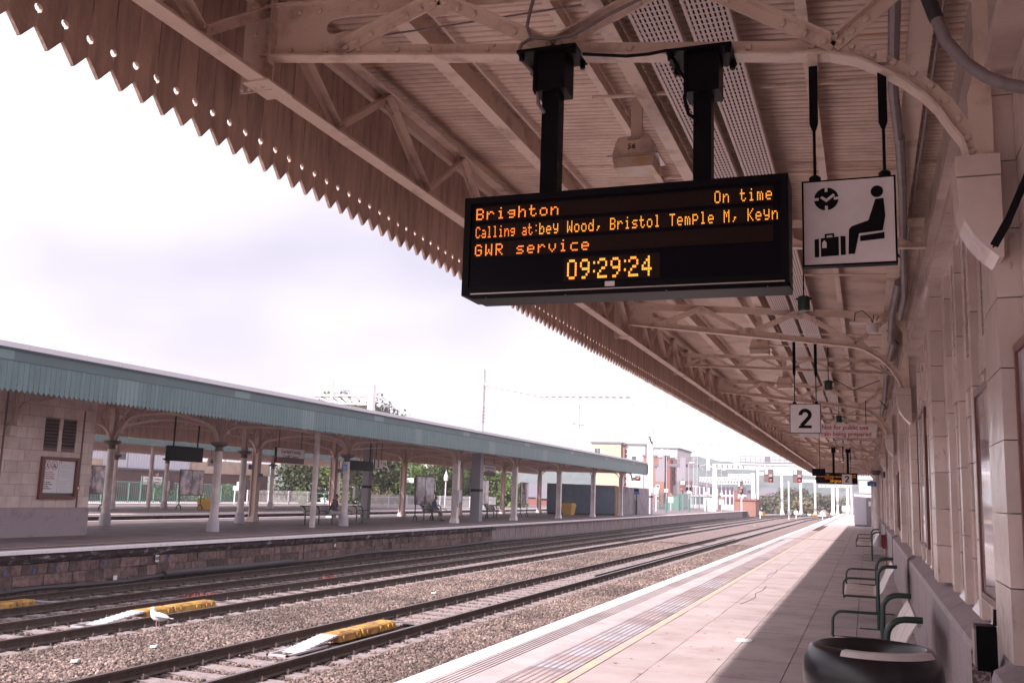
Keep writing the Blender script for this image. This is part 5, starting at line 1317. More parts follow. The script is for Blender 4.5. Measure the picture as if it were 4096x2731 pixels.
# hoarding
HO = thing('hoarding', (-22, 82, 0), 'dark blue timber hoarding enclosure with grey corrugated side under the canopy end', 'hoarding')
xs = [-24.7+i*.56 for i in range(8)]
for i in range(8): a, c = (-24.75+i*.5675, 76.5+i*.606), (-24.75+(i+1)*.5675, 76.5+(i+1)*.606); MB().prism([(a[0], a[1], .12), (c[0]-.01, c[1]-.01, .12), (c[0]-.01, c[1]-.01, 2.50), (a[0], a[1], 2.50)], (-.03, .03, 0)).build('panel', 'blue_hoard', HO)
MB().prism([(-24.7, 76.49, 0), (-20.2, 81.3, 0), (-20.2, 81.3, .119), (-24.7, 76.49, .119)], (-.02, .02, 0)).build('skirting', 'black_paint', HO)
MB().box(-20.22, -20.12, 81.35, 81.75, 0, 2.5).build('edge_post', 'wood_orange', HO)
for i in range(22):
    y = 81.8+i*.6; MB().prism([(-20.19, y, 0), (-20.12, y+.12, 0), (-20.12, y+.3, 0), (-20.19, y+.42, 0), (-20.19, y+.59, 0), (-20.25, y+.59, 0), (-20.25, y, 0)], (0, 0, 2.45)).build('corrugated_panel', 'grey_hoard', HO)
def xbench(X, y0, n, label, segs=1):
    t = thing('bench', (X, y0, 0), label, 'bench', 'benches on the island platform'); w = .55
    for s in range(n+1):
        if s not in (0, n) and s % 2: continue
        y = y0+s*w
        MB().tube([(X, y, 0), (X, y, .6), (X-.06, y, .74), (X-.16, y, .8), (X-.26, y, .8)], .03, 8).build('support', 'green_paint', t, smooth=True)
        MB().tube([(X, y, .60), (X+.25, y, .60), (X+.36, y, .55), (X+.38, y, .44), (X, y, .43)], .018, 6).build('armrest', 'green_paint', t, smooth=True)
        MB().box(X-.3, X+.3, y-.035, y+.035, 0, .015).build('foot', 'green_paint', t)
    MB().tube([(X+.3, y0, .42), (X+.3, y0+n*w, .42)], .02, 6).tube([(X-.22, y0, .80), (X-.22, y0+n*w, .80)], .018, 6).build('rail', 'green_paint', t, smooth=True)
    for s in range(n):
        a = y0+s*w+.03; c = a+w-.06
        MB().prism([(X+.34, a, .44), (X+.05, a, .43), (X-.06, a, .48), (X-.22, a, .80), (X-.24, a, .79), (X-.08, a, .46), (X+.04, a, .41), (X+.34, a, .42)], (0, c-a, 0)).build('seat_shell', 'seat_perf', t)
    return t
xbench(-22.15, 35.6, 9, 'long green and grey bench with the person in the scarf sitting on it')
xbench(-22.3, 47.6, 4, 'bench with the man in the blue shirt, in front of the poster stand')
xbench(-22.3, 56.9, 3, 'bench right of the square grey mast')
# ------------------------------------------------------------------ people
def skin_body(name, mat, joints, links, parent=None, sub=2, **k):
    me = bpy.data.meshes.new(name); me.from_pydata([j[0] for j in joints], links, []); o = bpy.data.objects.new(name, me); COL.objects.link(o)
    md = o.modifiers.new('skin', 'SKIN'); md.use_smooth_shade = True
    for i, j in enumerate(joints):
        sv = me.skin_vertices[0].data[i]; r_ = j[1]; sv.radius = r_ if isinstance(r_, tuple) else (r_, r_)
    me.skin_vertices[0].data[0].use_root = True
    s = o.modifiers.new('sub', 'SUBSURF'); s.levels = sub; s.render_levels = sub
    m2 = bpy.data.meshes.new_from_object(o.evaluated_get(bpy.context.evaluated_depsgraph_get()))
    bpy.data.objects.remove(o); m2.materials.clear(); m2.materials.append(MATS[mat]); return put(m2, name, parent, **k)
def seated(loc, rzz, label, top, top2, leg, lean, long_hair=False, glasses=False):
    """a figure sitting, facing local +Y, hips on a 0.44 m seat"""
    t = thing('person', loc, label, 'person')
    lf = lean
    J = [((0, 0, .54), (.14, .11)), ((0, .02+lf*.3, .68), (.135, .10)), ((0, .03+lf*.8, .88), (.155, .105)), ((0, .04+lf, 1.0), (.10, .085)), ((0, .055+lf*1.1, 1.07), .052), ((0, .085+lf*1.2, 1.15), (.07, .075)), ((0, .105+lf*1.25, 1.23), (.073, .088)), ((0, .10+lf*1.25, 1.29), (.05, .06))]
    E_ = [(0, 1), (1, 2), (2, 3), (3, 4), (4, 5), (5, 6), (6, 7)]
    def limb(start, pts):
        i = start
        for p in pts: J.append(p); E_.append((i, len(J)-1)); i = len(J)-1
    for s in (-1, 1):
        limb(0, [((s*.10, .06, .52), .085), ((s*.12, .28, .52), .075), ((s*.13, .44, .50), .058), ((s*.13, .46, .30), .05), ((s*.13, .44, .09), .036), ((s*.14, .50, .05), (.04, .035)), ((s*.15, .58, .035), (.038, .025))])
        limb(3, [((s*.17, .04+lf*.95, .96), .056), ((s*.22, .05+lf*.7, .80), .044), ((s*.21, .14+lf*.6, .68), .036), ((s*.13, .30+lf*.3, .64), .030), ((s*.09, .37+lf*.3, .64), (.034, .018))])
    skin_body('body', 'skin', J, E_, t)
    h = (0, .105+lf*1.25, 1.23)
    # clothes over the body
    C_ = [(p, (r_[0]+.018, r_[1]+.018) if isinstance(r_, tuple) else r_+.016) for p, r_ in J]
    tops = [C_[i] for i in (0, 1, 2, 3)]; te = [(0, 1), (1, 2), (2, 3)]
    for base in (15, 27):
        k0 = 3
        for idx in range(4 if top == 'jacket' else 3): tops.append(C_[base+idx]); te.append((k0, len(tops)-1)); k0 = len(tops)-1
    skin_body('jacket' if top == 'jacket' else 'shirt', top, tops, te, t)
    legs = [C_[0]]; le = []
    for base in (8, 20):
        k0 = 0
        for idx in range(5): legs.append(C_[base+idx]); le.append((k0, len(legs)-1)); k0 = len(legs)-1
    skin_body('trousers', leg, legs, le, t)
    for base in (13, 25):
        p = J[base][0]; q = J[base+1][0]
        skin_body('shoe', 'shoe', [((p[0], p[1]-.06, .045), (.045, .04)), ((p[0], p[1]+.02, .045), (.05, .04)), ((q[0], q[1]+.06, .035), (.042, .028))], [(0, 1), (1, 2)], t)
    hz = 1.255
    skin_body('hair', 'hair', [((0, h[1]-.035, hz-.06), (.062, .05)), ((0, h[1]-.03, hz+.02), (.078, .078)), ((0, h[1]+.01, hz+.055), (.07, .055))], [(0, 1), (1, 2)], t)
    MB().lathe(0, 0, [(0, 0), (.014, .01), (.0, .035)], 8).build('nose', 'skin', t, loc=(0, h[1]+.085, 1.20), rot=(rad(-80), 0, 0))
    for s in (-1, 1):
        e = MB().lathe(0, 0, [(0, -.008), (.008, 0), (0, .008)], 8).build('eye', 'black_paint', t, loc=(s*.028, h[1]+.082, 1.235)); MB().lathe(0, 0, [(0, -.02), (.014, 0), (0, .025)], 8).build('ear', 'skin', t, loc=(s*.078, h[1], 1.215))
    if glasses: MB().box(-.06, .06, h[1]+.088, h[1]+.094, 1.222, 1.25).build('glasses', 'black_gloss', t)
    if top2:
        b = MB(); pts = [(-.09, .11+lf, .99), (-.05, .15+lf, .92), (-.055, .17+lf*.7, .78), (-.05, .17+lf*.5, .66)]
        b.tube([(-.08, .0+lf, 1.05), (0, -.05+lf, 1.07), (.08, .0+lf, 1.05), (.075, .1+lf, 1.02), (0, .14+lf*1.1, 1.01), (-.075, .1+lf, 1.02), (-.08, .0+lf, 1.05)], .036, 8).tube(pts, [.035, .045, .05, .04], 8).tube([(-x, y, z) for x, y, z in pts], [.035, .045, .05, .04], 8); b.build('scarf', top2, t, smooth=True)
    t.rotation_euler = (0, 0, rzz); t.location = loc
    return t
for args in (((0, 0, 0), 0, 'person in grey jacket, red scarf and white trousers on the long bench', 'jacket', 'scarf', 'trouser_white', .13), ((0, 0, 0), 0, 'man in light blue shirt sitting on the bench before the poster stand', 'shirt_blue', None, 'trouser_grey', .04)):
    P_ = seated(*args, glasses=args[3] == 'shirt_blue')
    if args[3] == 'jacket': P_.location = (-22.02, 37.4, 0); P_.rotation_euler = (0, 0, rad(-52))
    else: P_.location = (-22.12, 48.35, 0); P_.rotation_euler = (0, 0, rad(-42))
# ------------------------------------------------------------------ platform 4 canopy
FC = thing('far_canopy', (-39, 40, 4), 'second teal canopy behind the island, over the far platform', 'canopy')
fb = tboard(3.40, 3.48, 4.15, 0, -.02, 'teal'); ft = fb.mesh('valance_board', 'teal'); y = 34.
while y < 62.5: put(ft, 'valance_board', FC, loc=(-34.8, y, 0)); y += .16
MB().box(-34.9, -34.78, 34, 62.5, 4.16, 4.6).build('fascia', 'teal_dark', FC)
MB().prism([(-34.8, 34, 4.45), (-34.8, 34, 4.6), (-45, 34, 4.6), (-45, 34, 4.45)], (0, 28.5, 0)).build('roof_sheet', 'cream_paint_far', FC)
fb = tboard(3.32, 3.42, 4.5, 0, -.02, 'shaded_board_paint'); fb2 = fb.mesh('valance_board', 'cream_paint_far'); y = 44.
while y < 78: put(fb2, 'valance_board', FC, loc=(-45, y, 0)); y += .16
MB().prism([(-37, 62.5, 4.45), (-37, 62.5, 4.6), (-45, 62.5, 4.6), (-45, 62.5, 4.45)], (0, 15, 0)).build('roof_sheet', 'cream_paint_far', FC)
TCs = TC; TC = FC
fcols = [(-39.9, 43.9), (-40.2, 48.6), (-38.6, 57.5), (-38.6, 66.5)]
for i, (x, y) in enumerate(fcols): iron_column(x, y, 'round')
for a, c in zip([(-40, 35)]+fcols, fcols+[(-38.6, 75)]): lattice(a, c, 3.5, 4.2, leg=3.0, mat='cream_paint_far', rr=.9)
TC = TCs
t = thing('pipe_column', (-40.9, 48.3, 0), 'plain thin cream column beside the second far platform column', 'column'); MB().lathe(-41.2, 48.4, [(0, 0), (.13, 0), (.12, 4.2), (0, 4.2)], 14).build('shaft', 'column_paint', t, smooth=True)
# ------------------------------------------------------------------ railings, signs and buildings behind
def palisade(p, q, h, label, mat, sp=.16, post=2.6, z=0, curl=False, w=.065, name='fence'):
    t = thing(name, p+(0,), label, 'fence'); P, Q = Vector((p[0], p[1], z)), Vector((q[0], q[1], z)); Lg = (Q-P).length; d = (Q-P)/Lg; nn = Vector((-d.y, d.x, 0))
    pm = MB(); pm.prism([(-w/2, 0, 0), (w/2, 0, 0), (w/2, 0, h-.06), (0, 0, h), (-w/2, 0, h-.06)], (0, .012, 0)); pm = pm.mesh('pale', mat); an = math.atan2(d.y, d.x)
    s = 0; k = 0
    while s < Lg:
        put(pm, 'pale', t, loc=P+d*s, rot=(0, 0, an)); s += sp
        if curl and k < 140: MB().tube([P+d*s+Vector((0, 0, h-.05)), P+d*s+Vector((0, 0, h+.08))+nn*.02, P+d*s+Vector((0, 0, h+.09))+nn*.12], .02, 5).build('hook', mat, t)
        k += 1
    r = MB()
    for zz in (.25, h*.8): r.beam(P+Vector((0, 0, zz))+nn*.03, Q+Vector((0, 0, zz))+nn*.03, .04, .05)
    r.build('rail', mat, t); s = 0
    while s < Lg+.1: MB().beam(P+d*s+nn*.06, P+d*s+nn*.06+Vector((0, 0, h)), .08, .08, up=d).build('post', mat, t); s += post
    return t
palisade((-51.0, 47), (-50.2, 70.5), 1.42, 'green hooked railings in front of the dark brick building', 'fence_green', sp=.2, curl=True)
palisade((-46.8, 66.5), (-46.0, 74.5), 1.15, 'short run of white pale fence right of the green railings', 'white_steel')
palisade((-39.2, 73.0), (-35.6, 93), 1.12, 'long white pale fence behind the second bench and the columns', 'white_steel')
t = thing('tube_railing', (-44, 75, 0), 'low pale green tube railing between the two white fences', 'railing')
b = MB(); b.tube([(-45.8, 74.8, 1.0), (-39.4, 73.5, 1.0)], .03, 6).tube([(-45.8, 74.8, .55), (-39.4, 73.5, .55)], .03, 6).build('rail', 'fence_green', t)
for i in range(6): MB().tube([(-45.8+i*1.25, 74.8-i*.25, 0), (-45.8+i*1.25, 74.8-i*.25, 1.0)], .035, 6).build('post', 'fence_green', t)
t = thing('station_name_sign', (-50.6, 59.7, 1.9), 'white station name board on green posts in front of the brick building', 'sign', 'station name signs')
MB().box(-50.7, -50.66, 58.75, 60.8, 1.32, 1.93).build('panel', 'litter', t); text('Caerdydd Canolog\nCardiff Central', .22, 'black_paint', (-50.65, 59.8, 1.64), RX, t); text('Way out   Ffordd allan', .11, 'black_paint', (-50.65, 59.7, 1.41), RX, t)
for y in (58.65, 60.85): MB().box(-50.75, -50.68, y-.05, y+.05, 0, 1.95).build('post', 'fence_green', t)
t = thing('direction_sign', (-50.7, 54.5, 1.2), 'small dark sign on the green railings left of the white name board', 'sign'); q = PX(430+20, 1953, -50.8)
MB().box(-50.9, -50.86, q.y-.9, q.y+.9, q.z-.2, q.z+.18).build('panel', 'iron_dark', t)
BB = thing('brick_building', (-62, 60, 0), 'long dark brick building with white corrugated upper storey beyond the far platform', 'building'); XBB = -60.
MB().box(-75, XBB, 30, 88.6, -.5, 2.50).build('wall', 'brick', BB)
MB().box(-75, XBB+.12, 30, 76, 2.501, 2.66).build('eaves', 'slate', BB)
MB().box(-75, XBB+.02, 30, 64.5, 2.661, 3.3).build('band', 'beige_render', BB)
y = 30
while y < 76:
    if not 65.0 < y < 67.6: MB().prism([(XBB-.35, y, 0), (XBB-.27, y+.06, 0), (XBB-.27, y+.2, 0), (XBB-.35, y+.26, 0), (XBB-.35, y+.33, 0), (XBB-.42, y+.33, 0), (XBB-.42, y, 0)], (0, 0, 2.6), 0).build('corrugated_panel', 'corrugated', BB, loc=(0, 0, 2.67))
    y += .335
MB().box(-75, XBB-.43, 30, 76, 2.67, 5.2).build('upper_wall', 'white_wall', BB)
MB().box(XBB-.40, XBB-.2, 65.0, 67.6, 2.68, 4.4).build('window_surround', 'white_wall', BB); MB().box(XBB-.199, XBB-.19, 65.2, 67.4, 3.35, 4.0).build('window', 'window_dark', BB)
MB().box(-75, XBB+.10, 78, 88.7, 2.501, 3.75).build('parapet', 'beige_render', BB); MB().box(-75, XBB+.06, 76.01, 77.99, 2.501, 3.6).build('parapet', 'beige_render', BB)
MB().lathe(XBB-1, 82, [(0, 3.75), (.3, 3.75), (.3, 4.4), (0, 4.4)], 12).build('vent', 'white_wall', BB)
for y in (59.5, 71.2, 75.4, 80.2, 85.4): MB().box(XBB+.001, XBB+.15, y-.12, y+.12, 2.05, 2.3).build('lamp', 'lamp_glass', BB)
for y in (62, 79, 84.4): MB().box(XBB+.001, XBB+.05, y-.04, y+.04, 0, 2.2).build('drain_pipe', 'slate', BB)
def house(name, x0, x1, y0, y1, z0, z1, mat, label, cat='building', roof=None, rh=0, wins=(), kids=None):
    t = thing(name, (x0, y0, z0), label, cat); MB().box(x0, x1, y0, y1, z0, z1).build('wall', mat, t)
    if roof and rh:
        ym = (y0+y1)/2; MB().prism([(x0-.2, y0-.3, z1), (x0-.2, ym, z1+rh), (x0-.2, y1+.3, z1)], (x1-x0+.4, 0, 0)).build('roof', roof, t)
    elif roof: MB().box(x0-.2, x1+.2, y0-.2, y1+.2, z1+.001, z1+.3).build('roof', roof, t)
    for (a, c, d, e) in wins:
        w = MB().box(a, c, y0-.06, y0-.001, d, e).build('window', 'window_dark', t); MB().box(a-.1, c+.1, y0-.09, y0-.061, d-.1, d).box(a-.1, c+.1, y0-.09, y0-.061, e, e+.1).box(a-.1, a, y0-.09, y0-.061, d, e).box(c, c+.1, y0-.09, y0-.061, d, e).build('frame', 'white_steel', w)
    return t
# container sheds beyond the white fence
def bx(u0, u1, v0, v1, Y, dep=6): a, c = PY(u0, v0, Y), PY(u1, v1, Y); return a.x, c.x, c.z, a.z
a = bx(1588, 1645, 1955, 2040, 108); house('shed', a[0], a[1], 108, 112, -.5, a[3], 'beige_render', 'flat beige shed in front of the trees, left of the poster stand', 'shed')
a = bx(1650, 1795, 1957, 2040, 112); house('shed', a[0], a[1], 112, 116, -.5, a[3], 'olive' if 'olive' in MATS else 'grey_hoard', 'grey-brown container shed in front of the trees, behind the seated man', 'shed')
a = bx(1285, 1435, 1941, 2000, 103); house('shed', a[0], a[1], 103, 108, -.5, a[3], 'white_wall', 'low white shed under the trees behind the first bench', 'shed')
# houses with slate roofs
a = bx(2035, 2190, 1950, 2040, 150); house('slate_house', a[0], a[1], 150, 162, -.5, a[3]-1.4, 'red_dark', 'dark slate-roofed house beyond the second grey mast', 'house', 'slate', 2.2)
a = bx(2150, 2330, 1962, 2040, 135); house('slate_house', a[0], a[1], 135, 146, -.5, a[3]-1.1, 'red_dark', 'slate roofed house with red brick wall left of the blue hoarding', 'house', 'slate', 1.8)
# apartment buildings
def CC(x, y): return 2200+x*.2976, 1700+y*.2976
def apt(x0, x1, y0, y1, Y, mat, name, label, wins=(), dep=14, roof='slate', z0=None):
    a = PY(*CC(x0, y0), Y); c = PY(*CC(x1, y1), Y)
    ws = []
    for (p, q, r_, s) in wins:
        m = PY(*CC(p, r_), Y); n = PY(*CC(q, s), Y); ws.append((m.x, n.x, n.z, m.z))
    return house(name, a.x, c.x, Y, Y+dep, c.z if z0 is None else z0, a.z, mat, label, 'apartment block', roof, 0, ws)
apt(560, 945, 243, 850, 172, 'orange_wall', 'apartment_block', 'orange-clad apartment block rising behind the canopy end', [(600, 640, 310, 380), (650, 678, 310, 380)], z0=-.5)
apt(946, 995, 262, 850, 172.5, 'red_wall', 'apartment_block', 'narrow brick-red strip block beside the orange one', z0=-.5)
apt(996, 1272, 268, 850, 173, 'white_wall', 'apartment_block', 'white apartment block between the orange block and the big white mast', [(1005, 1044, 325, 380), (1005, 1044, 392, 435), (1100, 1162, 415, 470), (995, 1030, 690, 735), (995, 1030, 775, 815)], z0=-.5)
apt(1255, 1530, 420, 1110, 165, 'red_wall', 'apartment_block', 'salmon red apartment block right of the big white mast', [(1432, 1465, 805, 860), (1432, 1465, 955, 1010)], z0=-.5)
apt(1531, 1612, 425, 1110, 165.5, 'red_dark', 'apartment_block', 'dark brown-red side block behind the green posts', z0=-.5)
apt(1613, 1705, 320, 1110, 168, 'white_wall', 'apartment_block', 'tall pale tower with a ragged dark mark, behind the grey panels', z0=-.5)
t = apt(1380, 1612, 310, 415, 171, 'white_wall', 'apartment_block', 'white upper storey above the salmon block', [(1500, 1512, 325, 400)], z0=None)
apt(1370, 1612, 1045, 1115, 163, 'slate', 'plinth_wall', 'low dark plinth wall under the salmon apartment block', dep=1.2, roof=None)
ch = None
b = MB(); P0 = [PY(*CC(1672+6*math.sin(i*1.7), 565+i*24), 167.8) for i in range(11)]; b.tube(P0, .14, 5)
t = thing('wall_artwork', P0[0], 'ragged dark vertical mark on the pale tower', 'wall art'); b.build('mark', 'iron_dark', t)
# terraced row, with grey roof
def C4(x, y): return 2800+x*.34014, 1700+y*.34014
Y = 215; t = thing('terrace', PY(*C4(0, 880), Y), 'long row of pink-white and brick apartments with a grey sloping roof beyond the railings', 'building')
segs = [(-110, 40, 'white_wall'), (40, 95, 'white_wall'), (95, 215, 'white_wall'), (195, 245, 'red_dark'), (245, 400, 'white_wall'), (400, 445, 'red_dark'), (445, 545, 'white_wall')]
for i, (xa, xb, m_) in enumerate(segs):
    top = 672+max(0, (xa+xb)/2)*.16; a, c = PY(*C4(xa, top+35), Y), PY(*C4(xb, 900), Y); MB().box(a.x, c.x-.02, Y+i*.01, Y+9, -1, a.z).build('wall', m_, t)
    for k in range(int((xb-xa)//50)):
        for vv in (735, 850):
            p = PY(*C4(xa+18+k*48, vv), Y); MB().box(p.x, p.x+.55, Y-.08, Y-.02, p.z-1.4, p.z+.2).build('window', 'window_dark', t)
a, c = PY(*C4(-150, 640), Y), PY(*C4(560, 760), Y); a2, c2 = PY(*C4(-150, 700), Y), PY(*C4(560, 790), Y)
MB().prism([a, c, c2, a2], (0, 9, 0)).build('roof', 'slate', t)
# white lattice roof structure over it
Y = 240; t = thing('lattice_truss', PY(*C4(300, 650), Y), 'white zigzag roof truss standing above the terrace', 'truss'); b = MB()
for i in range(19):
    x = -10+i*33; a, c, d = PY(*C4(x, 680), Y), PY(*C4(x+16, 615), Y), PY(*C4(x+33, 680), Y); b.beam(a, c, .16, .16, up=(0, 1, 0)).beam(c, d, .16, .16, up=(0, 1, 0))
b.beam(PY(*C4(-10, 612), Y), PY(*C4(610, 618), Y), .2, .2).beam(PY(*C4(-10, 684), Y), PY(*C4(610, 690), Y), .2, .2).build('lattice', 'white_steel', t)
# grey display gantry with dark panels
Yp = 150; t = thing('signal_gantry', PY(*CC(1700, 530), Yp), 'dark steel gantry with tall grey panels crossing in front of the red block', 'gantry')
a, c = PY(*CC(1370, 512), Yp), PY(*CC(1990, 562), Yp); MB().box(a.x, c.x, Yp, Yp+1, c.z, a.z).build('beam', 'slate', t)
for (x0, x1, y0, y1) in ((1465, 1540, 420, 758), (1750, 1825, 432, 768), (1422, 1462, 560, 755), (1705, 1748, 565, 760)):
    a, c = PY(*CC(x0, y0), Yp-.3), PY(*CC(x1, y1), Yp-.3); MB().box(a.x, c.x, Yp-.4, Yp-.1, c.z, a.z).build('panel', 'grey_mast', t)
b = MB()
for yy in (430, 470): b.tube([PY(*CC(1230, yy-10), Yp), PY(*CC(1985, yy+8), Yp)], .03, 5)
for i in range(9): b.tube([PY(*CC(1240+i*92, 425), Yp), PY(*CC(1240+i*92, 515), Yp)], .03, 5)
b.build('handrail', 'iron_dark', t)
b = MB()
for x in (1930, 1982):
    b.tube([PY(*CC(x, 430), Yp), PY(*CC(x-5, 1120), Yp)], .05, 5)
for i in range(26): b.tube([PY(*CC(1928, 440+i*26), Yp), PY(*CC(1980, 440+i*26), Yp)], .03, 4)
b.build('ladder', 'galv', t)
# big white mast and boom beyond the canopy end
Y3 = 95.3; M3 = thing('gantry_mast', (-20.2, 95.3, 0), 'tall white overhead line mast with a sloping boom just past the canopy end', 'mast')
a, c = PY(2594, 1712, Y3), PY(2618, 1712, Y3); MB().box(-20.5, -19.92, Y3, Y3+.5, 1.75, a.z).build('shaft', 'white_steel', M3); MB().box(-20.5, -19.92, Y3, Y3+.5, 0, 1.60).build('lower_shaft', 'galv', M3); MB().box(-20.51, -19.91, Y3-.01, Y3+.51, 1.601, 1.749).build('band', 'black_paint', M3)
boom(M3, [PY(2612, 1787, Y3), PY(2892, 1790, Y3)], [PY(2588, 1741, Y3), PY(2750, 1771, Y3), PY(2892, 1771, Y3)], nw=15)
MB().beam(PY(2834, 1752, Y3), PY(2834, 1880, Y3), .3, .3).build('drop_tube', 'white_steel', M3)
b = MB(); b.tube([PY(2834, 1855, Y3), PY(2800, 1862, Y3), PY(2812, 1880, Y3)], .05, 5).build('registration_arm', 'galv', M3)
t = thing('insulator_arm', PY(2660, 1590, 60), 'white registration arm with insulator hanging below the near canopy edge', 'line fitting')
for (pts, r_) in (([(2620, 1565), (2640, 1600), (2665, 1615)], .05), ([(2640, 1590), (2618, 1640), (2602, 1700)], .025), ([(2664, 1590), (2664, 1645)], .06)):
    MB().tube([PY(u, v, 70) for u, v in pts], r_, 6).build('arm', 'galv', t)
t = thing('insulator_arm', PY(2760, 1690, 110), 'second thin registration arm just under the canopy edge, further on', 'line fitting')
for (pts, r_) in (([(2780, 1640), (2772, 1680), (2750, 1695), (2742, 1735)], .05), ([(2760, 1690), (2772, 1715)], .04)): MB().tube([PY(u, v, 95) for u, v in pts], r_, 6).build('arm', 'galv', t)
# signal bridge far over the tracks
Ys = 150.; SB = thing('signal_bridge', PY(2860, 1990, Ys), 'white signal bridge over the tracks on a square column', 'gantry')
a, c = PY(*C4(150, 520), Ys), PY(*C4(196, 995), Ys); MB().box(a.x, c.x, Ys, Ys+.8, 0, a.z).build('column', 'white_steel', SB)
lo = [PY(*C4(150, 508), Ys), PY(*C4(1560, 540), Ys)]; hi = [PY(*C4(150, 455), Ys), PY(*C4(1560, 498), Ys)]
boom(SB, lo, hi, nw=22)
b = MB(); b.box(PY(*C4(470, 445), Ys).x, PY(*C4(1130, 445), Ys).x, Ys-.6, Ys+.6, PY(*C4(800, 447), Ys).z, PY(*C4(800, 438), Ys).z).build('walkway', 'slate', SB)
b = MB()
for yy in (362, 400): b.tube([PY(*C4(472, yy), Ys), PY(*C4(1130, yy+12), Ys)], .035, 5)
for i in range(12): b.tube([PY(*C4(475+i*58, 362), Ys), PY(*C4(475+i*58, 442), Ys)], .035, 5)
b.build('handrail', 'iron_dark', SB)
a, c = PY(*C4(760, 365), Ys-.7), PY(*C4(826, 430), Ys-.7); MB().box(a.x, c.x, Ys-.8, Ys-.5, c.z, a.z).build('cabinet', 'slate', SB)
def signal(x0, x1, y0, y1, Y, label, f=C4, lamp=(.72, .82), post=None):
    t = thing('railway_signal', PY(*f((x0+x1)/2, y1), Y), label, 'signal', 'red railway signals'); a, c = PY(*f(x0, y0), Y), PY(*f(x1, y1), Y); w = c.x-a.x; h = a.z-c.z
    MB().box(a.x, c.x, Y, Y+.3, c.z, a.z).build('backboard', 'iron_dark', t)
    MB().box(a.x+w*.12, a.x+w*.45, Y-.15, Y-.001, c.z+h*.62, a.z-h*.04).build('indicator', 'litter', t)
    MB().box(a.x+w*.55, a.x+w*.92, Y-.15, Y-.001, c.z+h*.42, c.z+h*.62).build('hood', 'grey_mast', t)
    MB().box(a.x+w*.52, a.x+w*.95, Y-.05, Y-.001, c.z+h*.04, c.z+h*.36).build('lamp_housing', 'black_paint', t)
    MB().lathe(0, 0, [(0, 0), (h*.075, 0), (h*.075, .03), (0, .03)], 14).build('red_lamp', 'signal_red', t, loc=(a.x+w*lamp[0], Y-.055, c.z+h*(1-lamp[1])), rot=(rad(90), 0, 0))
    if post: MB().box(post[0]-.09, post[0]+.09, Y+.31, Y+.5, post[1], a.z+.3).build('post', post[2] if len(post) > 2 else 'white_steel', t)
    return t
signal(750, 862, 515, 672, 149.5, 'left signal head showing red under the white bridge')
signal(1090, 1200, 523, 676, 149.5, 'middle signal head showing red under the white bridge')
signal(1360, 1452, 600, 682, 149.5, 'right signal head showing red beside the far departure board')
q = PY(*C4(485, 985), 152); signal(440, 508, 660, 810, 152, 'signal with red light on a white post at the island platform end', lamp=(.6, .76), post=(q.x, -.2))
q = PY(*CC(1775, 1140), 128); signal(1740, 1905, 745, 892, 128, 'signal with red light on green posts at the island platform railings', CC, lamp=(.16, .80), post=(q.x, 0, 'fence_green'))
q = PY(*CC(1130, 800), 100); signal(1095, 1210, 678, 745, 105, 'small signal with red light seen under the far end of the teal canopy', CC, lamp=(.75, .65), post=(q.x, 0, 'galv'))
# more line masts far away
def far_mast(x, ytop, ybot, w, lab, Y, mat='white_steel'):
    w *= .45
    a, c = PY(*C4(x, ytop), Y), PY(*C4(x, ybot), Y); t = thing('gantry_mast', (c.x, Y, -1.2), lab, 'mast'); MB().box(c.x-w, c.x+w, Y, Y+2*w, -1.25, a.z).build('shaft', mat, t)
    MB().prism([(c.x-w*2.2, Y+w, -1.2), (c.x+w*2.2, Y+w, -1.2), (c.x+w, Y+w, .2), (c.x-w, Y+w, .2)], (0, .3, 0)).build('foot', mat, t); return t
far_mast(682, 510, 1000, .45, 'first slim white mast beyond the signal bridge, with a yellow box at its foot', 206)
far_mast(965, 540, 995, .5, 'second white mast beyond the signal bridge, in front of the blue fence', 212)
far_mast(1188, 675, 1015, .5, 'third white mast in front of the bushes', 208)
far_mast(1356, 640, 1010, .45, 'fourth white mast under the right signal head', 214)
far_mast(1045, 655, 995, .4, 'thin pale pole standing in front of the bushes', 216, 'galv')
far_mast(622, 560, 885, .7, 'white mast behind the orange brick hut', 200)
far_mast(1565, 700, 1010, .7, 'thick white mast under the far departure board', 222)
far_mast(1620, 740, 1010, .5, 'white mast just right of the thick one', 226)
far_mast(1737, 730, 1040, .5, 'rightmost far white mast by the platform end', 215)
far_mast(1785, 700, 1040, .3, 'slim pole beside the grey cabin', 190)
for i, (xa, xb, yy, lab, Y) in enumerate(((330, 620, 585, 'short white boom left of the first red signal', 200), (680, 1110, 568, 'white boom behind the bridge signals', 206), (1200, 1345, 652, 'white boom between the middle and right signals', 208), (1395, 1790, 712, 'lowest far white boom with round holes', 222))):
    t = thing('line_boom', PY(*C4(xa, yy), Y), lab, 'boom'); boom(t, [PY(*C4(xa, yy+15), Y), PY(*C4(xb, yy+17), Y)], [PY(*C4(xa, yy-12), Y), PY(*C4(xb, yy-8), Y)], nw=9)
t = thing('lattice_boom', PY(*C4(150, 590), 320), 'raking struts of the far right gantry', 'gantry'); MB().beam(PY(*C4(1532, 1005), 318), PY(*C4(1562, 735), 318), .5, .5).beam(PY(*C4(655, 860), 250), PY(*C4(630, 780), 250), .4, .4).build('strut', 'white_steel', t)
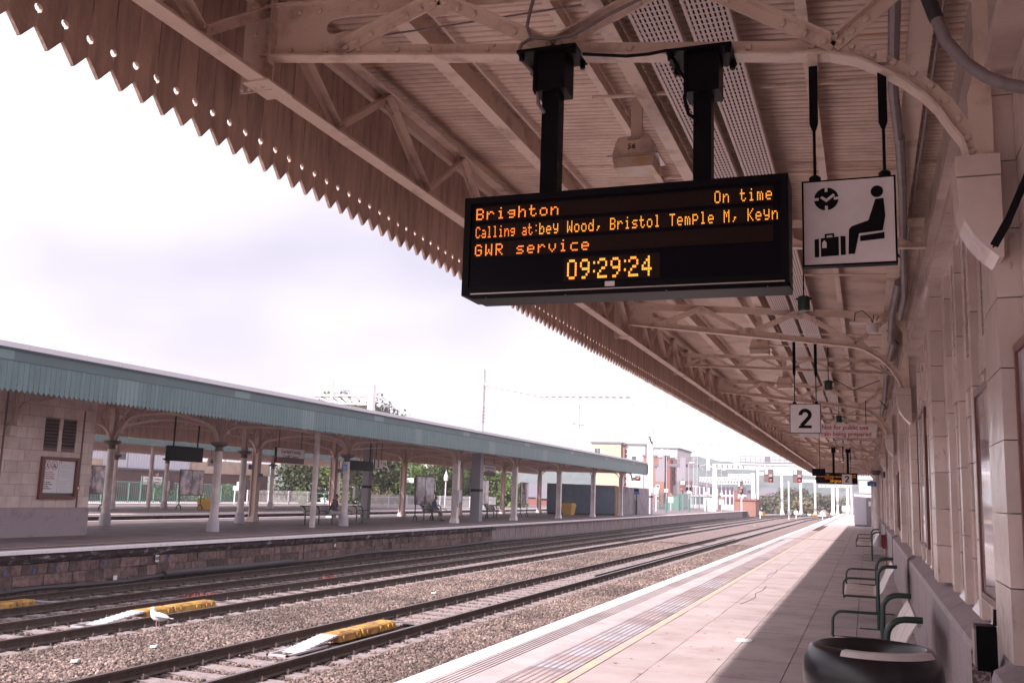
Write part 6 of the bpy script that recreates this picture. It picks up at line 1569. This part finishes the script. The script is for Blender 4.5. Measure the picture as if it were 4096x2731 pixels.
# lamps on the island platform
def lamp(x, y, top, heads, lab):
    t = thing('lamp_post', (x, y, 0), lab, 'lamp post', 'green footed lamp posts on the island platform')
    MB().tube([(x, y, 1.5), (x, y, top)], .045, 8).build('shaft', 'galv', t); MB().tube([(x, y, 0), (x, y, 1.55)], .10, 8).build('base', 'fence_green', t)
    MB().box(x-.2, x+.2, y-.12, y-.101, 2.2, 2.55).build('notice', 'litter', t)
    for h in heads: MB().lathe(x+h, y, [(0, top-.25), (.18, top-.2), (.34, top), (.2, top+.12), (0, top+.15)], 12).build('lantern', 'litter', t, smooth=True)
for (x0, yt, yb, Y, hd, lab) in ((1562, 425, 1178, 104.5, (-.65, .65), 'twin headed lamp post nearest the canopy end'), (1865, 505, 1165, 118.4, (.35,), 'single headed lamp post with green foot, middle of the platform end'), (2108, 560, 1155, 132, (.4,), 'lamp post with green foot beside the square white column'), (2305, 600, 1140, 142, (.3,), 'farthest lamp post on the island platform end')):
    q = PY(*CC(x0, yb), Y); lamp(q.x, Y, PY(*CC(x0, yt), Y).z, hd, lab)
for (x0, yt, yb, Y, lab) in ((1160, 850, 1200, 88.5, 'green post with black and blue plates in front of the grey corrugated hoarding'),):
    q = PY(*CC(x0, yb), Y); t = thing('sign_post', (q.x, Y, 0), lab, 'sign post'); MB().tube([(q.x, Y, 0), (q.x, Y, 1.3)], .1, 8).tube([(q.x, Y, 1.3), (q.x, Y, 2.4)], .05, 8).build('post', 'green_paint', t)
    MB().box(q.x-.25, q.x+.25, Y-.14, Y-.1, 2.12, 2.35).build('plate', 'black_paint', t); MB().box(q.x-.3, q.x+.3, Y-.14, Y-.1, 1.85, 2.1).build('plate', 'blue_sign', t)
q = PY(*CC(1425, 1135), 112); t = thing('sign_post', (q.x, 112, 0), 'thin white post with a small white sign in front of the salmon block', 'sign post'); MB().tube([(q.x, 112, 0), (q.x, 112, 2.4)], .06, 6).build('post', 'white_steel', t); MB().box(q.x-.25, q.x+.25, 111.9, 111.94, 2.0, 2.75).build('plate', 'litter', t)
q = PY(*CC(1622, 1020), 125); t = thing('warning_sign', (q.x, 125, 1), 'white sign with an orange top by the green railings', 'sign'); MB().box(q.x-.32, q.x+.32, 125, 125.05, 1.0, 1.7).build('panel', 'litter', t); MB().box(q.x-.32, q.x+.32, 125, 125.05, 1.701, 2.0).build('panel', 'red_wall', t); MB().box(q.x-.05, q.x+.05, 125.06, 125.1, 0, 2.2).build('post', 'galv', t)
q = PY(*CC(2305, 990), 140); t = thing('warning_sign', (q.x, 140, 1), 'second white and orange sign by the farther green railings', 'sign'); MB().box(q.x-.35, q.x+.35, 140, 140.05, .9, 1.6).build('panel', 'litter', t); MB().box(q.x-.35, q.x+.35, 140, 140.05, 1.601, 1.9).build('panel', 'red_wall', t); MB().box(q.x-.05, q.x+.05, 140.06, 140.1, 0, 2.2).build('post', 'galv', t)
palisade((-26.4, 131), (-21.6, 157), 2.3, 'green pale railings closing off the end of the island platform', 'fence_green', sp=.5, w=.2, post=4)
q = PY(*CC(2148, 1130), 134); t = thing('trackside_cabinet', (q.x, 134, 0), 'white cabinet in front of the green railings by the square column', 'cabinet'); MB().box(q.x-.75, q.x+.75, 134, 134.8, 0, 1.75).build('body', 'litter', t); MB().box(q.x-.02, q.x+.02, 133.98, 133.999, .1, 1.7).build('door_gap', 'slate', t)
q = PY(*CC(1660, 1110), 131); t = thing('trackside_cabinet', (q.x, 131, 0), 'green cabinet at the left end of the green railings', 'cabinet'); MB().box(q.x-.8, q.x+.7, 131, 131.8, 0, 1.9).build('body', 'fence_green', t); MB().box(q.x-.02, q.x+.02, 130.98, 130.999, .1, 1.8).build('door_gap', 'slate', t)
a, c = PY(*C4(415, 880), 165), PY(*C4(655, 1000), 165); house('brick_hut', a.x, c.x, 165, 171, -1.2, a.z, 'red_wall', 'low orange-red brick hut just beyond the island platform end', 'hut', 'red_dark', 0)
# blue fence, bushes, clutter
a, c = PY(*C4(700, 945), 240), PY(*C4(1045, 990), 240); t = thing('fence', (a.x, 240, -1), 'pale blue-grey metal fence in front of the far bushes', 'fence'); i = 0; x = a.x
while x < c.x: MB().box(x, x+.85, 240, 240.15, -1.3, a.z+random.uniform(-.05, .05)).build('panel', 'corrugated', t); x += .9
a, c = PY(*C4(700, 780), 330), PY(*C4(1000, 900), 330); house('slate_house', a.x, c.x, 330, 345, -1, c.z+1.0, 'slate', 'grey warehouse roof behind the far bushes, with a small white skylight', 'building', 'slate', 3.4)
a, c = PY(*C4(1600, 830), 330), PY(*C4(1760, 960), 330); house('white_cottage', a.x, c.x, 330, 342, -1, a.z-2.5, 'white_wall', 'white gabled house far off between the right masts', 'house', 'slate', 4)
a, c = PY(*C4(1868, 640), 130), PY(*C4(2300, 1000), 130); house('white_office', a.x, a.x+14, 130, 140, 0, a.z, 'white_wall', 'plain white building rising behind the grey cabin', 'building', 'galv', 0)
for i, (x, y, w_, mat, lab) in enumerate(((742, 992, .9, 'grit_yellow', 'yellow box at the foot of the first slim white mast'), (1345, 1000, 1.1, 'grit_yellow', 'yellow box at the foot of the fourth white mast'), (1150, 1003, 1.2, 'litter', 'white trackside box between the third mast and the round board'), (1222, 1000, 1.0, 'fence_green', 'teal trackside box right of the third mast'), (1285, 1000, .9, 'litter', 'white trackside box left of the second yellow box'), (1415, 1002, 1.3, 'litter', 'white trackside box right of the second yellow box'), (1455, 1003, 1.1, 'litter', 'wide white trackside box by the second round board'), (1510, 1002, .9, 'red_wall', 'small orange trackside box far down the line'), (1600, 1012, 1.2, 'fence_green', 'green trackside box between the far thick masts'), (1685, 1016, 1.3, 'litter', 'white trackside box near the platform end'))):
    Y = 204; q = PY(*C4(x, y), Y); t = thing('trackside_box', (q.x, Y, -1.2), lab, 'trackside box'); MB().box(q.x-w_*.38, q.x+w_*.38, Y, Y+.8, -1.25, -.55-.2*w_).build('body', mat, t); MB().box(q.x-w_*.42, q.x+w_*.42, Y-.06, Y+.86, -.549-.2*w_, -.46-.2*w_).build('lid', mat, t)
def board(x, yt, yb, Y, rnd_, lab):
    q = PY(*C4(x, yb), Y); h = PY(*C4(x, yt), Y).z; t = thing('trackside_marker', (q.x, Y, q.z), lab, 'marker post'); MB().box(q.x-.06, q.x+.06, Y, Y+.05, -1.08, h).build('post', 'white_steel', t)
    if rnd_: MB().lathe(0, 0, [(0, 0), (.36, 0), (.36, .05), (0, .05)], 20).build('disc', 'litter', t, loc=(q.x, Y-.01, h-.3), rot=(rad(90), 0, 0)); MB().box(q.x-.2, q.x+.2, Y-.07, Y-.062, h-.33, h-.28).build('bar', 'iron_dark', t)
    else: MB().box(q.x-.14, q.x+.14, Y-.05, Y-.001, h-.45, h).build('plate', 'litter', t)
board(707, 1015, 1090, 152, 0, 'small white marker post nearest beside the tracks'); board(1045, 1022, 1098, 155, 0, 'small white marker post between the two round boards and the first post'); board(1130, 1005, 1088, 162, 1, 'round white disc marker beside the far tracks'); board(1440, 1015, 1090, 165, 1, 'farther round white disc marker right of the first disc')
# spires
for i, (x, yt, w_) in enumerate(((1790, 478, .9), (1868, 470, 1.0), (1970, 452, 1.35))):
    Y = 200; u, v = 1200+x*.4252, 1700+yt*.4252; top = PY(u, v, Y); t = thing('white_spire', (top.x, Y, 0), ['leftmost small white domed spire behind the trees', 'middle white domed spire behind the steel column', 'widest white domed spire right of the steel column'][i], 'spire')
    k = w_; h = top.z
    MB().lathe(top.x, Y, [(k*.95, -1), (k*.95, h-2.6*k), (k*1.05, h-2.55*k), (k*.9, h-2.3*k), (k*.72, h-1.4*k), (k*.4, h-.7*k), (k*.12, h-.45*k), (k*.10, h-.2*k), (0, h)], 16).build('dome', 'white_wall', t, smooth=True)
# lattice mast and thin pole behind
t = thing('lattice_mast', PY(1720, 2030, 100), 'leaning white lattice mast in front of the trees', 'mast'); b = MB()
for i in range(12):
    v0, v1 = 1860+i*8.6, 1868.6+i*8.6; u0, u1 = 1708+i*.8, 1732+i*.9
    b.tube([PY(u0, v0, 100), PY(u1, v0, 100)], .035, 4).tube([PY(u0, v0, 100), PY(u1+.9, v1, 100)], .03, 4).tube([PY(u0, v0, 100), PY(u0+.8, v1, 100)], .04, 4).tube([PY(u1, v0, 100), PY(u1+.9, v1, 100)], .04, 4)
b.build('lattice', 'white_steel', t)
t = thing('gantry_mast', PY(1690, 2030, 98), 'thick white mast stub behind the poster stand', 'mast'); a = PY(1681, 1845, 98); c = PY(1702, 2035, 98); MB().box(a.x, c.x, 98, 98.5, 0, a.z+1.2).build('shaft', 'white_steel', t)
t = thing('lamp_post', PY(1778, 2020, 88), 'slim white lamp column with lantern behind the seated man', 'lamp post'); q = PY(1779, 2028, 88); MB().tube([(q.x, 88, 0), (q.x, 88, PY(1779, 1925, 88).z)], .06, 6).build('shaft', 'white_steel', t); MB().lathe(q.x, 88, [(0, 0), (.2, .1), (.22, .5), (.05, .9), (0, 1.2)], 10, z0=PY(1779, 1925, 88).z).build('lantern', 'litter', t)
t = thing('lamp_post', PY(1640, 2020, 88), 'thin green pole with a small white sign in front of the trees', 'lamp post'); q = PY(1638, 2028, 88); MB().tube([(q.x, 88, 0), (q.x, 88, PY(1643, 1855, 88).z)], .05, 6).build('shaft', 'fence_green', t); MB().box(q.x-.4, q.x+.35, 87.9, 87.95, PY(1640, 1930, 88).z, PY(1640, 1915, 88).z+.1).build('sign', 'litter', t)
t = thing('access_ladder_tower', PY(1410, 1950, 60), 'dark lattice signal ladder behind the white number 235 column', 'ladder tower'); b = MB()
for x in (1385, 1405, 1420): b.tube([PY(x, 1855, 62), PY(x, 1990, 62)], .04, 5)
for i in range(9): b.tube([PY(1385, 1858+i*15, 62), PY(1420, 1862+i*15, 62)], .03, 4)
b.build('frame', 'iron_dark', t)
# ------------------------------------------------------------------ hills
rh = random.Random(3)
def ridge(u):
    tb_ = [(1000, 1880), (1700, 1870), (2200, 1872), (2480, 1868), (2560, 1860), (2780, 1832), (2850, 1838), (2960, 1862), (3100, 1895), (3250, 1908), (3400, 1915), (3700, 1925), (4300, 1930)]
    for (a, b), (c, d) in zip(tb_, tb_[1:]):
        if a <= u <= c: return b+(d-b)*(u-a)/(c-a)
    return 1880
def hill(name, Yc, dv, dep, label_seed, mat):
    n = 170; rows = 14; vs = []
    for i in range(n+1):
        u = 900+i*(3500/n); top = PY(u, ridge(u)+dv, Yc); X, Z = top.x, top.z
        wob = 2.2*math.sin(i*.9+label_seed)+1.6*math.sin(i*2.3+label_seed*2)
        for j in range(rows+1):
            f = j/rows; z = -3+(Z+3+wob*.4)*math.sin(f*math.pi/2)**.8+rh.uniform(-.9, .9)*(1 if j else 0)
            vs.append((X*(1-.25*(1-f)), Yc-dep*(1-f), z))
    for i in range(n+1):
        vs.append((vs[i*(rows+1)+rows][0], Yc+60, -3))
    m = rows+1; fs = [(i*m+j, (i+1)*m+j, (i+1)*m+j+1, i*m+j+1) for i in range(n) for j in range(rows)]+[(i*m+rows, (i+1)*m+rows, (n+1)*m+i+1, (n+1)*m+i) for i in range(n)]
    b = MB(); b.add(vs, fs); o = b.build(name, mat); tag(o, kind='structure'); return o
hill('hills', 1100, 0, 420, 1, 'hill')
# ------------------------------------------------------------------ trees and bushes
def tree(x, y, h, r, label, mat='leaf_green', cat='tree', n=2600, trunk=True, ls=.34, name='tree', zb=0, low=.32, group=None):
    t = thing(name, (x, y, zb), label, cat, group)
    b = MB(); rn = random.Random(int(x*13+y*7))
    if trunk:
        tr = MB().tube([(x, y, zb-.5), (x+.1, y, zb+h*.3), (x-.1, y, zb+h*.62)], [r*.10, r*.075, r*.04], 8)
        for k in range(5): a = k*1.3; tr.tube([(x, y, zb+h*(.28+.05*k)), (x+r*.5*math.cos(a), y+r*.5*math.sin(a), zb+h*(.5+.06*k))], [r*.04, r*.015], 5)
        tr.build('trunk', 'bark', t)
    cl = []
    for k in range(34 if trunk else 12):
        a = rn.random()*6.28; rr_ = r*rn.uniform(.1, .78); zz = zb+h*rn.uniform(low if trunk else .12, .90)
        f = 1-abs((zz-zb)/h-.55)*.9; cl.append((x+rr_*f*math.cos(a), y+rr_*f*math.sin(a), zz, r*rn.uniform(.22, .42)))
    for k in range(n):
        cx_, cy_, cz_, cr_ = cl[rn.randrange(len(cl))]
        d = Vector((rn.gauss(0, 1), rn.gauss(0, 1), rn.gauss(0, 1)*.8)).normalized()*cr_*rn.uniform(.65, 1.08); p = Vector((cx_, cy_, cz_))+d
        a = Vector((rn.gauss(0, 1), rn.gauss(0, 1), rn.gauss(0, .5))).normalized(); c = (d.normalized()+Vector((rn.uniform(-.6, .6), rn.uniform(-.6, .6), rn.uniform(-.6, .6)))).cross(a).normalized(); s = ls*rn.uniform(.6, 1.2)
        b.add([p-a*s*.5, p+c*s*.4, p+a*s*.5, p-c*s*.4], [(0, 1, 2, 3)])
    b.build('crown' if trunk else 'foliage', mat, t); return t
TL = [(1335, 96, 12.2, 3.6, 'leaf_green', 'tallest tree showing above the teal canopy at left'), (1462, 108, 12.6, 4.3, 'leaf_dark', 'dark rounded tree showing above the teal canopy beside the first'), (1545, 104, 10.4, 3.6, 'leaf_dark', 'tree sloping away at the right of the dark rounded one'),
 (1262, 92, 6.8, 3.4, 'leaf_dark', 'dark tree behind the beige parapet corner'), (1380, 88, 6.6, 3.2, 'leaf_green', 'green tree behind the white number 235 column'), (1480, 86, 6.2, 3.0, 'leaf_dark', 'tree behind the darker grey mast'), (1560, 92, 7.4, 3.2, 'leaf_green', 'bright green tree right of the darker grey mast'), (1640, 98, 7.6, 3.3, 'leaf_green', 'green tree behind the thin green pole'), (1735, 108, 7.6, 3.6, 'leaf_dark', 'dark tree behind the lattice mast'), (1830, 114, 7.4, 3.8, 'leaf_dark', 'dark tree behind the slim lamp column'), (1925, 118, 6.6, 3.6, 'leaf_dark', 'dark tree just left of the square grey mast'), (1990, 112, 4.6, 3.0, 'leaf_green', 'lower bush-like tree right of the square grey mast'), (2050, 104, 3.0, 2.0, 'leaf_green', 'small bush right of the poster stand'),
 (1165, 96, 5.6, 3.2, 'leaf_dark', 'dark tree behind the beige parapet, left of the name sign'), (1215, 104, 6.4, 3.6, 'leaf_green', 'green tree just behind the end of the brick building'),
 (1300, 118, 8.6, 4.6, 'leaf_dark', 'dark tree filling the gap behind the cream columns'), (1425, 120, 9.4, 4.8, 'leaf_dark', 'broad dark tree behind the darker grey mast'), (1515, 98, 6.4, 3.4, 'leaf_green', 'light green tree between the darker mast and the number 3a sign'), (1600, 116, 8.6, 4.6, 'leaf_dark', 'dark tree behind the bright green ones'), (1690, 122, 8.8, 4.8, 'leaf_dark', 'dark tree behind the thick white mast stub'), (1780, 104, 6.8, 3.6, 'leaf_green', 'mid green tree behind the lattice mast foot'), (1880, 126, 8.2, 4.6, 'leaf_dark', 'broad dark tree at the right of the tree line')]
for (u, Y, h, r_, m_, lab) in TL:
    q = PY(u, 2035, Y); tree(q.x, Y, h*(1.05 if h > 9 else 1), r_*(1.1 if h > 9 else 1), lab, m_, n=5200 if h > 9 else 4200, ls=.40 if h > 9 else .34, low=.5 if h > 9 else .08, zb=-.3)
for i, (u, Y, h, r_, m_, lab) in enumerate(((3010, 225, 3.5, 4, 'leaf_dry', 'low dry scrub right of the orange brick hut'), (3065, 235, 4.6, 4.5, 'leaf_hazy', 'scrub in front of the warehouse roof'), (3125, 255, 7.6, 6, 'leaf_hazy', 'rounded far bush behind the thin pale pole'), (3190, 262, 8.8, 7, 'leaf_hazy', 'tallest far bush between the masts'), (3262, 258, 7.4, 6.5, 'leaf_hazy', 'broad far bush behind the third white mast'), (3330, 265, 5.8, 5, 'leaf_hazy', 'lower far bush by the thick white mast'), (3150, 235, 3.6, 4.2, 'leaf_dry', 'olive scrub at the foot of the far bushes'), (3225, 236, 3.8, 4.5, 'leaf_dry', 'yellowish scrub below the tallest far bush'), (2985, 172, 2.0, 2.4, 'leaf_dry', 'weedy bush beside the orange brick hut wall'))):
    q = PY(u, 2050, Y); tree(q.x, Y, h*.62+.8, r_*.8, lab, m_, 'bush', 2200, trunk=False, ls=.6, name='bush', zb=-1.4)
for i, (u, Y, h, lab) in enumerate(((300, 62, 1.4, 'yellow weeds behind the green railings, left of the name board'), (375, 63, 1.2, 'dry weeds under the left of the white name board'), (640, 66, 1.6, 'green-yellow weeds at the right post of the name board'), (770, 68, 1.3, 'weeds behind the railings near the yellow bin'), (905, 70, 1.5, 'green weeds behind the railings left of the white sign post'), (1225, 78, 1.5, 'weeds by the end of the brick building'), (1510, 84, 1.7, 'dry weeds left of the long white fence'))):
    q = PY(u, 2010, Y); tree(q.x, Y, h, 1.5, lab, 'leaf_dry' if i in (0, 1, 6) else 'leaf_green', 'weeds', 420, trunk=False, ls=.2, name='weeds')
def sgn(u0, u1, v0, v1, Y, lab, mat='litter'):
    a, c = PY(u0, v0, Y), PY(u1, v1, Y); t = thing('notice_post', (a.x, Y, 0), lab, 'sign'); MB().box(a.x, c.x, Y, Y+.05, c.z, a.z).build('panel', mat, t); MB().box((a.x+c.x)/2-.05, (a.x+c.x)/2+.05, Y+.051, Y+.12, 0, a.z).build('post', 'white_steel', t)
sgn(948, 962, 1926, 1962, 66, 'tall white warning sign by the railings behind the columns'); sgn(933, 944, 1943, 1960, 65, 'small white box sign left of the tall warning sign')
# ------------------------------------------------------------------ the gull
GU = thing('gull', (0, 0, 0), 'white gull with pale grey wings standing on the ballast beside the middle track', 'gull')
body = [((.19, 0, .17), .03), ((.12, 0, .18), (.065, .058)), ((.03, 0, .18), (.098, .092)), ((-.06, 0, .20), (.10, .098)), ((-.11, 0, .25), (.072, .068)), ((-.12, 0, .30), (.048, .048)), ((-.125, 0, .345), (.052, .050)), ((-.135, 0, .375), (.03, .03))]
skin_body('body', 'feather', body, [(i, i+1) for i in range(7)], GU)
for s in (-1, 1):
    skin_body('wing', 'feather_grey', [((-.08, s*.085, .225), (.03, .014)), ((0, s*.092, .21), (.05, .016)), ((.10, s*.055, .185), (.04, .014)), ((.20, s*.025, .172), (.02, .01))], [(0, 1), (1, 2), (2, 3)], GU)
    skin_body('wing_tip', 'feather_black', [((.19, s*.022, .175), (.014, .008)), ((.25, s*.010, .170), (.010, .006)), ((.29, s*.006, .168), (.004, .003))], [(0, 1), (1, 2)], GU, sub=1)
    MB().tube([(-.01+s*.02, s*.03, .12), (-.015+s*.02, s*.03, .065), (-.005+s*.02, s*.03, .01)], .0065, 6).prism([(-.005+s*.02, s*.03-.006, .004), (-.055+s*.02, s*.03-.025, .0), (-.065+s*.02, s*.03, .0), (-.055+s*.02, s*.03+.025, .0)], (0, 0, .006)).build('leg', 'gull_leg', GU)
    MB().lathe(0, 0, [(0, -.005), (.005, 0), (0, .005)], 8).build('eye', 'black_paint', GU, loc=(-.155, s*.042, .352))
MB().prism([(.16, -.03, .17), (.27, -.035, .158), (.27, .035, .158), (.16, .03, .17)], (0, 0, .01)).build('tail', 'feather', GU)
MB().tube([(-.165, 0, .338), (-.20, 0, .330), (-.222, 0, .320)], [.012, .009, .003], 6).build('beak', 'beak', GU)
GU.location = (-12.42, 15.15, -1.035); GU.rotation_euler = (0, 0, rad(28)); GU.scale = (.98, .98, .98)
HAZE_D = 0.0006
# ------------------------------------------------------------------ haze
hm = bpy.data.materials.new('haze'); hm.use_nodes = True; n = hm.node_tree.nodes; n.clear()
pv = n.new('ShaderNodeVolumePrincipled'); pv.inputs['Color'].default_value = (.93, .90, .96, 1); pv.inputs['Density'].default_value = HAZE_D; pv.inputs['Anisotropy'].default_value = .2
o_ = n.new('ShaderNodeOutputMaterial'); hm.node_tree.links.new(pv.outputs[0], o_.inputs['Volume']); MATS['haze'] = hm
hz = MB().box(-950, 950, -70, 2650, -2.7, 60).build('haze', 'haze', stuff=True)
SC.cycles.volume_bounces = 0; SC.cycles.max_bounces = 7; SC.cycles.diffuse_bounces = 4; SC.cycles.glossy_bounces = 3; SC.cycles.use_adaptive_sampling = True
